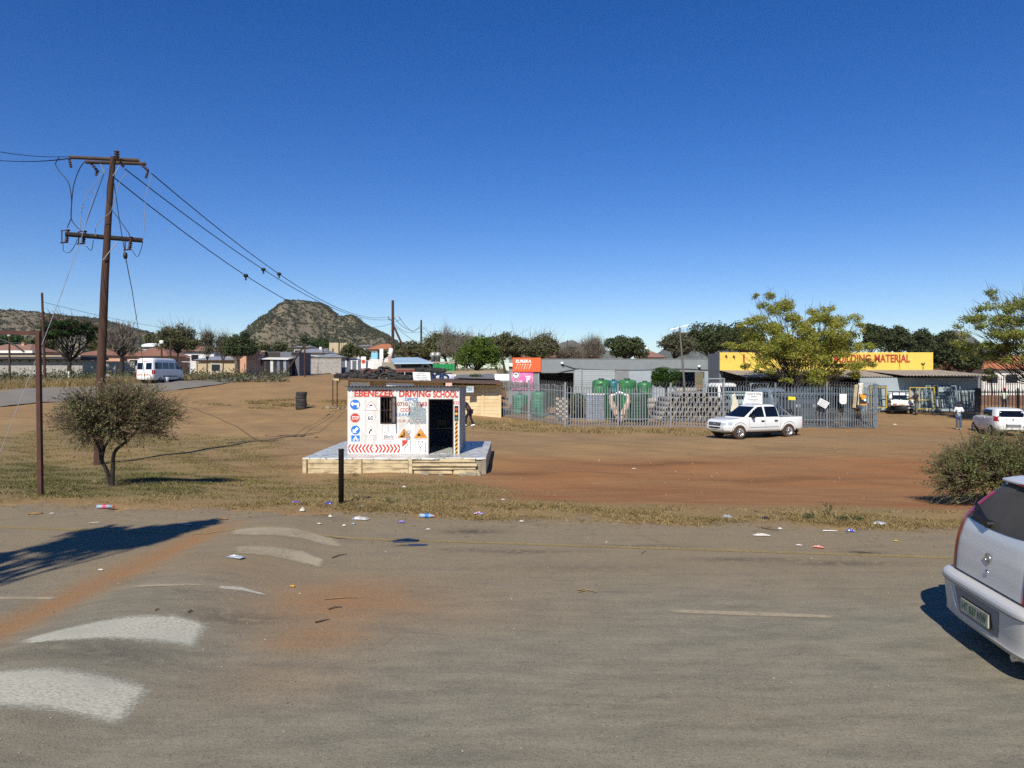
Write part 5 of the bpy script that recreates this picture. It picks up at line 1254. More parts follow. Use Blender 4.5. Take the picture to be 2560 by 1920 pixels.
# ---------------------------------------------------------------- precast wall and tyre shop shack behind the hut
M_crm = mat('cream_precast', '#d6c39a', .85, var=.06, vs=2, dirt='#b07b3f', dirt_amt=.35, dscale=1.2)
WA, WB = G(1250, 1044), Vector((X(868, 52.5), 52.5, g(X(868, 52.5), 52.5)))
pw = thing('precast_wall', 'cream precast plank wall with posts running behind the hut to the fence', 'wall', WB)
wl = (WA-WB); wl.z = 0; Lw = wl.length; ud = wl.normalized(); ry = math.atan2(ud.y, ud.x); pw.rotation_euler = (0, 0, ry)
wz = min(WA.z, WB.z)-WB.z; wh = Z(962, WA.y)-WA.z
def pxs(px):   # distance along the wall for an image column
    a = (px-1280)/F; t_ = (WB.x-a*WB.y)/(a*ud.y-ud.x); return t_
cuts = [pxs(x) for x in (868, 925, 985, 1045, 1105, 1157, 1207, 1250)]
for i in range(7):
    a, b_ = cuts[i], cuts[i+1]; mb = MB(); nr = 9; base = WA.z-WB.z if i > 3 else (WA.z-WB.z)*i/4
    for k in range(nr): z = base+k*wh/nr; mb.bx(a+.06, b_-.06, 0, .06+.012*math.sin(k*1.7), z+.004, z+wh/nr-.008)
    mb.build('plank_panel', M_crm, pw)
    MB().bx(b_-.09, b_+.09, -.05, .11, base-.2, base+wh+.02).build('post', M_crm, pw, bevel=.02)
board('paper_notice', 'blue and white notice on the cream precast wall right of the hut', [(1166, 966), (1184, 966), (1184, 981), (1166, 981)], 50.9, mat('pale_blue_notice', '#b9d0dc', .7), texts=[('SALE', 1168, 1182, 968, 971, M_dktx)][:0], lines=[((1168, 968.5), (1181, 968.5)), ((1168, 971), (1182, 971)), ((1170, 973.5), (1180, 973.5)), ((1168, 976), (1181, 976))], tm=M_dktx)
# roof deck of the tyre shack
DKD = 52.2
dk = thing('tyre_shack', 'open tyre repair shack with a flat brown roof on thin poles behind the hut', 'shack', on(843, DKD))
o0 = on(843, DKD)
c4 = [P(838, 946, 51), P(1258, 956.5, 50.6), P(1245, 948, 58.5), P(870, 939, 59.5)]
c4 = [c-o0 for c in c4]; dz = Vector((0, 0, -.12))
M_deck = mat('brown_roof_sheet', '#5d4a3a', .9, var=.25, vs=2, dirt='#3b2d24', dirt_amt=.7)
mb = MB(); mb.add([*c4, *[c+dz for c in c4]], [(0, 1, 2, 3), (4, 7, 6, 5), (0, 4, 5, 1), (1, 5, 6, 2), (2, 6, 7, 3), (3, 7, 4, 0)]); mb.build('roof', M_deck, dk, fix=True)
for px, d in ((843, 51.6), (832, 53), (905, 58.5)):
    p = on(px, d)-o0; MB().tube([p, Vector((p.x, p.y, c4[0].z-.1))], .04, 7).build('roof_pole', M_rust, dk)
MB().bar(P(846, 958, 51.3)-o0, P(852, 948, 51.2)-o0, .05, .05).build('brace', M_conc, dk)
MB().box((P(840, 949, 50.9)-o0), (.42, .1, .13)).build('fascia', M_conc, dk)
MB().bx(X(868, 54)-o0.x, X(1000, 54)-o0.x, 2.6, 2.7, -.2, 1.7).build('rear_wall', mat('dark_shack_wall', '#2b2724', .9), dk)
for (x0, x1, y0, y1, d, m, l) in ((876, 925, 955, 967, 51.6, M_wp, 'white painted panel under the tyre shack roof at the left'), (966, 1035, 957, 970, 51.2, M_notice, 'long white slanted panel hanging under the tyre shack roof'), (1114, 1130, 957, 967, 50.6, mat('pink_faded_board', '#d9b3a3', .8), 'faded pink board under the right end of the tyre shack roof'), (942, 950, 955, 967, 51.4, M_conc, 'short tan board between the white panels of the tyre shack')):
    board('shack_panel', l, [(x0, y0), (x1, y0+(2 if x1-x0 > 50 else 0)), (x1, y1), (x0, y1)], d, m)
b5 = board('price_board', 'white handwritten price board standing on the tyre shack roof', [(1031.5, 930), (1075, 931), (1077, 955), (1034, 953)], 51, M_notice, .03, lines=[((1043, 934), (1062, 934.5)), ((1040, 939), (1052, 939)), ((1055, 939), (1066, 939.5)), ((1041, 943), (1051, 943)), ((1054, 943), (1068, 943.5)), ((1042, 947), (1070, 948)), ((1049, 951), (1060, 951)), ((1063, 951), (1073, 951.5))], tm=M_dktx)
q = on(838, 51.5)
for i in range(14):
    p = q+Vector((rnd.uniform(-.6, 1.2), rnd.uniform(-.5, .4), 0)); s = rnd.uniform(.07, .17)
    o = tag(MB().lathe([(0, -.4), (.8, -.2), (1, .1), (.5, .55), (0, .6)], 7, Matrix.Scale(s, 4), sm=False).build('field_stone', M_conc2), 'grey stone in the small heap at the foot of the shack poles', 'stone', 'stones at the shack poles')
    o.location = (p.x, p.y, g(p.x, p.y)+s*.2); o.rotation_euler = (rnd.random(), rnd.random(), rnd.random()*6)
# tyres: one mesh with tyre profile, copied
M_tyre = mat('worn_tyre_rubber', '#2c2b2a', .85, var=.2, vs=9, dirt='#575049', dirt_amt=.5, dscale=4)
def tyre_mesh(r=.34, w_=.2, name='tyre'):
    h = w_/2
    pr = [(r*.62, -h*.75), (r*.7, -h*.98), (r*.88, -h), (r*.965, -h*.8), (r, -h*.55), (r, -h*.12), (r*.985, -h*.08), (r*.985, h*.08), (r, h*.12), (r, h*.55), (r*.965, h*.8), (r*.88, h), (r*.7, h*.98), (r*.62, h*.75), (r*.66, 0)]
    return MB().lathe(pr, 30, close=True).mesh(name, M_tyre)
TM = tyre_mesh(.39, .23); TM2 = tyre_mesh(.365, .235)
q = G(753, 1023)
for k, l in enumerate(['bottom tyre of the five stacked on the open dirt', 'second tyre from the bottom of the stack on the dirt', 'middle tyre of the stack of five on the dirt', 'fourth tyre from the bottom of the stack on the dirt', 'top tyre of the stack of five on the open dirt']):
    o = link('tyre', TM2); sc = q.y/50; o.scale = (sc, sc, sc); o.location = (q.x+rnd.uniform(-.03, .03), q.y+rnd.uniform(-.03, .03), q.z+(.1175+.235*k)*sc); o.rotation_euler = (0, 0, rnd.random()*6)
    tag(o, l, 'tyre', 'five tyres stacked on the dirt')
def deckz(x, y):
    a, b_, c, d = [v+o0 for v in c4]; u = min(1, max(0, (x-a.x)/(b_.x-a.x))); v = min(1, max(0, (y-51)/8)); return a.z*(1-u)*(1-v)+b_.z*u*(1-v)+d.z*(1-u)*v+c.z*u*v
TY = [(858, 946, 'f'), (884, 946, 'f'), (908, 947, 'f'), (930, 947, 'f'), (962, 948, 's'), (1003, 949, 'f'), (1022, 953, 'f'), (872, 938, 'f'), (893, 937, 's'), (914, 940, 'f'), (935, 941, 'f'), (944, 935, 's'), (926, 936, 'f'), (953, 929, 'u'), (968, 928, 's'), (980, 934, 's'), (958, 938, 'f'), (983, 947, 'f'), (1049, 924, 'f'), (1066, 920, 's'), (1070, 926, 'f'), (1090, 925, 'f'), (1104, 927, 'f'), (940, 942, 'f'), (900, 942, 'f'), (848, 941, 'f'), (975, 940, 's'), (995, 941, 'f'), (918, 932, 's'), (885, 931, 'f')]
where = ['at the far left of', 'near the left end of', 'left of the middle of', 'in the middle front of', 'facing out from the front of', 'right front of', 'just under the price board on', 'on the second layer at the left of', 'tilted upright at the left of', 'second layer left of the middle of', 'second layer in the middle of', 'leaning at the middle of', 'behind the front ones of', 'standing upright on top of', 'tilted on top of', 'large leaning one on the right of', 'second layer right of the middle of', 'half hidden at the right of']
for i, (px, py, k) in enumerate(TY):
    hi = i in (18, 19, 20, 21, 22)
    d = 56.5 if hi else 51.7+rnd.uniform(0, .3)+(1.2 if py < 944 else 0)
    p = P(px, py, d); o = link('tyre', TM)
    if not hi and py >= 945: p.z = deckz(p.x, p.y)+.17
    o.location = p
    o.rotation_euler = {'f': (rnd.uniform(.05, .42), rnd.uniform(-.15, .15), rnd.uniform(-.3, .3)), 's': (R(rnd.uniform(40, 65)), rnd.uniform(-.3, .3), rnd.uniform(-.4, .4)), 'u': (R(90), 0, rnd.uniform(.9, 1.3))}[k]
    if hi: l = ['flat tyre at the left end of the five on the red beam roof', 'tilted tyre on top of the five on the red beam roof', 'flat tyre under the tilted one on the red beam roof', 'flat tyre right of the middle on the red beam roof', 'rightmost flat tyre on the red beam roof'][i-18]
    elif i < 18: l = 'old tyre %s the heap on the shack roof' % where[i]
    else: l = ['old tyre squeezed under the upright one in the roof heap', 'old tyre behind the tilted left one in the roof heap', 'old tyre hanging over the left end of the shack roof', 'tilted tyre behind the large leaning one in the roof heap', 'old tyre behind the right front of the roof heap', 'tilted tyre on the left shoulder of the roof heap', 'topmost tyre at the left of the roof heap'][i-23]
    tag(o, l, 'tyre', 'tyres on the shack roof')
for i in range(6):
    a = P(rnd.uniform(832, 880), rnd.uniform(936, 944), 51.8); b_ = P(rnd.uniform(838, 900), rnd.uniform(932, 944), 52.4)
    tag(MB().tube([a, (a+b_)/2+Vector((0, 0, rnd.uniform(.0, .15))), b_], .03, 5).build('scrap_rod', M_rust), 'rusty scrap rod lying among the tyres on the left end of the shack roof', 'scrap', 'scrap rods on the shack roof')
# second shack: black wall, red beam roof
BD = 58.5
bsk = thing('black_shack', 'low black walled shack with a red brown roof beam behind the tyre heap', 'shack', on(900, BD)); o1 = on(900, BD)
mb = MB(); corr(mb, (X(905, BD)-o1.x, 0, -.1), (X(1115, BD)-X(905, BD), 0, 0), (0, 0, Z(929, BD)-o1.z), 1, .03, .25, (0, -1, 0)); mb.build('front_wall', mat('black_sheet_wall', '#1f2124', .7, var=.2), bsk)
MB().bx(X(905, BD)-o1.x, X(1050, BD)-o1.x, -.35, -.2, Z(930, BD)-o1.z, Z(923.5, BD)-o1.z).build('roof_beam', mat('red_brown_beam', '#7a3a30', .8, var=.2), bsk)
MB().bx(X(905, BD)-o1.x, X(1118, BD)-o1.x, -.2, 4, Z(924, BD)-o1.z, Z(922, BD)-o1.z).build('roof', mat('dusty_flat_roof', '#9a8b74', .9, var=.2), bsk)
for px in (1012, 906): MB().box((X(px, BD-.5)-o1.x, -.5, (Z(930, BD)-o1.z)/2), (.09, .09, Z(930, BD)-o1.z)).build('post', M_scr if px > 1000 else M_wp, bsk)
# racks of grey sheets and awnings to the right of it
for k, (pts, d, dd_, m, name, l) in enumerate((
 ([(1134, 942), (1238, 945), (1232, 934), (1150, 937)], 55, 2.5, mat('grey_roof_sheet', '#777a7c', .7, .2, var=.15), 'grey_awning', 'sagging grey sheet roof above the cream wall'),
 ([(1234, 950), (1273, 950), (1273, 935), (1238, 935)], 57, .3, M_notice, 'white_sheet', 'white rippled sheets beside the grey workshop corner'),
 ([(1078, 951), (1140, 951), (1140, 936), (1080, 933)], 57, .3, mat('white_banner_wall', '#c9c9cf', .8, var=.2, dirt='#5b4a6a', dirt_amt=.6, dscale=1.3), 'painted_stall', 'pale painted stall front right of the price board'),
 ([(1100, 936), (1245, 938), (1240, 926), (1110, 928)], 61, 5, mat('tan_roof', '#a59473', .9, var=.15), 'tan_roof_shack', 'low tan sheet roofed shack behind the painted stall'))):
    c = P(pts[0][0], pts[0][1], d); o = thing(name, l, 'shack' if k != 1 else 'sheeting', on(pts[0][0], d)); oo = on(pts[0][0], d)
    vs = [P(*pts[0], d), P(*pts[1], d), P(*pts[2], d+dd_), P(*pts[3], d+dd_)]
    vs[2].z = max(vs[2].z, vs[1].z+.1); vs = [v-oo for v in vs]; dn = Vector((0, .02, -.08))
    mb = MB(); mb.add(vs+[v+dn for v in vs], [(0, 1, 2, 3), (4, 7, 6, 5), (0, 4, 5, 1), (1, 5, 6, 2), (2, 6, 7, 3), (3, 7, 4, 0)]); mb.build('roof' if k in (0, 3) else 'sheet', m, o, fix=True)
    if k in (0, 3):
        for px in (pts[0][0]+3, pts[1][0]-3): p = on(px, d)-oo; MB().tube([p, (p.x, p.y+.2, vs[0].z-.1)], .06, 6).build('roof_pole', M_rust, o)
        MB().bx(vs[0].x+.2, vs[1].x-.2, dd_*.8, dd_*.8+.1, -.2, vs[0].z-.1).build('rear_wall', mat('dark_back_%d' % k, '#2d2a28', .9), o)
    else: MB().tube([(vs[0].x+.1, .15, -.1), (vs[0].x+.1, .15, vs[0].z)], .05, 5).build('post', M_rust, o)
# pale blue roofed shop, green container
BR = 70.0
bsh = thing('blue_roof_shop', 'low shop with a pale blue metal roof behind the tyre shack', 'building', on(960, BR)); oo = on(960, BR)
M_br = mat('pale_blue_roof', '#a9c3d2', .5, .1, var=.08, vs=1)
mb = MB(); rp = [P(985, 907, BR), P(1084, 906, BR), P(1045, 893, BR+7), P(995, 893.5, BR+7), P(975, 898, BR+6)]; rp = [p-oo for p in rp]
mb.add(rp+[p+dz for p in rp], [(0, 1, 2, 3, 4), (9, 8, 7, 6, 5)]+[(i, 5+i, 5+(i+1) % 5, (i+1) % 5) for i in range(5)]); mb.build('roof', M_br, bsh, fix=True)
MB().bx(X(1000, BR)-oo.x, X(1083, BR)-oo.x, .4, .6, -.3, Z(908, BR)-oo.z).build('front_wall', mat('dark_shop_front', '#26282a', .8), bsh)
MB().bx(X(950, BR)-oo.x, X(995, BR)-oo.x, 1, 1.2, -.3, Z(905, BR)-oo.z).build('side_wall', mat('plank_wall', '#8d8778', .9, var=.25, vs=5), bsh)
for px in (1095, 1083):
    MB().lathe([(0, 0), (.22, 0), (.22, .5), (.32, .55), (.33, .75), (.2, .95), (0, 1)], 12, Matrix.Translation(P(px, 905, BR+2)-oo)).build('roof_vent', M_galv, bsh)
cg = thing('green_container', 'bright green corrugated shipping container behind the shacks', 'container', on(1083, 68)); oo = on(1083, 68)
mb = MB(); corr(mb, (0, 0, -.1), (X(1136, 68)-X(1083, 68), 0, 0), (0, 0, Z(907, 68)-oo.z), 1, .05, .3, (0, -1, 0)); mb.build('side', mat('green_container_paint', '#1f8a4c', .6, var=.1), cg)
MB().bx(-.05, X(1136, 68)-X(1083, 68)+.05, .0, 2.4, Z(907, 68)-oo.z-.02, Z(907, 68)-oo.z+.1).build('roof', M_roofo, cg); MB().bx(-.04, .1, .1, 2.4, 0, Z(908, 68)-oo.z-.03).build('end_wall', mat('green_end', '#1b7a44', .6), cg)
# signs and walls around the junction
s1 = thing('stop_sign', 'round faded red and white sign by the dark oncoming car', 'sign', on(909, 96)); oo = on(909, 96)
MB().tube([(0, 0, 0), (0, 0, Z(899, 96)-oo.z)], .05, 6).build('pole', M_scr, s1); MB().box((0, -.08, Z(906, 96)-oo.z), (.62, .05, 1.5)).build('board', M_notice, s1); MB().prism(circ(0, Z(904, 96)-oo.z, .28, 8), -.13, -.11).build('red_disc', M_red, s1)
board('roadside_board', 'blank white roadside board beside the round sign', [(922, 904), (935, 904), (934, 921), (919, 921)], 94, M_notice)
mb = board('picture_banner', 'tall white banner standing before the orange roofed house', [(949, 872), (958, 872), (958, 898), (949, 898)], 110, M_notice)
board('blue_banner', 'sky blue advertising panel below the orange roofed house', [(928, 882), (944, 882), (944, 897), (928, 897)], 112, mat('sky_blue_panel', '#7fc4e0', .6), .3)
board('dark_blue_panel', 'dark blue side panel right of the sky blue one', [(944.3, 882), (951, 882), (951, 897), (944.3, 897)], 112.3, mat('navy_panel', '#33465f', .6), .3)
board('shop_poster', 'pinkish poster on the pole end of the blue roofed shop', [(970, 890), (980, 890), (979, 905), (970, 905)], 86, mat('pink_poster', '#b98a80', .7), .06)
o = thing('white_inflatable', 'white bulb shaped topper beside the line pole', 'decoration', P(977.5, 884, 86)); MB().lathe([(0, -.45), (.12, -.4), (.16, 0), (.3, .35), (.2, .6), (0, .65)], 10).build('bulb', M_wp, o); MB().tube([(0, 0, -.45), (0, 0, -2.2)], .05, 5).build('post', M_scr, o)
# ---------------------------------------------------------------- vehicles: horizontal outlines stacked into a closed shell
class Shell:
    def __init__(s, lv, zmod=None): s.lv = np.array(lv, float); s.zmod = zmod
    def at(s, z): return [np.interp(z, s.lv[:, 0], s.lv[:, k]) for k in (1, 2, 3, 4)]
    def pt(s, th, z):
        xr, xf, W, n = s.at(z); c, q = math.cos(th), math.sin(th)
        x = (xr+xf)/2+(xf-xr)/2*math.copysign(abs(c)**(2/n), c); y = W*math.copysign(abs(q)**(2/n), q)
        return Vector((x, y, z+(s.zmod(x, y, z) if s.zmod else 0)))
    def side(s, x, z, sg=1, off=.006):
        xr, xf, W, n = s.at(z); u = min(.999, abs((x-(xr+xf)/2)/((xf-xr)/2)))
        return Vector((x, sg*(W*(1-u**n)**(1/n)+off), z+(s.zmod(x, 0, z) if s.zmod else 0)))
    def end(s, y, z, rear=True, off=.006):
        xr, xf, W, n = s.at(z); u = min(.999, abs(y)/W); a = (xf-xr)/2*(1-u**n)**(1/n); c = (xr+xf)/2
        x = c-a-off if rear else c+a+off
        return Vector((x, y, z+(s.zmod(x, y, z) if s.zmod else 0)))
    def mesh(s, N=72, sub=3):
        zs = []
        for i in range(len(s.lv)-1):
            for k in range(sub): zs.append(s.lv[i, 0]+(s.lv[i+1, 0]-s.lv[i, 0])*k/sub)
        zs.append(s.lv[-1, 0]); mb = MB(); vs = []
        # angles spaced so that corners get most of the points
        th = [2*math.pi*(k+.5)/N for k in range(N)]
        for z in zs: vs += [s.pt(t_, z) for t_ in th]
        fs = [(i*N+j, i*N+(j+1) % N, (i+1)*N+(j+1) % N, (i+1)*N+j) for i in range(len(zs)-1) for j in range(N)]
        mb.add(vs, fs, 0, True); k = (len(zs)-1)*N
        mb.add(vs[:N], [list(range(N))[::-1]], 0, False); mb.add(vs[k:], [list(range(N))], 0, True)
        return mb
def patch(fn, q, nu=8, nv=5, mb=None, mi=0):
    mb = mb or MB(); vs = []
    for i in range(nu+1):
        for j in range(nv+1):
            u, v = i/nu, j/nv
            a = [(1-u)*(1-v)*q[0][k]+u*(1-v)*q[1][k]+u*v*q[2][k]+(1-u)*v*q[3][k] for k in (0, 1)]
            vs.append(fn(*a))
    return mb.add(vs, [(i*(nv+1)+j, (i+1)*(nv+1)+j, (i+1)*(nv+1)+j+1, i*(nv+1)+j+1) for i in range(nu) for j in range(nv)], mi, True)
def cut(o, cyls, dark):
    """cut wheel wells out of a shell"""
    me0 = o.data
    for (x, y, z, r, d) in cyls:
        cm = MB(); cm.lathe([(0, -d/2), (r, -d/2), (r, d/2), (0, d/2)], 32, Matrix.Translation((x, y, z)) @ Matrix.Rotation(R(90), 4, 'X'))
        co = cm.build('cutter', dark, fix=True)
        bmt = bmesh.new(); bmt.from_mesh(co.data); bmesh.ops.remove_doubles(bmt, verts=bmt.verts, dist=1e-5); bmt.to_mesh(co.data); bmt.free()
        md = o.modifiers.new('b', 'BOOLEAN'); md.operation = 'DIFFERENCE'; md.object = co; md.solver = 'EXACT'
        try: md.material_mode = 'TRANSFER'
        except Exception: pass
        dg = bpy.context.evaluated_depsgraph_get(); me = bpy.data.meshes.new_from_object(o.evaluated_get(dg))
        o.modifiers.remove(md); o.data = me; bpy.data.objects.remove(co)
    return o
def shell_obj(name, mb, m, parent):
    o = mb.build(name, m)
    b = bmesh.new(); b.from_mesh(o.data); bmesh.ops.remove_doubles(b, verts=b.verts, dist=1e-5); bmesh.ops.recalc_face_normals(b, faces=b.faces); b.to_mesh(o.data); b.free()
    o.parent = parent
    return o
def carpaint(name, c, metal=0, rough=.28, dirt='#a08a70', amt=.35):
    m, t, b, L = nodes(name)
    n = noise(t, 1.5, 5, .6); tc = t.nodes.new('ShaderNodeTexCoord'); sp = t.nodes.new('ShaderNodeSeparateXYZ'); L(tc.outputs['Object'], sp.inputs[0])
    lowz = ramp(t, sp.outputs[2], (.25, 1.), (.8, .12)); d = math_(t, 'MULTIPLY', math_(t, 'MULTIPLY', lowz, ramp(t, n, (.3, .2), (.7, 1.))), amt)
    L(mixc(t, d, lin(c), lin(dirt)), b.inputs['Base Color']); b.inputs['Metallic'].default_value = metal
    L(math_(t, 'ADD', math_(t, 'MULTIPLY', d, .6), rough), b.inputs['Roughness'])
    b.inputs['Coat Weight'].default_value = .4; b.inputs['Coat Roughness'].default_value = .12
    return m
M_glass = glassmat('dark_car_glass', '#0d1013', .05); M_rub = mat('tyre_rubber', '#1d1c1b', .85, var=.15, dirt='#6b5138', dirt_amt=.6, dscale=5)
M_dusty = mat('dusty_tyre_rubber', '#4a3827', .9, var=.2, dirt='#2a241f', dirt_amt=.6, dscale=4)
M_alloy = mat('alloy_rim', '#b7babd', .3, .8, var=.05); M_steelrim = mat('dark_steel_rim', '#4c4c4c', .5, .5); M_plas = mat('black_plastic_trim', '#131416', .5, var=.1)
M_lampr = mat('red_lamp_glass', '#a5181c', .15, var=.05); M_lampw = mat('clear_lamp_glass', '#c9d2d8', .1, .3, var=.05); M_chrome = mat('chrome', '#c9ccd0', .12, .95, var=0)
M_numb = mat('number_plate', '#a9ad9c', .5, var=.12, dirt='#6f6a58', dirt_amt=.6, dscale=8); M_ptx = mat('green_plate_print', '#2d5a3a', .6)
def wheel(parent, x, y, r, w_, rim, tyre=None, spokes=6, name='wheel', z=None):
    sg = 1 if y > 0 else -1; h = w_/2
    e = bpy.data.objects.new(name, None); 
    pr = [(r*.62, -h), (r*.8, -h*1.05), (r*.95, -h*.9), (r, -h*.6), (r, h*.6), (r*.95, h*.9), (r*.8, h*1.05), (r*.62, h)]
    Mx = Matrix.Rotation(R(-90*sg), 4, 'X')          # local z -> outboard
    mb = MB(); mb.lathe(pr, 28, Mx, close=True); tyre_o = mb.build(name, tyre or M_rub, parent); tyre_o.location = (x, y, z if z is not None else r)
    rb = MB(); rb.lathe([(r*.63, -h*.9), (r*.63, h*.9), (r*.57, h*.85), (r*.55, h*.1), (0, h*.05)], 28, Mx, 0)
    for k in range(spokes):
        a = 2*math.pi*k/spokes; c, s_ = math.cos(a), math.sin(a); ww = r*.085
        p0, p1 = Vector((c*r*.1, s_*r*.1, 0)), Vector((c*r*.58, s_*r*.58, 0)); t_ = Vector((-s_, c, 0))
        vs = [p0+t_*ww*1.3, p0-t_*ww*1.3, p1-t_*ww, p1+t_*ww]
        rb.add([Mx @ (v+Vector((0, 0, h*.75))) for v in vs]+[Mx @ (v+Vector((0, 0, h*.35))) for v in vs], [(0, 1, 2, 3), (0, 4, 5, 1), (1, 5, 6, 2), (3, 2, 6, 7), (0, 3, 7, 4)], 0)
    rb.lathe([(r*.17, h*.3), (r*.17, h*.82), (0, h*.85)], 14, Mx, 0)
    ro = rb.build('rim', [rim], tyre_o, fix=True)
    db = MB(); db.lathe([(r*.55, h*.12), (0, h*.11)], 20, Mx); db.build('brake', M_plas, tyre_o)
    return tyre_o
def plate(parent, p, rz, s, w_=.5, h=.115, m2=None):
    mb = MB(); mb.bx(-w_/2, w_/2, -.006, .006, -h/2, h/2)
    o = mb.build('number_plate', M_numb, parent); o.location = p; o.rotation_euler = (0, 0, rz)
    text_box(s, -w_*.44, w_*.44, -h*.3, h*.32, m2 or M_ptx, o, y=-.0085, bold=.012, name='plate_lettering')
    return o

# silver hatchback, rear three-quarter cropped by the right edge
M_sil = carpaint('silver_car_paint', '#d3d5d1', .08, .3, '#a89a86', .3)
M_silb = carpaint('dusty_silver_bumper', '#c8cac6', .06, .42, '#b5a58c', .5)
car = thing('silver_hatchback', 'dusty silver hatchback with red pillar lamps leaving the frame at the right edge', 'car', (4.26, 6.79, .01), R(-8))
body = Shell([(.20, .16, 3.5, .70, 6), (.28, .10, 3.6, .78, 7), (.42, .08, 3.66, .815, 9), (.66, .085, 3.64, .82, 12), (.80, .095, 3.55, .818, 12), (.95, .115, 3.4, .81, 12), (1.08, .145, 3.1, .80, 11), (1.19, .19, 2.75, .78, 11), (1.30, .275, 2.55, .745, 10), (1.42, .385, 2.4, .70, 9), (1.52, .49, 2.25, .655, 8), (1.575, .58, 2.05, .60, 6), (1.605, .75, 1.85, .48, 5)])
o = shell_obj('body', body.mesh(120, 4), M_sil, car)
cut(o, [(.72, .78, .28, .33, .5), (.72, -.78, .28, .33, .5), (3.05, .78, .28, .33, .5), (3.05, -.78, .28, .33, .5)], M_plas)
bump_ = Shell([(.17, .13, .62, .72, 5), (.19, .06, .63, .78, 5.5), (.23, .03, .64, .805, 6), (.245, .012, .65, .815, 6), (.27, .02, .65, .818, 6), (.53, -.005, .65, .832, 6), (.555, -.008, .65, .834, 6), (.565, -.02, .65, .842, 6), (.60, -.02, .65, .842, 6), (.625, -.005, .65, .835, 6), (.64, .03, .62, .82, 6), (.645, .085, .60, .80, 6)])
bo = shell_obj('rear_bumper', bump_.mesh(120, 3), M_silb, car)
cut(bo, [(.72, .78, .28, .34, .5), (.72, -.78, .28, .34, .5)], M_plas)
def rend(y, z): return body.end(y, z, True, .004)
def glz(u, v):
    y = (u-.5)*2*(.735-.15*v); z0 = 1.15+.045*(abs(u-.5)*2)**2; z = z0+(1.535-z0)*v
    return body.end(y, z, True, .005)
gl = patch(glz, [(0, 0), (1, 0), (1, 1), (0, 1)], 28, 14); g_o = gl.build('rear_window', mat('dusty_rear_glass', '#4a463b', .45, var=.2, vs=2, spec=.2), car)
mb = MB(); mb.bar(body.end(.26, 1.215, True, .02), body.end(.60, 1.30, True, .02), .03, .025); mb.bar(body.end(.13, 1.195, True, .03), body.end(.44, 1.235, True, .03), .05, .04); mb.tube([body.end(.13, 1.19, True, -.01), body.end(.13, 1.19, True, .05)], .035, 10)
mb.build('wiper', M_plas, g_o)
for sg in (1, -1):
    def lampf(u, v):
        z = .66+(1.44-.66)*v; xr, xf, W, n = body.at(z); a = (xf-xr)/2; c = (xr+xf)/2
        q = .004+(.15-.06*v)*u**1.7; k = (a-q)/a; y = W*(1-k**n)**(1/n)
        return Vector((c-a+q-.008, sg*(y+.008), z))
    patch(lampf, [(0, 0), (1, 0), (1, 1), (0, 1)], 16, 18).build('tail_lamp', M_lampr, car)
sp_ = Shell([(1.535, .50, .9, .57, 8), (1.55, .46, .9, .585, 8), (1.572, .46, .95, .58, 8), (1.60, .60, 1.05, .54, 7)]); so_ = shell_obj('roof_spoiler', sp_.mesh(64, 2), M_sil, car)
MB().bx(.452, .47, -.16, .16, 1.545, 1.567).build('brake_lamp', M_lampr, so_)
for sg in (1, -1): MB().tube([body.end(sg*body.at(z)[2]*.80, z, True, .001) for z in np.linspace(.67, 1.5, 14)], .004, 4).build('panel_gap', M_greytx, car)
mb = MB(); mb.tube([rend(y, .655)+Vector((.006, 0, 0)) for y in np.linspace(-.78, .78, 30)], .009, 5); mb.build('panel_gap', M_plas, car)
c = body.end(0, .90, True, .006)
Mb = Matrix.Translation(c) @ Matrix.Rotation(R(-90), 4, 'Z')
em = MB(); ring(em, 0, 0, .038, .05, -.008, .0); em.prism([(-.04, .012), (.04, .012), (.032, .027), (-.032, .027)], -.009, .0); em.prism([(-.010, .02), (.010, .02), (.008, -.038), (-.008, -.038)], -.0095, .0)
e_ = em.build('badge', M_chrome, car, fix=True); e_.matrix_local = Mb
k_ = MB().lathe([(.026, 0), (.026, .01), (0, .014)], 14, Matrix.Translation(body.end(0, .77, True, -.002)) @ Matrix.Rotation(R(-90), 4, 'Y')).build('boot_lock', M_chrome, car)
pl_ = [(-.42, .535), (.42, .535), (.36, .29), (-.36, .29)]
patch(lambda y, z: bump_.end(y, z, True, .004), pl_, 14, 4).build('plate_recess', mat('recess_grey', '#7d8288', .5, .3), car)
pp_ = plate(car, bump_.end(0, .40, True, .022), R(-90), 'HT 837 NW', .52, .12)
MB().bx(-.272, .272, .006, .012, -.072, .072).build('plate_holder', M_plas, pp_)
mb = MB(); mb.tube([bump_.end(.50, .52, True, .004), bump_.end(.46, .42, True, .006), bump_.end(.40, .31, True, .005)], .008, 5); mb.build('chrome_strip', M_wp, car)
mb = MB(); mb.tube([bump_.end(y, .56, True, .002) for y in np.linspace(-.8, .8, 30)], .005, 4); mb.build('bumper_groove', mat('groove_grey', '#54585c', .6), car)
MB().tube([(.06, -.50, .175), (.6, -.48, .19)], [.032, .032], 14).build('exhaust', M_chrome, car)
MB().bx(.25, 3.4, -.6, .6, .16, .3).build('underside', M_plas, car)
for x in (.72, 3.05):
    for y in (.72, -.72): wheel(car, x, y, .28, .17, M_alloy)
for sg in (1, -1):
    mb = patch(lambda x, z: body.side(x, z, sg, .005), [(.75, 1.18), (2.5, 1.18), (2.2, 1.52), (.95, 1.52)], 12, 6); mb.build('side_window', M_glass, car)
patch(lambda y, z: body.end(y, z, False, .005), [(-.64, 1.18), (.64, 1.18), (.52, 1.53), (-.52, 1.53)], 10, 5).build('windscreen', M_glass, car)

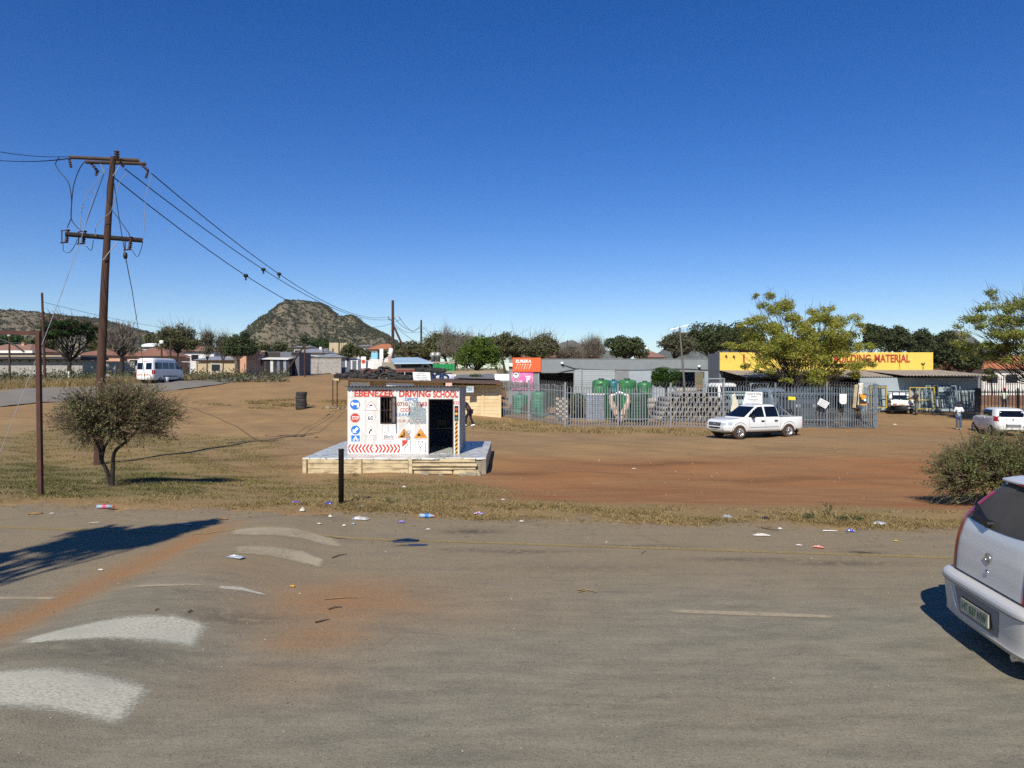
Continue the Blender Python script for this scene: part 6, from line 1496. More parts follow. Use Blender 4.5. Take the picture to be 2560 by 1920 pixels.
# white double cab pickup
M_wcar = carpaint('white_car_paint', '#e2e6e6', 0, .25, '#a5855f', .3)
px0, dd = (1847, 37.0); fx = X(px0, dd); pr_ = .37
rz = R(180+21); hd = Vector((math.cos(rz), math.sin(rz), 0)); lf = Vector((-math.sin(rz), math.cos(rz), 0))
org = Vector((fx, dd, 0))-hd*4.15-lf*.80; org.z = g(org.x+hd.x*2.5, org.y+hd.y*2.5)+.01
pk = thing('white_pickup', 'white double cab pickup with alloy wheels and a roll bar parked before the fence', 'pickup truck', org, rz)
def zt(x, y, z):
    t_ = max(0, min(1, (z-.80)/.27)); return t_*(-.13*max(0, min(1, (x-3.75)/1.25))**1.4)-.02*t_*(abs(y)/.9)**4
lower = Shell([(.36, .12, 4.92, .78, 8), (.45, .02, 4.99, .86, 9), (.62, 0, 5.03, .89, 9), (.80, 0, 5.0, .90, 9), (.95, .01, 4.94, .895, 9), (1.04, .02, 4.88, .885, 9), (1.075, .03, 4.80, .865, 8)], zt)
o = shell_obj('body', lower.mesh(88, 3), M_wcar, pk)
cut(o, [(1.10, .85, .40, .46, .62), (1.10, -.85, .40, .46, .62), (4.15, .85, .40, .46, .62), (4.15, -.85, .40, .46, .62)], M_plas)
bm = MB().bx(.10, 1.48, -.74, .74, .72, 1.4); co = bm.build('cutter', M_plas, fix=True); md = o.modifiers.new('b', 'BOOLEAN'); md.operation = 'DIFFERENCE'; md.object = co; md.solver = 'EXACT'
dg = bpy.context.evaluated_depsgraph_get(); me = bpy.data.meshes.new_from_object(o.evaluated_get(dg)); o.modifiers.remove(md); o.data = me; bpy.data.objects.remove(co)
cab = Shell([(1.02, 1.52, 3.95, .865, 8), (1.10, 1.53, 3.80, .85, 8), (1.3, 1.58, 3.50, .80, 8), (1.5, 1.64, 3.22, .745, 8), (1.64, 1.72, 3.0, .70, 7), (1.70, 1.85, 2.85, .64, 6), (1.72, 2.05, 2.6, .5, 5)])
co_ab = shell_obj('cab', cab.mesh(88, 3), M_wcar, pk)
for sg in (1, -1):
    patch(lambda x, z: cab.side(x, z, sg, .006), [(2.62, 1.10), (3.62, 1.10), (3.10, 1.60), (2.66, 1.62)], 10, 6).build('door_window', M_glass, co_ab)
    patch(lambda x, z: cab.side(x, z, sg, .006), [(1.70, 1.10), (2.52, 1.10), (2.55, 1.62), (1.80, 1.62)], 10, 6).build('door_window', M_glass, co_ab)
    for x in (2.57, 1.63): pass
    mb = MB(); mb.tube([lower.side(x, .60, sg, .006) for x in np.linspace(1.75, 3.55, 12)], .013, 4); mb.build('side_strip', M_scr, pk)
    for x in (2.75, 1.92): MB().box(lower.side(x, .90, sg, .02), (.2, .04, .07)).build('door_handle', M_plas, pk, bevel=.015)
    for xx in (2.57, 3.58, 1.62): MB().tube([lower.side(xx, z, sg, .002) for z in np.linspace(.52, 1.02, 6)], .006, 4).build('door_gap', M_greytx, pk)
    p = lower.side(3.42, 1.04, sg, .0); mr = MB(); mr.box(p+Vector((0, sg*.14, .10)), (.1, .2, .17)); mr.box(p+Vector((0, sg*.02, .03)), (.06, .12, .05)); mr.build('mirror', M_plas, pk, bevel=.03)
    # wheel arch lips
    for xw in (1.10, 4.15):
        pts = [Vector((xw+.475*math.cos(a), lower.side(xw+.475*math.cos(a), max(.38, .40+.475*math.sin(a)), sg, .008).y, .40+.475*math.sin(a))) for a in np.linspace(.0, math.pi, 16)]
        MB().tube(pts, .028, 5).build('arch_lip', M_wcar, pk)
    hl = patch(lambda y, z: lower.end(y, z, False, .008), [(sg*.52, .72), (sg*.80, .72), (sg*.83, .92), (sg*.55, .86)], 8, 5)
    hl.build('headlight', M_lampw, pk)
    patch(lambda x, z: lower.side(x, z, sg, .007), [(4.60, .74), (4.86, .74), (4.80, .93), (4.58, .92)], 6, 4).build('headlight', M_lampw, pk)
    MB().lathe([(.055, 0), (.055, .03), (0, .03)], 12, Matrix.Translation(lower.end(sg*.66, .52, False, -.01)) @ Matrix.Rotation(R(90), 4, 'Y')).build('fog_lamp', M_lampw, pk)
    patch(lambda x, z: lower.side(x, z, sg, .007), [(.04, .62), (.16, .62), (.16, 1.0), (.05, 1.0)], 4, 6).build('tail_lamp', M_lampr, pk)
    MB().bx(.55, .58, sg*.9-.15*(sg > 0)-.0, sg*.9+.15*(sg < 0), .18, .48).build('mud_flap', M_plas, pk)
    mb = MB(); mb.tube(bez([(1.42, sg*.72, 1.06), (1.38, sg*.70, 1.35), (1.40, sg*.6, 1.62)], 6), .035, 8); mb.tube(bez([(1.40, sg*.70, 1.5), (1.05, sg*.72, 1.3), (.75, sg*.74, 1.06)], 6), .03, 8)
    mb.build('roll_bar', M_chrome, pk)
MB().tube([(1.40, -.6, 1.62), (1.40, .6, 1.62)], .035, 8).build('roll_bar', M_chrome, pk)
patch(lambda y, z: cab.end(y, z, False, .006), [(-.72, 1.10), (.72, 1.10), (.60, 1.61), (-.60, 1.61)], 14, 8).build('windscreen', M_glass, co_ab)
patch(lambda y, z: cab.end(y, z, True, .006), [(-.62, 1.14), (.62, 1.14), (.56, 1.56), (-.56, 1.56)], 10, 5).build('rear_window', M_glass, co_ab)
gr_ = patch(lambda y, z: lower.end(y, z, False, .007), [(-.48, .68), (.48, .68), (.50, .89), (-.50, .89)], 12, 4).build('grille', M_plas, pk)
mb = MB()
for z in (.73, .78, .83): mb.tube([lower.end(y, z, False, .014) for y in np.linspace(-.44, .44, 10)], .009, 4)
mb.box(lower.end(0, .78, False, .02), (.02, .18, .05)); mb.build('grille_bar', M_scr, gr_)
patch(lambda y, z: lower.end(y, z, False, .007), [(-.42, .54), (.42, .54), (.46, .62), (-.46, .62)], 12, 3).build('bumper_intake', M_plas, pk)
plate(pk, lower.end(0, .46, False, .02), R(90), 'NP 307 NW', .5, .115)
MB().bx(.3, 4.7, -.7, .7, .26, .40).build('underside', M_plas, pk)
MB().tube([(3.05, .45, 1.70), (2.95, .45, 1.85)], .006, 4).build('aerial', M_plas, pk)
for x in (1.10, 4.15):
    for y in (.80, -.80): wheel(pk, x, y, .37, .25, M_alloy, M_dusty, 6)

# white minibus on the far road
q = on(360, 73.0); mbz = thing('white_minibus', 'white high roofed minibus seen from behind on the far road at the left', 'minibus', q+Vector((0, 0, .08)), R(85))
M_van = carpaint('white_van_paint', '#e6e8e9', 0, .3, '#b5a58f', .2)
vb = Shell([(.38, .1, 5.8, .9, 8), (.5, .0, 5.9, .97, 9), (1.0, .0, 5.88, 1.0, 9), (1.35, .02, 5.6, 1.0, 9), (1.6, .04, 5.15, .975, 9), (2.1, .09, 4.75, .93, 8), (2.40, .14, 4.45, .89, 7), (2.52, .22, 4.3, .82, 6), (2.56, .4, 4.1, .7, 5)])
o = shell_obj('body', vb.mesh(80, 3), M_van, mbz); cut(o, [(1.25, .95, .36, .44, .6), (1.25, -.95, .36, .44, .6), (4.9, .95, .36, .44, .6), (4.9, -.95, .36, .44, .6)], M_plas)
for y in (.46, -.46): patch(lambda a, z: vb.end(a, z, True, .008), [(y-.30, 1.42), (y+.30, 1.42), (y+.28, 2.08), (y-.28, 2.08)], 6, 5).build('rear_window', M_glass, mbz)
for sg in (1, -1):
    for x0, x1 in ((.35, 1.55), (1.65, 2.75), (2.85, 3.85)): patch(lambda x, z: vb.side(x, z, sg, .008), [(x0, 1.48), (x1, 1.48), (x1-.02, 2.12), (x0+.02, 2.12)], 5, 4).build('side_window', M_glass, mbz)
    patch(lambda x, z: vb.side(x, z, sg, .008), [(4.0, 1.48), (5.0, 1.48), (4.5, 2.08), (4.02, 2.12)], 5, 4).build('side_window', M_glass, mbz)
    patch(lambda x, z: vb.side(x, z, sg, .008), [(1.75, .70), (4.45, .70), (4.45, .80), (1.75, .80)], 8, 2).build('side_trim', M_plas, mbz)
    patch(lambda a, z: vb.end(a, z, True, .008), [(sg*.90, .95), (sg*.985, .95), (sg*.975, 1.35), (sg*.9, 1.35)], 3, 4).build('tail_lamp', M_lampr, mbz)
    patch(lambda x, z: vb.side(x, z, sg, .008), [(.03, .95), (.12, .95), (.12, 1.4), (.05, 1.4)], 3, 4).build('tail_lamp', M_lampr, mbz)
    MB().box((4.85, sg*1.12, 1.65), (.12, .2, .38)).build('mirror', M_plas, mbz, bevel=.04)
    for k in range(5):
        a = sg*(.16+.13*k); patch(lambda y, z: vb.end(y, z, True, .009), [(a, .80), (a+.07, .80), (a+.14, 1.0), (a+.07, 1.0)], 2, 2).build('reflective_stripe', M_ora if k % 2 else M_red, mbz)
    mb = MB(); mb.tube([(3.3, sg*.62, .40), (3.3, sg*.62, .08)], .04, 5); 
patch(lambda a, z: vb.end(a, z, True, .012), [(-.9, .42), (.9, .42), (.92, .62), (-.92, .62)], 8, 2).build('rear_bumper', M_van, mbz)
MB().tube([vb.end(0, z, True, .006) for z in np.linspace(.7, 2.3, 8)], .012, 4).build('door_gap', M_greytx, mbz)
MB().bx(1.2, 2.2, -.45, .45, 2.54, 2.66).build('roof_vent', M_plas, mbz, bevel=.03)
patch(lambda a, z: vb.end(a, z, True, .01), [(-.7, 2.2), (.2, 2.2), (.2, 2.25), (-.7, 2.25)], 4, 1).build('red_stripe', M_red, mbz)
for x in (1.25, 4.9):
    for y in (.86, -.86): wheel(mbz, x, y, .36, .24, M_steelrim, None, 5)
for k, (px, py) in enumerate(((390, 957), (416, 957))):
    q = G(px, py+1); o = tag(MB().lathe([(0, 0), (.16, 0), (.2, .42), (.17, .42), (.14, .05), (0, .05)], 14).build('paint_bucket', mat('bucket_%d' % k, ('#7f9db8', '#b9c2c8')[k], .6)), ('blue grey bucket standing by the rear wheel of the minibus', 'pale grey bucket standing under the middle of the minibus')[k], 'bucket'); o.location = q+Vector((0, 0, .07)); o.scale = (1.3, 1.3, 1.3)

# white small hatchback by the gate
q = Vector((X(2534, 38.6), 38.6, 0)); q.z = g(q.x, q.y)
hb = thing('white_hatchback', 'white small hatchback seen from behind beside the black gate', 'car', q, R(76))
hbm = Shell([(.28, .1, 3.75, .76, 5), (.42, .02, 3.9, .84, 5), (.62, .0, 3.93, .855, 5), (.85, .03, 3.8, .85, 5), (.95, .06, 3.5, .84, 5), (1.02, .10, 3.1, .82, 5), (1.12, .17, 2.85, .79, 5), (1.28, .27, 2.55, .73, 5), (1.40, .38, 2.3, .67, 5), (1.46, .55, 2.1, .6, 4.5), (1.485, .8, 1.8, .45, 4)])
o = shell_obj('body', hbm.mesh(80, 3), M_wcar, hb); cut(o, [(.68, .8, .30, .36, .5), (.68, -.8, .30, .36, .5), (3.2, .8, .30, .36, .5), (3.2, -.8, .30, .36, .5)], M_plas)
patch(lambda a, z: hbm.end(a, z, True, .006), [(-.62, 1.04), (.62, 1.04), (.52, 1.36), (-.52, 1.36)], 10, 6).build('rear_window', M_glass, hb)
for sg in (1, -1):
    patch(lambda x, z: hbm.side(x, z, sg, .006), [(.62, 1.08), (2.95, 1.02), (2.2, 1.40), (.85, 1.38)], 12, 6).build('side_window', M_glass, hb)
    patch(lambda a, z: hbm.end(a, z, True, .008), [(sg*.62, .82), (sg*.83, .80), (sg*.79, 1.08), (sg*.7, 1.06)], 5, 6).build('tail_lamp', M_lampr, hb)
    patch(lambda x, z: hbm.side(x, z, sg, .008), [(.16, .84), (.36, .92), (.22, 1.08), (.19, 1.06)], 4, 4).build('tail_lamp', M_lampr, hb)
    for x in (1.55, 2.35): MB().box(hbm.side(x, .93, sg, .015), (.17, .03, .03)).build('door_handle', M_wcar, hb)
    MB().box(hbm.side(2.75, 1.08, sg, .1), (.1, .17, .12)).build('mirror', M_plas, hb, bevel=.03)
    for xx in (1.25, 2.12): MB().tube([hbm.side(xx, z, sg, .002) for z in np.linspace(.4, 1.05, 6)], .006, 4).build('door_gap', M_greytx, hb)
patch(lambda a, z: hbm.end(a, z, True, .006), [(-.36, .50), (.36, .50), (.36, .66), (-.36, .66)], 6, 3).build('plate_recess', M_greytx, hb)
patch(lambda a, z: hbm.end(a, z, True, .006), [(-.7, .30), (.7, .30), (.7, .37), (-.7, .37)], 8, 2).build('bumper_insert', M_plas, hb)
MB().lathe([(.05, 0), (.05, .012), (0, .014)], 14, Matrix.Translation(hbm.end(0, .90, True, 0)) @ Matrix.Rotation(R(-90), 4, 'Y')).build('badge', M_chrome, hb)
for x in (.68, 3.2):
    for y in (.76, -.76): wheel(hb, x, y, .30, .19, M_alloy, None, 7)

# white flatbed bakkie in the yard
q = Vector((X(2258, 54.5), 54.5, 0)); q.z = g(q.x, q.y)
fb = thing('white_flatbed', 'small white flatbed pickup seen from behind in the yard entrance', 'pickup truck', q, R(70))
fc = Shell([(.45, 1.9, 4.1, .72, 7), (.75, 1.9, 4.15, .76, 7), (1.0, 1.9, 4.0, .76, 7), (1.25, 1.92, 3.0, .72, 7), (1.5, 1.98, 2.8, .66, 6), (1.56, 2.1, 2.6, .55, 5)])
fo = shell_obj('cab', fc.mesh(64, 3), M_wcar, fb)
patch(lambda a, z: fc.end(a, z, True, .008), [(-.5, 1.1), (.5, 1.1), (.5, 1.36), (-.5, 1.36)], 6, 3).build('rear_window', M_glass, fo)
for sg in (1, -1): patch(lambda x, z: fc.side(x, z, sg, .008), [(2.1, 1.05), (2.9, 1.05), (2.65, 1.42), (2.15, 1.42)], 6, 3).build('side_window', M_glass, fo)
MB().bx(.0, 1.85, -.8, .8, .70, .76).build('load_bed', M_wcar, fb)
MB().bx(-.03, .02, -.8, .8, .66, 1.02).build('tailgate', M_wcar, fb, bevel=.01)
mb = MB(); mb.bx(.02, 1.85, .77, .80, .77, 1.0); mb.build('side_board', M_steelrim, fb); mb = MB(); mb.bx(.02, 1.85, -.80, -.77, .77, 1.0); mb.build('side_board', M_wcar, fb)
rk = MB()
for y in (-.45, -.0, .45): rk.bx(1.86, 1.9, y-.03, y+.03, .76, 1.62)
rk.bx(1.86, 1.9, -.75, .75, 1.60, 1.66); rk.bx(1.86, 1.9, -.75, .75, 1.05, 1.10); rk.build('rack', M_gate, fb)
for sg in (1, -1): MB().bx(-.05, -.031, sg*.55-.13, sg*.55+.13, .70, .78).build('tail_lamp', M_lampr, fb)
MB().bx(-.05, -.032, -.1, .3, .70, .75).build('orange_tape', M_ora, fb)
mb = MB(); mb.lathe([(0, -.3), (.33, -.25), (.38, 0), (.33, .1), (0, .12)], 16, Matrix.Translation((.25, -.15, .52))); mb.build('spare_wheel', M_steelrim, fb)
MB().bx(-.08, -.02, -.78, -.2, .42, .54).build('rear_bumper', M_galv, fb); MB().bx(.1, 3.8, -.3, .3, .4, .65).build('chassis', M_plas, fb)
for x in (.75, 3.2):
    for y in (.64, -.64): wheel(fb, x, y, .30, .2, M_steelrim, None, 5)
ld = tag(MB().prism([(-.7, 0), (-.05, 0), (-.08, .28), (-.4, .3)], -.3, .3, Matrix.Rotation(R(90), 4, 'Z')).build('green_load', M_td, fix=True), 'dark green load lying on the flatbed', 'load'); ld.location = q+Vector((math.cos(R(70))*.9, math.sin(R(70))*.9, .765)); ld.rotation_euler = (0, 0, R(70))

# dark oncoming car far down the road
q = on(893, 126); sv = thing('dark_suv', 'dark blue oncoming car far down the road before the tyre shack', 'car', q+Vector((0, 0, .08)), R(-82))
s_ = Shell([(.3, -2.2, 2.2, .85, 6), (.8, -2.25, 2.25, .92, 6), (1.05, -2.2, 1.9, .9, 6), (1.25, -2.1, 1.1, .84, 6), (1.6, -1.9, .5, .72, 6), (1.68, -1.6, .2, .6, 5)]); so2 = shell_obj('body', s_.mesh(56, 2), carpaint('dark_blue_paint', '#1c2638', .3, .3), sv)
patch(lambda a, z: s_.end(a, z, False, .02), [(-.68, 1.2), (.68, 1.2), (.62, 1.56), (-.62, 1.56)], 6, 4).build('windscreen', M_glass, sv)
for sg in (1, -1): patch(lambda a, z: s_.end(a, z, False, .02), [(sg*.5, .75), (sg*.85, .75), (sg*.85, .95), (sg*.5, .9)], 4, 3).build('headlight', M_lampw, sv)
MB().box((2.27, 0, .55), (.03, .9, .2)).build('number_plate', M_numb, sv)
for x in (-1.4, 1.4):
    for y in (.78, -.78): wheel(sv, x, y, .36, .24, M_steelrim, None, 5)

# old vehicles behind the fence
def truck(px, d, rz, l, c, name, cat='truck', scale=1., rack=True, bedl=3.2, H=2.35):
    q = on(px, d); o = thing(name, l, cat, q, rz); m = carpaint(name+'_paint', c, 0, .4, '#8a6a4a', .5)
    s_ = Shell([(.55, -.85, .95, .85, 7), (.9, -.88, 1.0, .9, 7), (1.35, -.88, .98, .92, 7), (1.9, -.82, .75, .87, 7), (H-.12, -.75, .6, .82, 6), (H-.04, -.6, .45, .7, 5)])
    co = shell_obj('cab', s_.mesh(56, 2), m, o)
    patch(lambda a, z: s_.end(a, z, False, .012), [(-.78, 1.4), (.78, 1.4), (.74, H-.3), (-.74, H-.3)], 8, 4).build('windscreen', M_glass, co)
    for sg in (1, -1):
        patch(lambda x, z: s_.side(x, z, sg, .012), [(-.6, 1.38), (.72, 1.38), (.55, H-.32), (-.6, H-.32)], 5, 4).build('side_window', M_glass, co)
        MB().box((.98, sg*.62, .95), (.1, .3, .2)).build('headlight', M_lampw, o, bevel=.02)
    MB().box((1.0, 0, .98), (.07, .8, .26)).build('grille', M_plas, o); MB().box((1.02, 0, .62), (.1, 1.75, .18)).build('front_bumper', M_steelrim, o)
    MB().bx(-bedl-.9, -.95, -.95, .95, .95, 1.05).build('load_bed', m, o)
    MB().bx(-bedl-.9, .6, -.35, .35, .55, .75).build('chassis', M_plas, o)
    for sg in (1, -1): MB().bx(-bedl-.9, -.95, sg*.95-.02, sg*.95+.02, 1.05, 1.45).build('side_board', m, o)
    if rack:
        mb = MB()
        for y in (-.9, .9): mb.bx(-1.0, -.92, y-.04, y+.04, 1.05, H+.3)
        mb.bx(-1.0, -.92, -.9, .9, H+.22, H+.3); mb.bx(-1.0, -.92, -.9, .9, H-.2, H-.14); mb.build('head_rack', M_scr, o)
    for x in (.3, -bedl+.2):
        for y in (.76, -.76): wheel(o, x, y, .38, .22, M_steelrim, None, 5)
    return o
truck(1806, 53, R(-68), 'white old truck with a pipe rack behind its cab inside the yard', '#dcdedb', 'white_truck')
truck(1845, 50.6, R(-80), 'pale green old pickup with a rusty front standing behind the fence', '#a9c0b4', 'pale_pickup', 'pickup truck', rack=False, bedl=2.2, H=1.95)
truck(1925, 53.0, R(-60), 'dusty blue grey truck parked under the big tree', '#6c7c8c', 'grey_truck', rack=True, H=2.1)
truck(1992, 51.0, R(-75), 'dark old pickup behind the yellow board on the fence', '#4a5058', 'dark_pickup', 'pickup truck', rack=False, bedl=2.0, H=1.8)
# ---------------------------------------------------------------- trees, given where their crowns sit and how far away they stand
def ptree(name, label, d, bx, crown, n, leaf, per, seed, lsize=None, cr=None, trunk=None, group=None, low=-.5, shell=.35, squash=.7, twigs=0, bark=None, stems=1, dep=.8, flat=.3, cat='tree', clumps=None):
    base = on(bx, d); cx, cy, rx_, ry_ = crown; k = d/F
    c = P(cx, cy, d)-base; r = (rx_*k, rx_*k*dep, ry_*k)
    cr = cr or .42*min(rx_, ry_*1.6)*k
    cl = clumps or ell_clumps(n, (c.x, 0, c.z), (max(.1, r[0]-cr*.6), max(.1, r[1]-cr*.6), max(.1, r[2]-cr*.6*squash)), cr, seed, low, shell)
    th = max(.6, c.z-r[2]*.75)
    return tree(name, label, base, cl, leaf, lsize or max(.09, 1.25*k*2.5), per, (trunk or max(.1, r[0]*.055), th), bark, cat, group, stems, seed, flat, twigs=twigs, squash=squash)
BT = 'trees along the left horizon'; CT = 'trees behind the grey workshop'
# flat crowned acacia: layered discs
b_ = on(178, 97); k = 97/F; rr = random.Random(4); cl = []
for i in range(46):
    x = rr.uniform(-1, 1); y = rr.uniform(-1, 1)
    if x*x+y*y > 1: continue
    top = 1-.35*x*x; z = P(0, 806+26*(1-top)*1.2+rr.uniform(0, 30), 97).z-b_.z
    cl.append((x*60*k, y*55*k, z, rr.uniform(.75, 1.25)))
tree('umbrella_tree', 'flat topped green umbrella tree on the far left verge', b_, cl, 'acacia', .15, 620, (.3, 2.0), M_barkd, 'tree', BT, 1, 4, .75, twigs=900, squash=.42, twig_m=M_bark)
ptree('bare_tree', 'leafless grey tree between the big pole and the minibus', 94, 300, (300, 862, 44, 42), 26, 'bare', 60, 5, .09, trunk=.28, group=BT, twigs=2600, bark=M_barkd)
ptree('round_tree', 'round dark olive tree rising behind the minibus', 100, 441, (440, 852, 52, 42), 34, 'olive', 420, 6, .15, group=BT, twigs=600, bark=M_barkd)
ptree('thin_tree', 'left one of two thin scraggly grey trees beside the dense round tree', 100, 521, (521, 862, 18, 52), 16, 'grey', 170, 7, .12, cr=.8, trunk=.1, group=BT, twigs=900)
ptree('thin_tree', 'right one of two thin scraggly grey trees beside the dense round tree', 101, 556, (556, 868, 22, 50), 16, 'grey', 160, 8, .12, cr=.9, trunk=.1, group=BT, twigs=900)
ptree('dense_tree', 'dense dark green round tree before the pink shop', 100, 592, (600, 868, 44, 46), 34, 'dark', 560, 9, .15, trunk=.25, group=BT, bark=M_barkg)
for i, (cx, cy, rx_, ry_, d, lf, l) in enumerate(((20, 858, 60, 26, 150, 'acacia', 'broad green tree behind the far left tiled roof'), (110, 862, 45, 24, 150, 'olive', 'olive tree behind the umbrella tree'), (-50, 850, 50, 30, 160, 'dark', 'dark tree at the extreme left edge'), (250, 862, 40, 22, 160, 'olive', 'low olive tree between the roofs behind the bare tree'), (390, 850, 40, 20, 170, 'olive', 'green tree behind the tiled house left of the round tree'), (500, 860, 35, 16, 190, 'grey', 'low grey tree in the gap right of the round tree'),
    (655, 872, 32, 16, 220, 'olive', 'low olive tree above the pink shop'), (700, 868, 30, 14, 240, 'olive', 'olive tree below the left foot of the koppie'), (762, 853, 14, 15, 260, 'dark', 'small round dark tree below the koppie summit'), (800, 862, 34, 15, 230, 'acacia', 'wide flat tree left of the block building'), (870, 882, 26, 24, 140, 'olive', 'olive tree in front of the block building'), (902, 888, 24, 24, 138, 'olive', 'olive tree left of the orange roofed house'), (845, 895, 30, 14, 142, 'olive', 'low olive tree above the dark blue panels'), (740, 884, 22, 12, 200, 'olive', 'low tree behind the pale corrugated roof'), (958, 888, 16, 18, 130, 'dark', 'dark tree under the orange roof'), (1002, 876, 18, 20, 135, 'dark', 'dark tree right of the orange roof'))):
    ptree('bush_tree', l, d, cx, (cx, cy, rx_, ry_), 14, lf, 260, 20+i, d*.0017, group='trees in front of the koppie' if cx > 600 else BT)
CT_ = [('olive_tree', 'left olive thorn tree right of the orange roof', 100, 1035, (1040, 885, 55, 32), 30, 'olive', 460, 0),
 ('olive_tree', 'tall wide olive thorn tree behind the green container', 98, 1125, (1120, 866, 70, 42), 44, 'olive', 560, 200),
 ('bright_tree', 'bright green leafy tree left of the orange sign', 73, 1200, (1196, 888, 68, 52), 34, 'bright', 520, 150),
 ('olive_tree', 'dark olive tree directly behind the orange sign', 105, 1268, (1262, 872, 72, 38), 42, 'olive', 560, 100),
 ('olive_tree', 'olive tree with a twiggy top right of the orange sign', 104, 1350, (1350, 872, 66, 34), 38, 'olive', 480, 700),
 ('bare_tree', 'reddish bare tree behind the middle of the grey roof', 108, 1418, (1418, 888, 40, 22), 20, 'bare', 90, 2200),
 ('bare_tree', 'pale leafless tree between the domed tree and the reddish one', 110, 1482, (1482, 878, 40, 34), 22, 'bare', 40, 2600),
 ('domed_tree', 'dense dark domed tree standing alone behind the grey roof', 92, 1562, (1562, 872, 53, 36), 38, 'dark', 620, 0),
 ('dark_tree', 'grey green tree at the left of the dark grove behind the yellow front', 100, 1690, (1695, 866, 50, 44), 34, 'grey', 460, 300),
 ('dark_tree', 'tallest dark tree of the grove behind the yellow front', 104, 1770, (1772, 856, 66, 52), 42, 'dark', 520, 0),
 ('dark_tree', 'dark grove tree half hidden by the yellow leaved tree', 106, 1860, (1860, 856, 60, 52), 38, 'dark', 480, 0),
 ('dark_tree', 'dark grove tree behind the centre of the yellow leaved tree', 108, 1960, (1960, 872, 60, 40), 34, 'dark', 420, 0),
 ('dark_tree', 'dark grove tree behind the right of the yellow leaved tree', 108, 2060, (2060, 876, 60, 36), 34, 'dark', 420, 0),
 ('dark_tree', 'tall narrow green tree above the word material', 92, 2182, (2182, 852, 30, 52), 30, 'dark', 520, 0),
 ('dark_tree', 'dark tree with a spreading tuft on top', 90, 2245, (2242, 856, 44, 50), 36, 'conifer', 520, 0),
 ('dark_tree', 'dark feathery tree above the right end of the yellow front', 88, 2302, (2304, 868, 42, 48), 34, 'conifer', 520, 0),
 ('dark_tree', 'dark feathery tree right of the yellow front', 82, 2365, (2366, 890, 48, 62), 42, 'conifer', 560, 0),
 ('dark_tree', 'dark tree between the yellow front and the white tiled house', 80, 2425, (2425, 902, 42, 44), 34, 'conifer', 500, 0),
 ('dark_tree', 'dark green tree overhanging the fence of the white tiled house', 70, 2475, (2475, 942, 22, 22), 16, 'olive', 360, 0)]
for i, (nm, l, d, bx, cr_, n, lf, per, tw) in enumerate(CT_):
    ptree(nm, l, d, bx, cr_, n, lf, per, 50+i, d*.0016, group=CT, twigs=tw, stems=2 if nm == 'olive_tree' else 1)
# small spreading tuft on one of them
# the yellow leaved tree in the yard: clump positions follow its open, tiered crown
D_ = 54.0; b_ = on(1999, D_); k = D_/F; rr = random.Random(21); cl = []
for (x, y, r) in ((1905, 738, 14), (1893, 742, 9), (1925, 768, 18), (1945, 760, 15), (1960, 765, 16), (1978, 768, 12), (1955, 785, 18), (1968, 795, 12), (1890, 798, 15), (1860, 806, 13), (1905, 815, 20), (1930, 820, 22), (1955, 825, 24), (1985, 815, 22), (1990, 800, 14), (1880, 835, 20), (1855, 815, 11), (1825, 862, 15), (1840, 868, 12), (1868, 862, 14), (1900, 850, 24), (1930, 850, 26), (1960, 850, 28), (1920, 880, 22), (1885, 900, 20), (1875, 915, 14), (1900, 872, 22), (1948, 880, 24), (2048, 778, 14), (2062, 770, 10), (2040, 800, 18), (2060, 795, 20), (2085, 800, 18), (2070, 815, 20), (2100, 805, 16), (2115, 800, 16), (2122, 815, 12), (2130, 842, 16), (2095, 840, 20), (2060, 835, 24), (2030, 830, 22), (2010, 840, 22), (2090, 862, 24), (2120, 860, 24), (2140, 868, 18), (2155, 862, 12), (2110, 880, 18), (2060, 870, 26), (2020, 870, 28), (1990, 870, 26), (2040, 895, 24), (2000, 905, 22), (2070, 905, 20), (2110, 912, 20), (2140, 918, 16), (2160, 905, 14), (2175, 912, 10), (1975, 905, 18), (1940, 935, 14), (1975, 935, 18), (2025, 930, 24), (2055, 940, 24), (2040, 955, 22), (2010, 950, 18), (1950, 952, 12), (2090, 935, 18), (2120, 940, 16), (1900, 928, 12), (2146, 830, 8), (2030, 850, 20), (1960, 890, 20), (2080, 885, 20)):
    for q_ in range(2):
        dy = rr.uniform(-2.0, 2.0); p = P(x+rr.uniform(-5, 5), y+rr.uniform(-4, 4), D_)-b_
        cl.append((p.x*(1+dy/D_), dy, (p.z+b_.z-HC)*(1+dy/D_)+HC-b_.z, r*k*rr.uniform(.95, 1.4)))
tree('yellow_tree', 'open crowned yellow green tree growing in the yard before the yellow shop front', b_, cl, 'yellow', .075, 430, (.11, 2.1), M_barkd, 'tree', None, 3, 21, .55, squash=.62, twigs=700, twig_m=M_bark)
# tree at the right edge
D_ = 47.0; b_ = on(2660, D_); k = D_/F; rr = random.Random(22); cl = []
for (x, y, r) in ((2540, 738, 18), (2555, 760, 24), (2500, 768, 22), (2525, 775, 24), (2470, 800, 24), (2495, 800, 26), (2530, 805, 30), (2450, 812, 16), (2440, 835, 18), (2465, 832, 24), (2500, 835, 30), (2545, 840, 34), (2430, 855, 14), (2450, 865, 18), (2480, 868, 26), (2520, 870, 32), (2560, 875, 32), (2465, 890, 16), (2500, 900, 24), (2540, 895, 24), (2590, 760, 30), (2620, 800, 40), (2600, 850, 40), (2650, 780, 36), (2670, 850, 40), (2700, 820, 40), (2620, 740, 30)):
    for q_ in range(3):
        dy = rr.uniform(-2.2, 2.2); p = P(x+rr.uniform(-7, 7), y+rr.uniform(-6, 6), D_)-b_
        cl.append((p.x*(1+dy/D_), dy, (p.z+b_.z-HC)*(1+dy/D_)+HC-b_.z, r*k*rr.uniform(.8, 1.1)))
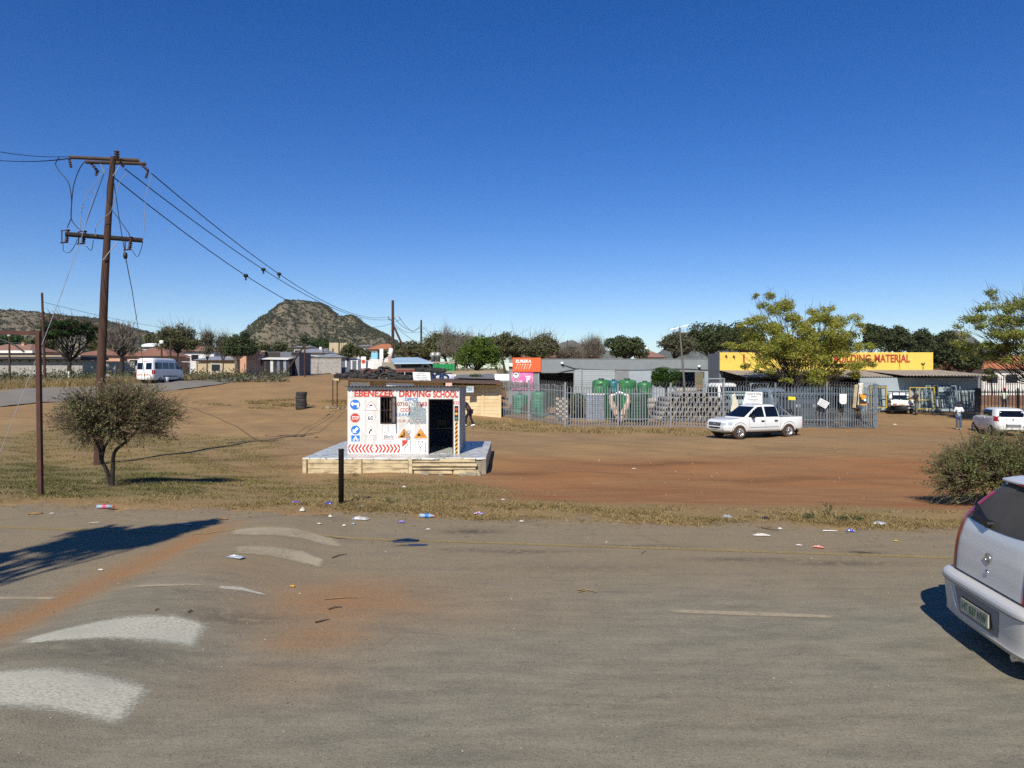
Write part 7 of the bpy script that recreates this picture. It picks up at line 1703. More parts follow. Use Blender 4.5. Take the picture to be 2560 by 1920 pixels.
tree('autumn_tree', 'wide tree with yellowing leaves leaning in from the right edge', b_, cl, 'yell2', .08, 380, (.13, 2.2), M_barkd, 'tree', None, 2, 22, .5, squash=.6, twigs=700, twig_m=M_bark)
ptree('citrus_tree', 'small round glossy green tree beside the street lamp in the yard', 53.5, 1662, (1663, 950, 50, 30), 34, 'citrus', 480, 71, .075, trunk=.1)
ptree('yard_creeper', 'tangled green creeper climbing behind the left fence panels', 53.5, 1372, (1372, 1000, 26, 34), 26, 'citrus', 200, 72, .07, cr=.4, trunk=.05, cat='plant')
ptree('yard_creeper', 'brownish dry creeper in the left corner of the yard', 56, 1300, (1302, 1018, 36, 20), 26, 'bare', 240, 73, .06, cr=.4, trunk=.05, cat='plant', twigs=500)
ptree('yard_creeper', 'dark creeper over the pavers left of the block stack', 51, 1440, (1440, 1010, 28, 34), 22, 'olive', 200, 74, .06, cr=.4, trunk=.05, cat='plant')
ptree('yard_creeper', 'leafless brambles climbing above the left end of the fence', 56.5, 1300, (1305, 968, 44, 14), 18, 'bare', 70, 75, .05, cr=.35, trunk=.05, cat='plant', twigs=700)
ptree('yard_creeper', 'dry brush along the fence under the tilted white notice', 48.6, 2060, (2080, 1040, 95, 22), 34, 'bare', 130, 76, .06, cr=.4, trunk=.05, cat='plant', twigs=900)
ptree('yard_creeper', 'dark olive creeper filling the yard corner behind the first fence panels', 54.5, 1335, (1335, 1022, 40, 28), 24, 'olive', 200, 78, .06, cr=.45, trunk=.05, cat='plant')
ptree('yard_creeper', 'dry brown brush before the paver pile behind the fence', 51.2, 1415, (1412, 1032, 26, 22), 20, 'grey', 200, 79, .06, cr=.35, trunk=.05, cat='plant', twigs=400)
ptree('stall_plant', 'small dark leafed plant beside the sagging grey roof', 55.5, 1190, (1186, 945, 22, 10), 9, 'dark', 110, 77, .07, cr=.3, trunk=.04, cat='plant')
b_ = on(1146, 86); k = 86/F
cl = [((x-1146)*k, rnd.uniform(-.8, .8), P(0, y, 86).z-b_.z, .7) for x, y in ((1115, 842), (1125, 850), (1136, 860), (1105, 862), (1150, 850), (1160, 858), (1128, 875), (1142, 880), (1112, 880), (1155, 875), (1120, 830), (1170, 845))]
tree('pale_bare_tree', 'pale leafless branches standing in front of the olive thorn trees', b_, cl, 'bare', .05, 0, (.12, 1.5), M_barkg, 'tree', CT, 3, 31, twigs=900)
# roadside tree out of frame whose shade falls on the road at the left
cl = []
for _ in range(26):
    t_ = max(-1.5, min(1.7, rnd.gauss(.1, .8))); f_ = 1-(t_/1.9)**2; w_ = rnd.gauss(0, .26)*f_; cl.append((1.0+.6*t_+.8*w_, 4.1+.8*t_-.6*w_, 9.2+rnd.gauss(0, .3), rnd.uniform(.28, .5)*(.4+.6*f_)))
tree('verge_tree', 'leaning roadside tree whose shade falls across the road at the left edge', (-9.8, -3.2, 0), cl, 'grey', .14, 200, (.2, 6.5), M_barkg, 'tree', None, 1, 33, .3)

# ---------------------------------------------------------------- thorn bushes
def thorn_bush(name, label, base, c, r, nst, ntw, nlf, leaf, seed, stem_pts=None, lsz=.028, low=-.55, cols=None):
    rg = np.random.default_rng(seed); rr = random.Random(seed)
    root = thing(name, label, 'bush', base); mb = MB(); ends = []
    for st in stem_pts:
        mb.tube(bez(st[0], 5), np.linspace(st[1], st[1]*.45, len(bez(st[0], 5))), 7); ends.append(Vector(st[0][-1]))
    limbs = []
    for i in range(nst):
        e = rr.choice(ends); v = Vector((rr.gauss(0, 1), rr.gauss(0, 1), rr.gauss(.25, .6))).normalized()
        if v.z < low: v.z = low
        q = Vector(c)+Vector((v.x*r[0], v.y*r[1], v.z*r[2]))*rr.uniform(.45, .85)
        m1 = e.lerp(q, .5)+Vector((rr.uniform(-.1, .1), rr.uniform(-.1, .1), rr.uniform(-.1, .12)))
        pp_ = bez([e, m1, q], 5); mb.tube(pp_, np.linspace(.026, .008, len(pp_)), 5, cap=False); limbs.append(pp_)
    mb.build('trunk', M_barkd, root)
    L_ = np.array([p for l in limbs for p in l[3:]])
    i = rg.integers(0, len(L_), ntw); A0 = L_[i]+rg.normal(size=(ntw, 3))*.06
    dr = (A0-np.array(c))/np.array(r); nn = np.linalg.norm(dr, axis=1)[:, None]+1e-6; dr = dr/nn
    dr = dr*np.array([1, 1, .8])+rg.normal(size=(ntw, 3))*.45+np.array([0, 0, .28]); dr /= np.linalg.norm(dr, axis=1)[:, None]
    le = rg.uniform(.22, .70, (ntw, 1)); A1 = A0+dr*le
    V1, F1 = tubes_np(A0, A1, .0055, .0022)
    # side twigs
    j = rg.integers(0, ntw, ntw*2); t_ = rg.uniform(.25, .95, (ntw*2, 1)); B0 = A0[j]+(A1[j]-A0[j])*t_; bd = dr[j]+rg.normal(size=(ntw*2, 3))*.6; bd /= np.linalg.norm(bd, axis=1)[:, None]; B1 = B0+bd*rg.uniform(.08, .24, (ntw*2, 1))
    V2, F2 = tubes_np(B0, B1, .0035, .0018)
    link('twigs', npmesh('twigs', np.concatenate([V1, V2]), np.concatenate([F1, F2+len(V1)]), M_twig), root)
    Q0, Q1 = np.concatenate([A0, B0]), np.concatenate([A1, B1]); i = rg.integers(0, len(Q0), nlf); t_ = rg.uniform(.1, .92, (nlf, 1))
    Pt = Q0[i]+(Q1[i]-Q0[i])*t_+rg.normal(size=(nlf, 3))*.012
    V3, F3 = leaf_quads(Pt, lsz, 0, rg); link('crown', npmesh('crown', V3, F3, LM[leaf]), root)
    return root
q = G(280, 1214); k = q.y/F
lp_ = lambda x, y, dy=0: P(x, y, q.y)+Vector((0, dy, 0))-q
cc = lp_(283, 1052)
thorn_bush('thorn_bush', 'rounded grey green thorn bush with forked stems on the left lawn', q, tuple(cc), (180*k, 125*k, 95*k), 80, 3400, 17000, 'thorn', 41, [([Vector((0, 0, -.1)), lp_(268, 1180), lp_(248, 1150, .1), lp_(238, 1125, .2), lp_(215, 1080, .2)], .06), ([Vector((0, 0, -.1)), lp_(282, 1175), lp_(292, 1130, -.1), lp_(325, 1100, -.15), lp_(370, 1050, 0)], .06), ([lp_(248, 1150, .1), lp_(250, 1110, .3), lp_(285, 1060, .4)], .045), ([lp_(325, 1100, -.15), lp_(300, 1060, -.4), lp_(290, 1020, -.3)], .035)])
q = Vector((X(2505, 16.8), 16.8, 0)); q.z = g(q.x, q.y); k = 16.8/F
cc = P(2510, 1195, 16.8)-q
thorn_bush('thorn_bush', 'dense sprawling thorn bush behind the silver car at the right edge', q, tuple(cc), (200*k, 130*k, 100*k), 90, 3800, 34000, 'thorn2', 42, [([Vector((a*.3, b_*.3, -.1)), Vector((a*.5, b_*.5, .35)), Vector((a, b_, .75))], .035) for a, b_ in ((-.9, 0), (-.3, .3), (.4, -.2), (1.0, .2), (-.5, -.5), (.2, .6))], .026)
# small weeds on the verge
for i, (px, py, l) in enumerate(((2070, 1292, 'tallest green weed on the verge between the fence and the road'), (2022, 1298, 'small round weed left of the tallest one on the verge'), (2105, 1305, 'low weed right of the tallest one on the verge'), (2145, 1304, 'rightmost small weed on the verge'), (885, 1190, 'small green weed at the foot of the plinth'), (975, 1258, 'green tuft on the verge right of the black post'))):
    q = G(px, py); root = thing('weed', l, 'plant', q, 0, 'weeds on the verge')
    h = .26 if i == 0 else .11
    Pt = NR.normal(size=(45, 3))*np.array([.06, .06, .0])+np.stack([np.zeros(45), np.zeros(45), NR.uniform(.02, h, 45)], 1)
    V3, F3 = leaf_quads(Pt, .024, .2); link('leaves', npmesh('leaves', V3, F3, LM['acacia' if i < 4 else 'olive']), root)
    mb = MB()
    for a in range(4): mb.tube([(0, 0, -.02), (.08*math.cos(a*1.6), .08*math.sin(a*1.6), h)], .006, 4)
    mb.build('stem', M_twig, root)
# ---------------------------------------------------------------- houses and walls of the township
def tilem(name, a, b2):
    m, t, b, L = nodes(name); n = noise(t, 1.2, 5, .7); wv = t.nodes.new('ShaderNodeTexWave'); wv.inputs['Scale'].default_value = 1.6; wv.inputs['Distortion'].default_value = 1.0; wv.bands_direction = 'X'
    tc = t.nodes.new('ShaderNodeTexCoord'); L(tc.outputs['Object'], wv.inputs['Vector'])
    c = mixc(t, ramp(t, n, (.3, 0.), (.7, 1.)), lin(a), lin(b2)); L(mixc(t, math_(t, 'MULTIPLY', wv.outputs['Fac'], .35), c, lin('#5b3a2d')), b.inputs['Base Color']); b.inputs['Roughness'].default_value = .85
    return m
M_rt = tilem('red_tile', '#855b48', '#9d725a'); M_rt2 = tilem('pink_tile', '#8a6654', '#a17d6b'); M_rto = tilem('orange_tile', '#b06a42', '#c07f55')
M_peach = mat('peach_plaster', '#c79a80', .9, var=.08, vs=.7, dirt='#a98970', dirt_amt=.4); M_whp = mat('white_plaster', '#d9d9d4', .85, var=.05, vs=.8, dirt='#b0aaa0', dirt_amt=.4)
M_gblk = mat('grey_block_wall', '#a19e97', .95, var=.2, vs=2.5, dirt='#6e6b66', dirt_amt=.7, dscale=3); M_tanp = mat('tan_plaster', '#b5a587', .9, var=.1, vs=.8)
M_corr = mat('pale_corrugated', '#9ba1a6', .6, .3, var=.15, vs=.8, dirt='#7d6658', dirt_amt=.5, dscale=.6); M_winf = mat('window_dark', '#1b1f24', .2)
def house(name, label, d, px0, px1, py_b, py_e, py_r, roof, wall, dep=7, hip=.35, wins=2, over=.4, cat='house', group='houses of the township', door=True):
    x0, x1 = X(px0, d), X(px1, d); ze, zr = Z(py_e, d), Z(py_r, d); bz = min(g(x0, d), g(x1, d))-.4; 
    o = thing(name, label, cat, (x0, d, bz), 0, group); w_ = x1-x0; he, hr = ze-bz, zr-bz
    wb = MB(); wb.bx(0, w_, 0, dep, 0, he-.06); wb.build('wall', wall, o)
    rb = MB(); e = over; a = [(-e, -e, he), (w_+e, -e, he), (w_+e, dep+e, he), (-e, dep+e, he)]; h = w_*hip
    if hip > 0: t_ = [(h, dep/2, hr), (w_-h, dep/2, hr)]
    else: t_ = [(-e, dep/2, hr), (w_+e, dep/2, hr)]
    rb.add([Vector(p) for p in a+t_], [(0, 1, 5, 4), (2, 3, 4, 5), (1, 2, 5), (3, 0, 4), (3, 2, 1, 0)], 0)
    rb.bx(-e, w_+e, -e-.04, -e, he-.16, he-.005, 1)
    ro = rb.build('roof', [roof, M_brownf], o, fix=True)
    if hip > 0 and w_ > 6: MB().bx(w_*.6, w_*.6+.5, dep*.4, dep*.4+.5, hr-.5, hr+.35).build('chimney', wall, ro)
    for k in range(wins):
        x = w_*(k+.5)/(wins+(1 if door else 0)); f = MB().bx(x-.75, x+.75, -.06, .01, he-1.75, he-.55).build('window', M_whp, o); MB().bx(x-.65, x+.65, -.075, -.061, he-1.65, he-.65).build('pane', M_winf, f)
    if door: x = w_*(wins+.5)/(wins+1); MB().bx(x-.45, x+.45, -.05, .01, .4, 2.4).build('door', M_brownf, o)
    return o
house('tiled_house', 'faded pink tiled house at the far left above the grey roofed building', 130, -60, 72, 900, 878, 858, M_rt2, M_peach, 9, .25)
house('tiled_house', 'red tiled house behind the umbrella tree and the big pole', 124, 190, 300, 905, 888, 870, M_rt, M_peach, 8, .35)
house('tiled_house', 'red tiled house with a hipped roof directly behind the minibus', 122, 318, 416, 915, 890, 865, M_rt, M_peach, 9, .42)
house('white_roof_house', 'house with a bright white sloping roof above the tiled one behind the minibus', 150, 340, 388, 880, 867, 856, M_wp, M_whp, 8, .1, 1)
house('tiled_house', 'brown tiled house with white fascia behind the round tree', 135, 440, 535, 905, 878, 864, M_rt2, M_whp, 8, .3)
house('peach_house', 'low tan house half hidden behind the two thin trees', 112, 490, 590, 925, 900, 890, M_corr, M_tanp, 7, .1, 1, door=False)
q_ = P(345, 869, 148)
o = tank(345, 148, 859, 15, M_tg2, 'blue green tank on a stand behind the tiled house by the minibus', q=q_); o['group'] = 'tanks among the houses'
MB().lathe([(.9, -4), (.7, 0), (0, 0)], 8).build('stand', M_conc2, o)
# long grey roofed building and block walls on the left
d = 105; x0, x1 = X(-120, d), X(206, d); bz = g(x0, d)-.3
o = thing('long_building', 'long low building with a dark roof edge and pale wall at the far left', 'building', (x0, d, bz), 0, 'houses of the township')
MB().bx(0, x1-x0, 0, 6, 0, Z(900, d)-bz).build('wall', M_gblk, o); MB().bx(-.3, x1-x0+.3, -1.0, 6.3, Z(898.5, d)-bz, Z(892, d)-bz).build('fascia', mat('dark_fascia', '#37363a', .8), o); MB().bx(-.3, x1-x0+.3, -1.0, 6.3, Z(891.8, d)-bz, Z(889, d)-bz).build('roof', M_tanp, o)
for k in range(14): MB().box(((k+.5)*(x1-x0)/14, -.6, Z(900.5, d)-bz), (.12, .9, .12), 0, 0, Matrix.Rotation(R(-25), 4, 'X')).build('rafter_end', M_barkd, o)
MB().bx(0, X(66, d)-x0, 1.5, 1.7, Z(888.8, d)-bz, Z(882, d)-bz).build('upper_wall', mat('dark_band', '#2d2e33', .8), o); MB().bx(0, X(66, d)-x0, 1.3, 4, Z(881.8, d)-bz, Z(875.5, d)-bz).build('upper_roof', M_whp, o)
for (a, b_, yt, yb, d, m, l) in ((206, 336, 905, 926, 103, M_gblk, 'speckled grey block wall between the umbrella tree and the minibus'), (757, 853, 897, 918, 121, M_gblk, 'grey plastered block wall beneath the pale corrugated house'), (600, 636, 890, 925, 108, M_peach, 'peach garden wall left of the pink shop')):
    p, q = on(a, d), on(b_, d); o = thing('block_wall', l, 'wall', p, 0, 'walls along the far road'); h = Z(yt, d)-p.z
    MB().bx(0, q.x-p.x, 0, .25, -.5, h).build('wall', m, o); MB().bx(-.03, q.x-p.x+.03, -.04, .29, h, h+.1).build('coping', M_conc2, o)
o = thing('panel_wall', 'dark blue grey panel wall with white posts by the oncoming car', 'wall', on(851, 123), 0, 'walls along the far road'); ox = X(851, 123)
for k in range(4):
    a, b_ = X(851+14*k, 123)-ox, X(851+14*(k+1), 123)-ox; h = Z(903, 123)-o.location.z
    MB().bx(a+.12, b_-.12, 0, .15, -.3, h).build('panel', mat('slate_panel_%d' % k, '#59616e', .8, var=.1), o); MB().bx(b_-.118, b_+.118, -.05, .2, -.3, h+.1).build('post', M_whp, o)
# pink shop with its dark awning
d = 104; p = on(622, d); o = thing('pink_shop', 'pink corner shop with a white awning over dark goods by the far road', 'shop', p, 0, 'houses of the township'); oz = p.z; X0 = X(622, d)
MB().bx(0, X(662, d)-X0, -1, 6, -.4, Z(880, d)-oz).build('wall', mat('pink_plaster', '#c7a08d', .9, var=.06, vs=.8), o); MB().bx(-.1, X(668, d)-X0, -1.1, 6, Z(879.8, d)-oz, Z(877, d)-oz).build('coping', M_tanp, o)
MB().bx(X(668, d)-X0, X(748, d)-X0, 0, 6, -.4, Z(880, d)-oz).build('wall', mat('slate_shop_wall', '#62646c', .85, var=.15, vs=.8), o)
MB().bx(X(668, d)-X0-.0, X(700, d)-X0, -.1, -.003, Z(894, d)-oz, Z(881, d)-oz).build('dark_front', mat('brown_black_front', '#3a322e', .9), o)
mb = MB(); q4 = [(X(661, d)-X0, -2.6, Z(897, d)-oz), (X(735, d)-X0, -2.6, Z(898, d)-oz), (X(735, d)-X0, -.1, Z(894, d)-oz), (X(661, d)-X0, -.1, Z(893, d)-oz)]
mb.add([Vector(v) for v in q4]+[Vector(v)+dz for v in q4], [(0, 1, 2, 3), (7, 6, 5, 4), (0, 4, 5, 1), (1, 5, 6, 2), (2, 6, 7, 3), (3, 7, 4, 0)]); mb.build('awning', M_whp, o, fix=True)
for k in range(9): MB().bx(X(665+8*k, d)-X0, X(672+8*k, d)-X0, -2.3, -2.2, -.3+(.7 if k < 5 else 0), Z(899, d)-oz-.1).build('hanging_goods', mat('hanging_goods_%d' % k, ('#2c2a2d', '#3d3136', '#22252b', '#c7c5c2', '#2f2d30', '#6a6f80', '#27262a', '#8a8f9c', '#303542')[k], .9), o)
MB().bx(X(664, d)-X0, X(700, d)-X0, -2.4, -2.25, -.4, .6).build('counter', mat('black_counter', '#23211f', .9), o)
MB().bx(X(729, d)-X0, X(748, d)-X0, -.08, -.003, Z(888, d)-oz, Z(881, d)-oz).build('dark_sign', M_winf, o)
MB().bx(X(732, d)-X0, X(738, d)-X0, -.08, -.003, -.2, 2.2).build('door', M_winf, o)
house('corrugated_house', 'pale house with a grey corrugated hipped roof below the koppie', 150, 742, 818, 900, 882, 870, M_corr, M_whp, 8, .28)
house('corrugated_house', 'low house with a grey hipped roof behind the grey block wall', 135, 785, 852, 905, 893, 883, M_corr, M_gblk, 7, .4, 1)
house('tan_house', 'small tan flat house left of the corrugated one', 165, 735, 772, 880, 868, 864, M_corr, M_tanp, 6, .05, 1)
house('white_shed', 'low white roofed shed behind the dark blue panels', 140, 856, 905, 910, 902, 897, M_wp, M_whp, 5, .05, 0, door=False)
d = 190; p = on(823, d); o = thing('block_building', 'unfinished tan block building with dark openings below the koppie', 'building', p, 0, 'houses of the township')
mb = MB(); w_ = X(867, d)-X(823, d); h = Z(857, d)-p.z
for (a, b_, z0, z1) in ((0, .17, 0, 1), (.17, .26, 0, .45), (.17, .26, .8, 1), (.26, .52, 0, 1), (.52, .84, 0, .35), (.84, 1, 0, 1)): mb.bx(w_*a, w_*b_, 0, .4, h*z0, h*z1)
mb.build('front_wall', M_tanp, o); MB().bx(0, w_, 3, 3.4, 0, h*.9).build('rear_wall', mat('dark_rear_wall', '#4b463e', .9), o)
MB().bx(w_*.45, w_*.95, -3, -.1, h*.3, h*.36).build('porch_roof', M_corr, o)
for x in (.6, .72): MB().bx(w_*x, w_*x+.4, .1, .4, h*.35, h*1.0).build('pillar', M_tanp, o)
house('white_house', 'distant white house with arched front left of the orange roof', 180, 893, 916, 875, 866, 862, M_corr, M_whp, 6, .05, 2)
house('orange_roof_house', 'house with a bright orange hipped roof near the line pole', 150, 920, 986, 900, 873, 857, M_rto, M_whp, 10, .36, 3)
house('orange_roof_house', 'small orange roof peeping above the olive trees right of the line pole', 165, 1072, 1092, 870, 858, 853, M_rto, M_peach, 6, .3, 0, door=False)
house('tiled_house', 'red tiled roof hidden behind the trees above the grey workshop', 125, 1290, 1500, 905, 893, 878, M_rt, M_peach, 9, .3, 0, door=False)
house('tiled_house', 'red tiled roof right of the dense domed tree', 120, 1612, 1660, 905, 893, 876, M_rt2, M_peach, 8, .4, 0, door=False)
house('white_tiled_house', 'white house with weathered orange tiles behind the fence at the right edge', 86, 2455, 2700, 965, 922, 885, M_rto, M_whp, 10, .0, 4)
# wire fence posts along the far road verge
for i, (px, d, h, m) in enumerate(((462, 84, 1.9, M_rust), (476, 84, 2.0, M_whp), (493, 85, 1.8, M_rust), (528, 87, 2.0, M_whp), (590, 92, 1.6, M_rust), (612, 94, 1.8, M_rust), (640, 96, 1.8, M_rust), (795, 112, 1.7, M_rust), (760, 108, 1.6, M_rust))):
    q = on(px, d); o = tag(MB().tube([(0, 0, -.2), (0, 0, h)], .05, 6).build('fence_post', m), 'thin post of the wire fence on the verge beyond the far road', 'post', 'wire fence posts on the far verge'); o.location = q
q = on(455, 84); o = tag(MB().tube([(0, 0, 2.0), (X(497, 84)-q.x, 0, 1.95)], .04, 5).build('fence_rail', M_whp), 'white rail on top of the fence posts right of the minibus', 'rail'); o.location = q
q = on(172, 88); o = tag(MB().box((0, 0, .45), (.15, .1, .95)).build('marker_post', M_whp), 'short white marker post in the grass under the umbrella tree', 'post'); o.location = q
q = on(268, 84); o = thing('rubble_sack', 'grey crumpled sack lying in the grass right of the big pole', 'sack', q); MB().lathe([(0, 0), (.9, .05), (1.0, .3), (.6, .62), (0, .7)], 9, Matrix.Diagonal((1.1, .6, 1, 1)), sm=True).build('sack', mat('grey_sack', '#8f8a82', .9, var=.2), o); MB().tube([(-2.2, 0, .4), (-1.2, 0, .25), (1.2, .1, .75)], .05, 5).build('branch', M_barkd, o)
# ---------------------------------------------------------------- people: one skinned body each, clothes as children
M_skin = mat('brown_skin', '#4a3024', .6, var=.05); M_hair = mat('black_hair', '#14100e', .8)
def skin(name, J, E, m, parent, root=0, sub=1):
    me = bpy.data.meshes.new(name); me.from_pydata([J[k][:3] for k in range(len(J))], E, []); me.materials.append(m)
    o = link(name, me, parent)
    md = o.modifiers.new('skin', 'SKIN'); md.use_smooth_shade = True
    sv_ = me.skin_vertices[0].data
    for k in range(len(J)): sv_[k].radius = (J[k][3], J[k][3]); sv_[k].use_root = (k == root)
    s2 = o.modifiers.new('sub', 'SUBSURF'); s2.levels = sub; s2.render_levels = sub
    return o
def person(label, loc, rz, shirt, trousers, pose, scale=1., cap=None, shoes=None, sleeve=1.):
    """pose: joints in metres, x right, y forward, z up"""
    o = thing('person', label, 'person', loc, rz); o.scale = (scale,)*3
    p = dict(pelvis=(0, 0, .93), belly=(0, 0, 1.08), chest=(0, 0, 1.28), neck=(0, .0, 1.48), head0=(0, .01, 1.56), head1=(0, .03, 1.70),
      shL=(-.19, 0, 1.41), elL=(-.25, -.02, 1.13), wrL=(-.25, .06, .88), shR=(.19, 0, 1.41), elR=(.25, -.02, 1.13), wrR=(.25, .06, .88),
      hipL=(-.09, 0, .88), knL=(-.10, .03, .5), anL=(-.10, 0, .09), toL=(-.11, .16, .04), hipR=(.09, 0, .88), knR=(.10, .03, .5), anR=(.10, 0, .09), toR=(.11, .16, .04))
    p.update(pose)
    rad = dict(pelvis=.13, belly=.12, chest=.145, neck=.055, head0=.08, head1=.095, shL=.065, elL=.042, wrL=.03, shR=.065, elR=.042, wrR=.03, hipL=.088, knL=.058, anL=.042, toL=.035, hipR=.088, knR=.058, anR=.042, toR=.035)
    names = list(p); J = [(*p[n], rad[n]) for n in names]; ix = {n: i for i, n in enumerate(names)}
    e = lambda a, b: (ix[a], ix[b])
    E = [e('pelvis', 'belly'), e('belly', 'chest'), e('chest', 'neck'), e('neck', 'head0'), e('head0', 'head1')]
    for s in 'LR': E += [e('chest', 'sh'+s), e('sh'+s, 'el'+s), e('el'+s, 'wr'+s), e('pelvis', 'hip'+s), e('hip'+s, 'kn'+s), e('kn'+s, 'an'+s), e('an'+s, 'to'+s)]
    for s in 'LR':
        w_, el = Vector(p['wr'+s]), Vector(p['el'+s]); d = (w_-el).normalized(); sd = d.orthogonal().normalized(); palm = w_+d*.07
        J.append((*palm, .03)); pi_ = len(J)-1; E.append((ix['wr'+s], pi_))
        for k in range(4):
            f1 = palm+d*(.05+.012*(1 if k in (1, 2) else 0))+sd*(.018*(k-1.5)); f2 = f1+d*.03+d.cross(sd)*.018
            J.append((*f1, .009)); J.append((*f2, .008)); E += [(pi_, len(J)-2), (len(J)-2, len(J)-1)]
        t1 = w_+d*.035+sd*.04; t2 = t1+d*.035; J.append((*t1, .011)); J.append((*t2, .009)); E += [(pi_, len(J)-2), (len(J)-2, len(J)-1)]
    skin('body', J, E, M_skin, o)
    def sub(keys, edges, m, name, grow, ends=()):
        ks = list(keys); jj = []
        for k in ks: jj.append((*p[k], rad[k]+grow))
        jx = {n: i for i, n in enumerate(ks)}; ee = [(jx[a], jx[b]) for a, b in edges]
        for a, b, f in ends:
            v = Vector(p[a]).lerp(Vector(p[b]), f); jj.append((*v, rad[b]+grow+.012)); ee.append((jx[a], len(jj)-1))
        return skin(name, jj, ee, m, o)
    sub(['belly', 'chest', 'pelvis', 'shL', 'shR', 'elL', 'elR'], [('belly', 'chest'), ('belly', 'pelvis'), ('chest', 'shL'), ('chest', 'shR'), ('shL', 'elL'), ('shR', 'elR')], shirt, 'shirt', .022, [('elL', 'wrL', .85), ('elR', 'wrR', .85)] if sleeve > 1 else [])
    sub(['pelvis', 'hipL', 'hipR', 'knL', 'knR'], [('pelvis', 'hipL'), ('pelvis', 'hipR'), ('hipL', 'knL'), ('hipR', 'knR')], trousers, 'trousers', .018, [('knL', 'anL', .93), ('knR', 'anR', .93)])
    for s in 'LR':
        a, b = Vector(p['an'+s]), Vector(p['to'+s]); MB().tube([a+(a-b)*.45+Vector((0, 0, -.03)), a+Vector((0, 0, -.015)), b, b+(b-a)*.15], [.04, .055, .045, .02], 8).build('shoe', shoes or M_plas, o)
    h = Vector(p['head1'])
    hd_ = MB().lathe([(.115, -.03), (.118, .03), (.10, .08), (.05, .112), (0, .118)], 14, Matrix.Translation(h+Vector((0, -.015, 0)))).build('hair' if not cap else 'cap', cap or M_hair, o)
    if cap: MB().box(h+Vector((0, .14, .02)), (.15, .12, .015)).build('cap_peak', cap, hd_)
    fwd = (h-Vector(p['head0'])); f = Vector((0, 1, 0))
    fm = MB(); fm.tube([h+f*.085+Vector((0, 0, -.03)), h+f*.118+Vector((0, 0, -.055))], [.012, .018], 6); fm.build('nose', M_skin, o)
    em_ = MB()
    for s in (-1, 1): em_.lathe([(0, -.012), (.012, 0), (0, .012)], 8, Matrix.Translation(h+f*.092+Vector((s*.035, 0, -.015))))
    em_.build('eyes', mat('eye_white', '#d8d4cc', .3), o)
    return o
cl_ = lambda n, c: mat(n, c, .85, var=.1, vs=12)
q = G(1171, 1066)
person('person in dark jacket and white cap leaning forward behind the hut corner', q, R(75), cl_('black_jacket', '#17161a'), cl_('black_trousers', '#1a1a1f'), dict(pelvis=(0, -.1, .92), belly=(0, -.02, 1.07), chest=(0, .14, 1.24), neck=(0, .28, 1.40), head0=(0, .33, 1.46), head1=(0, .38, 1.58), shL=(-.19, .2, 1.35), shR=(.19, .2, 1.35), elL=(-.27, .3, 1.08), elR=(.27, .02, 1.12), wrL=(-.2, .5, .98), wrR=(.2, .22, .98), hipL=(-.09, -.1, .88), hipR=(.09, -.1, .88), knL=(-.1, .12, .5), knR=(.1, -.1, .48), anL=(-.1, .14, .09), toL=(-.1, .3, .04), anR=(.1, -.3, .1), toR=(.1, -.15, .04)), 1.02, cap=M_wp, shoes=M_wp, sleeve=2)
q = on(2291, 53.3)
person('person in a purple shirt and grey trousers standing at the flatbed', q, R(80), cl_('dark_purple_shirt', '#3b3149'), cl_('grey_green_trousers', '#626a63'), dict(elR=(.24, .2, 1.2), wrR=(.15, .42, 1.18), elL=(-.24, .2, 1.2), wrL=(-.12, .42, 1.15), chest=(0, .05, 1.28), neck=(0, .09, 1.47), head0=(0, .12, 1.54), head1=(0, .16, 1.67)), 1.03)
q = G(2397, 1074)
person('person in a white shirt and blue jeans standing at the open gate', q, R(150), cl_('white_shirt', '#d5dbe4'), cl_('blue_jeans', '#44566f'), dict(elL=(-.24, .15, 1.16), wrL=(-.05, .24, 1.14), elR=(.26, .02, 1.14), wrR=(.2, .15, .95)), .87, shoes=M_scr)
q = on(2511, 57.5)
person('person in a pale shirt and red headgear behind the black bar fence', q, R(160), cl_('pale_green_shirt', '#c7d2c2'), cl_('dark_trousers', '#2b2a2c'), {}, 1.0, cap=mat('red_cap', '#b5283a', .8))
# ---------------------------------------------------------------- litter on the road and verge
def RP(px, py): 
    p = G(px, py)
    if p.y < redge(p.x)+.2: x, y = RG(px, py); return Vector((x, y, .012+float(hump(x, y))))
    return p
M_pet = glassmat('pale_blue_plastic', '#8fa3b2', .2)
def bottle(px, py, rz, body, band, capm, l, s=1.):
    o = thing('plastic_bottle', l, 'bottle', RP(px, py)+Vector((0, 0, .035*s)), rz, 'plastic bottles on the verge'); M = Matrix.Rotation(R(90), 4, 'Y') @ Matrix.Scale(s, 4)
    MB().lathe([(0, -.13), (.034, -.13), (.038, -.1), (.034, -.04), (.038, 0), (.036, .06), (.018, .11), (.014, .13)], 14, M).build('body', body, o)
    MB().lathe([(.039, -.03), (.039, .035)], 14, M).build('band', band, o); MB().lathe([(.016, .125), (.016, .155), (0, .156)], 10, M).build('cap', capm, o)
bottle(262, 1273, R(8), M_pet, mat('pink_label', '#c0405e', .5), M_red, 'clear bottle with a pink label near the rusty frame', 1.1)
bottle(1067, 1296, R(-4), M_pet, M_blue, M_red, 'blue labelled bottle with a red cap by the yellow line', 1.05)
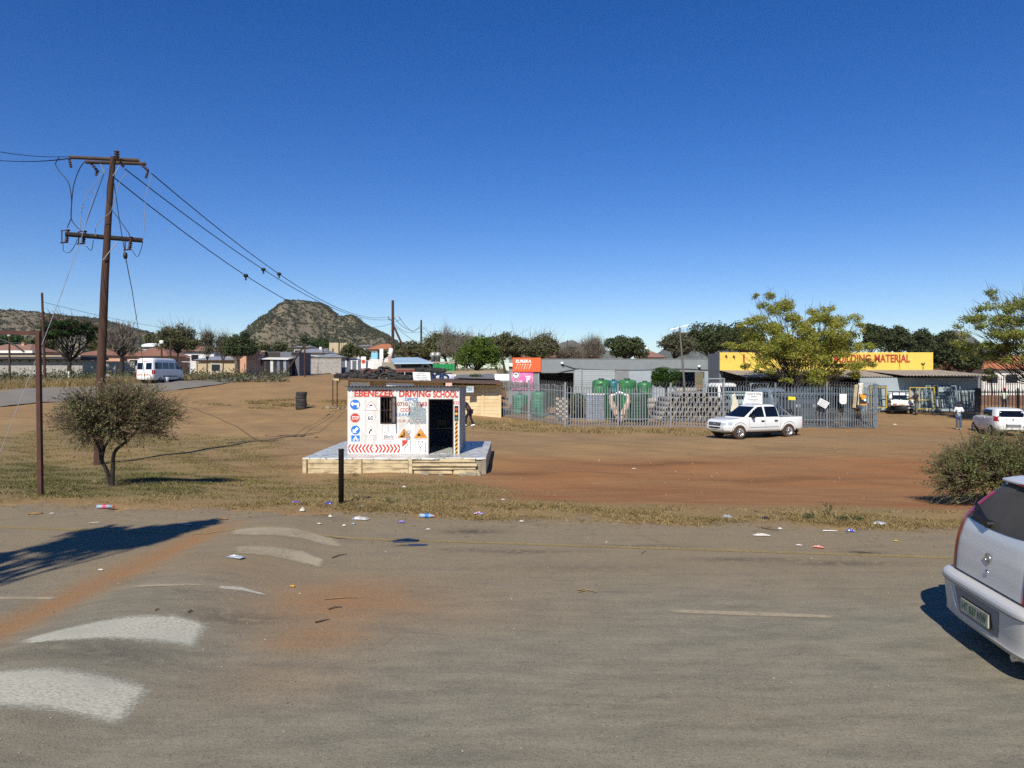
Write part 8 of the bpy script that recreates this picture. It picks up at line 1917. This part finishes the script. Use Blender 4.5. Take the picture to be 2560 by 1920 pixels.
def crumple(name, px, py, sx, sy, sz, ms, l, cat='litter', seed=0, rz=None, group='litter along the road edge'):
    r = random.Random(seed*7+3); mb = MB(); nu, nv = 9, 7; vs = []
    for i in range(nu):
        for j in range(nv):
            u, v = i/(nu-1)-.5, j/(nv-1)-.5; e = max(0, 1-(2*abs(u))**3)*max(0, 1-(2*abs(v))**3)
            vs.append((u*sx+r.uniform(-.04, .04)*sx, v*sy+r.uniform(-.06, .06)*sy, .008+sz*e*r.uniform(.35, 1)))
    vs = [(x*.8, y*.8, .008+(z-.008)*.7) for x, y, z in vs]
    mb.add(vs, [(i*nv+j, (i+1)*nv+j, (i+1)*nv+j+1, i*nv+j+1) for i in range(nu-1) for j in range(nv-1)], 0, False)
    if len(ms) > 1:
        for k in range(len(mb.m)): mb.m[k] = r.randrange(len(ms)) if r.random() < .6 else 0
    n = len(vs); mb.add([(x, y, .004) for x, y, z in vs], [(i*nv+j, i*nv+j+1, (i+1)*nv+j+1, (i+1)*nv+j) for i in range(nu-1) for j in range(nv-1)], 0)
    o = mb.build(name, ms); o.location = RP(px, py); o.rotation_euler = (0, 0, r.uniform(-.6, .6) if rz is None else rz)
    return tag(o, l, cat, group)
Mp, Mpu, Mb_, Msil = mat('dusty_white_paper', '#cdcbc2', .8, var=.1, vs=25, dirt='#9c8f7a', dirt_amt=.6, dscale=20), mat('purple_foil', '#5a4a9c', .4, var=.3, vs=20), mat('blue_foil', '#2a3fa8', .35, var=.3, vs=20), mat('silver_foil', '#c7cfd4', .25, .5, var=.2, vs=15)
Mcard = mat('brown_card', '#8a6a45', .9, var=.2)
for a in (('crisp_packet', 740, 1258, .28, .12, .08, [Mpu, Mb_, M_red], 'purple and red crumpled packet left of the black post'), ('crisp_packet', 822, 1262, .24, .13, .1, [Mb_], 'bright blue crumpled packet just left of the black post'), ('plastic_rag', 880, 1261, .2, .1, .06, [M_black], 'black plastic rag right of the black post'), ('clear_bag', 905, 1268, .12, .1, .07, [Msil], 'small clear bag right of the black plastic rag'),
  ('paper_ball', 756, 1279, .12, .1, .1, [Mp], 'white paper ball below the purple packet'), ('crisp_packet', 902, 1300, .40, .16, .09, [Msil, Mp, Msil, M_ora], 'large silver packet with an orange end on the road edge'), ('cardboard_loop', 815, 1288, .28, .08, .03, [Mcard], 'brown cardboard strip on the hump above the yellow line'), ('paper_scrap', 826, 1294, .09, .07, .06, [Mp], 'white scrap beside the brown cardboard strip'), ('paper_scrap', 798, 1312, .1, .05, .02, [Mp], 'flat white scrap left of the silver packet'), ('paper_scrap', 860, 1317, .07, .05, .04, [Mp], 'small white scrap below the silver packet'), ('paper_scrap', 883, 1312, .1, .06, .02, [Msil], 'grey white scrap under the silver packet'),
  ('crisp_packet', 1004, 1308, .17, .06, .05, [Mpu, Mp], 'thin purple packet between the silver packet and the bottle'), ('drink_can', 1197, 1287, .26, .1, .07, [Mpu, Mp, M_red], 'purple and white crushed can on the grass edge'), ('paper_scrap', 1304, 1306, .1, .05, .03, [Mp], 'white scrap on the road right of the purple can'), ('foam_tray', 1904, 1341, .33, .09, .05, [Mp], 'long white foam tray beyond the yellow line'), ('sweet_wrapper', 2046, 1371, .2, .08, .04, [M_red, Mp], 'red and white sweet wrapper on the yellow line'), ('crisp_packet', 2126, 1330, .17, .09, .06, [Mb_, Mp], 'small blue packet on the right road edge'), ('clear_bag', 2200, 1312, .3, .12, .07, [Msil], 'clear bag in the grass beside the silver car'), ('clear_bag', 1818, 1294, .22, .12, .08, [M_scr], 'grey plastic bag in the grass at the road edge'), ('dark_rag', 1912, 1297, .16, .1, .06, [M_plas], 'dark rag in the grass right of the grey bag'),
  ('paper_scrap', 1998, 1366, .12, .04, .02, [Mp], 'narrow white scrap left of the red wrapper'), ('paper_scrap', 1950, 1325, .08, .06, .04, [Mp], 'tiny white scrap above the foam tray'), ('yellow_leaf', 2240, 1355, .07, .05, .02, [M_yf], 'yellow scrap on the road left of the silver car'), ('yellow_leaf', 731, 1469, .08, .04, .02, [M_ora], 'orange leaf on the dusty side of the hump'), ('brown_packet', 88, 1286, .3, .12, .06, [Mcard], 'flattened brown packet at the far left road edge'), ('clear_bag', 588, 1396, .3, .13, .04, [Msil, Mp], 'flattened clear bag on the hump'), ('paper_scrap', 237, 1309, .24, .03, .01, [Mp], 'long white strip near the shade on the road'), ('paper_scrap', 470, 1314, .14, .05, .02, [Mp], 'white scrap at the edge of the shade on the road'), ('paper_scrap', 252, 1428, .1, .04, .02, [Mp], 'white scrap left of the orange dust line'), ('paper_scrap', 130, 1286, .1, .05, .02, [Mp], 'white scrap right of the flattened brown packet'), ('paper_scrap', 1010, 1218, .12, .09, .06, [Mp], 'white scrap on the lawn in front of the plinth'), ('paper_scrap', 1258, 1250, .1, .06, .04, [Mp], 'white scrap on the red dirt right of the plinth'), ('paper_scrap', 2237, 1062, .3, .2, .1, [Mp], 'white scrap on the dirt near the yard entrance'), ('paper_scrap', 1070, 1326, .09, .05, .02, [Mp], 'white scrap below the blue labelled bottle'), ('paper_scrap', 560, 1300, .2, .06, .03, [Mcard], 'brown leaf litter at the top of the hump'), ('paper_scrap', 1585, 1172, .2, .1, .03, [Mp], 'white scrap in the middle of the open dirt')):
    crumple(*a, seed=a[1])
M_stick = mat('dry_stick', '#8a7450', .9, var=.25, vs=10); Mdk = mat('dark_stick', '#4a3a2b', .9)
for i, (pts, m, l) in enumerate((([(810, 1502), (850, 1498), (905, 1497)], M_stick, 'long pale dry stick on the orange dust'), ([(822, 1527), (838, 1522), (855, 1521)], Mdk, 'short dark twig below the long pale stick'), ([(788, 1560), (805, 1556), (823, 1552)], Mdk, 'dark twig at the bottom of the dusty hump'), ([(830, 1398), (848, 1391), (868, 1388)], Mdk, 'brown twig on the right foot of the hump'), ([(1443, 1479), (1462, 1477), (1492, 1484)], M_stick, 'curved dry stick in the middle of the lane'), ([(1446, 1484), (1466, 1479), (1480, 1481)], M_stick, 'second dry stick crossing the curved one'), ([(2057, 1329), (2076, 1329), (2094, 1330)], M_wp, 'white drinking straw at the right road edge'), ([(1010, 1282), (1030, 1283), (1043, 1284)], M_stick, 'pale straw stalk above the bottle'), ([(1903, 1322), (1925, 1326), (1948, 1329)], Mdk, 'dark twig above the foam tray'), ([(1603, 1386), (1610, 1382), (1614, 1379)], M_stick, 'pale short stalk on the lane right of the can'), ([(470, 1535), (478, 1530), (482, 1532)], Mdk, 'curled dark leaf on the big white stripe'), ([(386, 1530), (394, 1527), (398, 1525)], Mcard, 'brown leaf beside the curled dark leaf'))):
    p = [RP(*q)+Vector((0, 0, .008)) for q in pts]; o = p[0]; ob = MB().tube([v-o for v in p], [.008, .007, .004], 5).build('dry_stick' if m != M_wp else 'drinking_straw', m); ob.location = o
    tag(ob, l, 'stick' if m != M_wp else 'straw', 'sticks on the road')
# loose gravel and straw on the tarmac
n = 2600; gx_ = NR.uniform(-9, 9, n); gy_ = NR.uniform(4.6, 13.4, n); s_ = NR.lognormal(-5.35, .5, n); cs = np.stack([gx_, gy_, .01+hump(gx_, gy_)], 1)
Dv = NR.normal(size=(n, 6, 3)); Dv /= np.linalg.norm(Dv, axis=2)[:, :, None]
Oc = np.array([[1, 0, 0], [-1, 0, 0], [0, 1, 0], [0, -1, 0], [0, 0, 1], [0, 0, -.3]]); Vv = cs[:, None, :]+Oc[None]*s_[:, None, None]*(.7+.5*NR.random((n, 6, 1)))
Fq = np.array([[0, 2, 4], [2, 1, 4], [1, 3, 4], [3, 0, 4], [2, 0, 5], [1, 2, 5], [3, 1, 5], [0, 3, 5]]); Fq = (np.arange(n)*6)[:, None, None]+Fq[None]
tag(link('gravel', npmesh('gravel', Vv.reshape(-1, 3), Fq.reshape(-1, 3), leafmat('road_grit', '#5d574c', '#8d8577', '#b8b1a2', 0))), kind='stuff')
n = 1500; gx_ = NR.uniform(-12, 10, n); e_ = np.abs(NR.normal(0, .7, n)); gy_ = redge(gx_)-e_+.3
A0 = np.stack([gx_, gy_, .014+hump(gx_, gy_)], 1); an = NR.uniform(0, 6.28, n); A1 = A0+np.stack([np.cos(an), np.sin(an), NR.uniform(0, .15, n)], 1)*NR.uniform(.03, .14, (n, 1))
Vv, Fq = tubes_np(A0, A1, .003, .002); tag(link('straw', npmesh('straw', Vv, Fq, G_dry)), kind='stuff')
# scattered stones on the dirt
n = 1400; px_ = NR.uniform(-14, 26, n); py_ = NR.uniform(17, 48, n); k = NR.random(n) < np.where(px_ < -6, 1, .5); px_, py_ = px_[k], py_[k]; n = len(px_)
s_ = NR.lognormal(-4.1, .55, n); cs = np.stack([px_, py_, gz(px_, py_)], 1); Vv = cs[:, None, :]+Oc[None]*s_[:, None, None]*(.7+.5*NR.random((n, 6, 1)))
Fq = np.array([[0, 2, 4], [2, 1, 4], [1, 3, 4], [3, 0, 4], [2, 0, 5], [1, 2, 5], [3, 1, 5], [0, 3, 5]]); Fq = (np.arange(n)*6)[:, None, None]+Fq[None]
tag(link('pebbles', npmesh('pebbles', Vv.reshape(-1, 3), Fq.reshape(-1, 3), leafmat('dirt_pebble', '#6d553e', '#94795a', '#b9a58a', 0))), kind='stuff')
# ---------------------------------------------------------------- thin air
hm = bpy.data.materials.new('haze_air'); hm.use_nodes = True; t = hm.node_tree
t.nodes.remove(t.nodes['Principled BSDF']); pv = t.nodes.new('ShaderNodeVolumePrincipled')
pv.inputs['Color'].default_value = (.75, .86, 1, 1); pv.inputs['Density'].default_value = 5e-5; pv.inputs['Anisotropy'].default_value = 0
t.links.new(pv.outputs[0], t.nodes['Material Output'].inputs['Volume'])
o = MB().bx(-9900, 9900, -60, 9900, -40, 350).build('haze', hm); o.display_type = 'WIRE'
tag(o, kind='stuff')
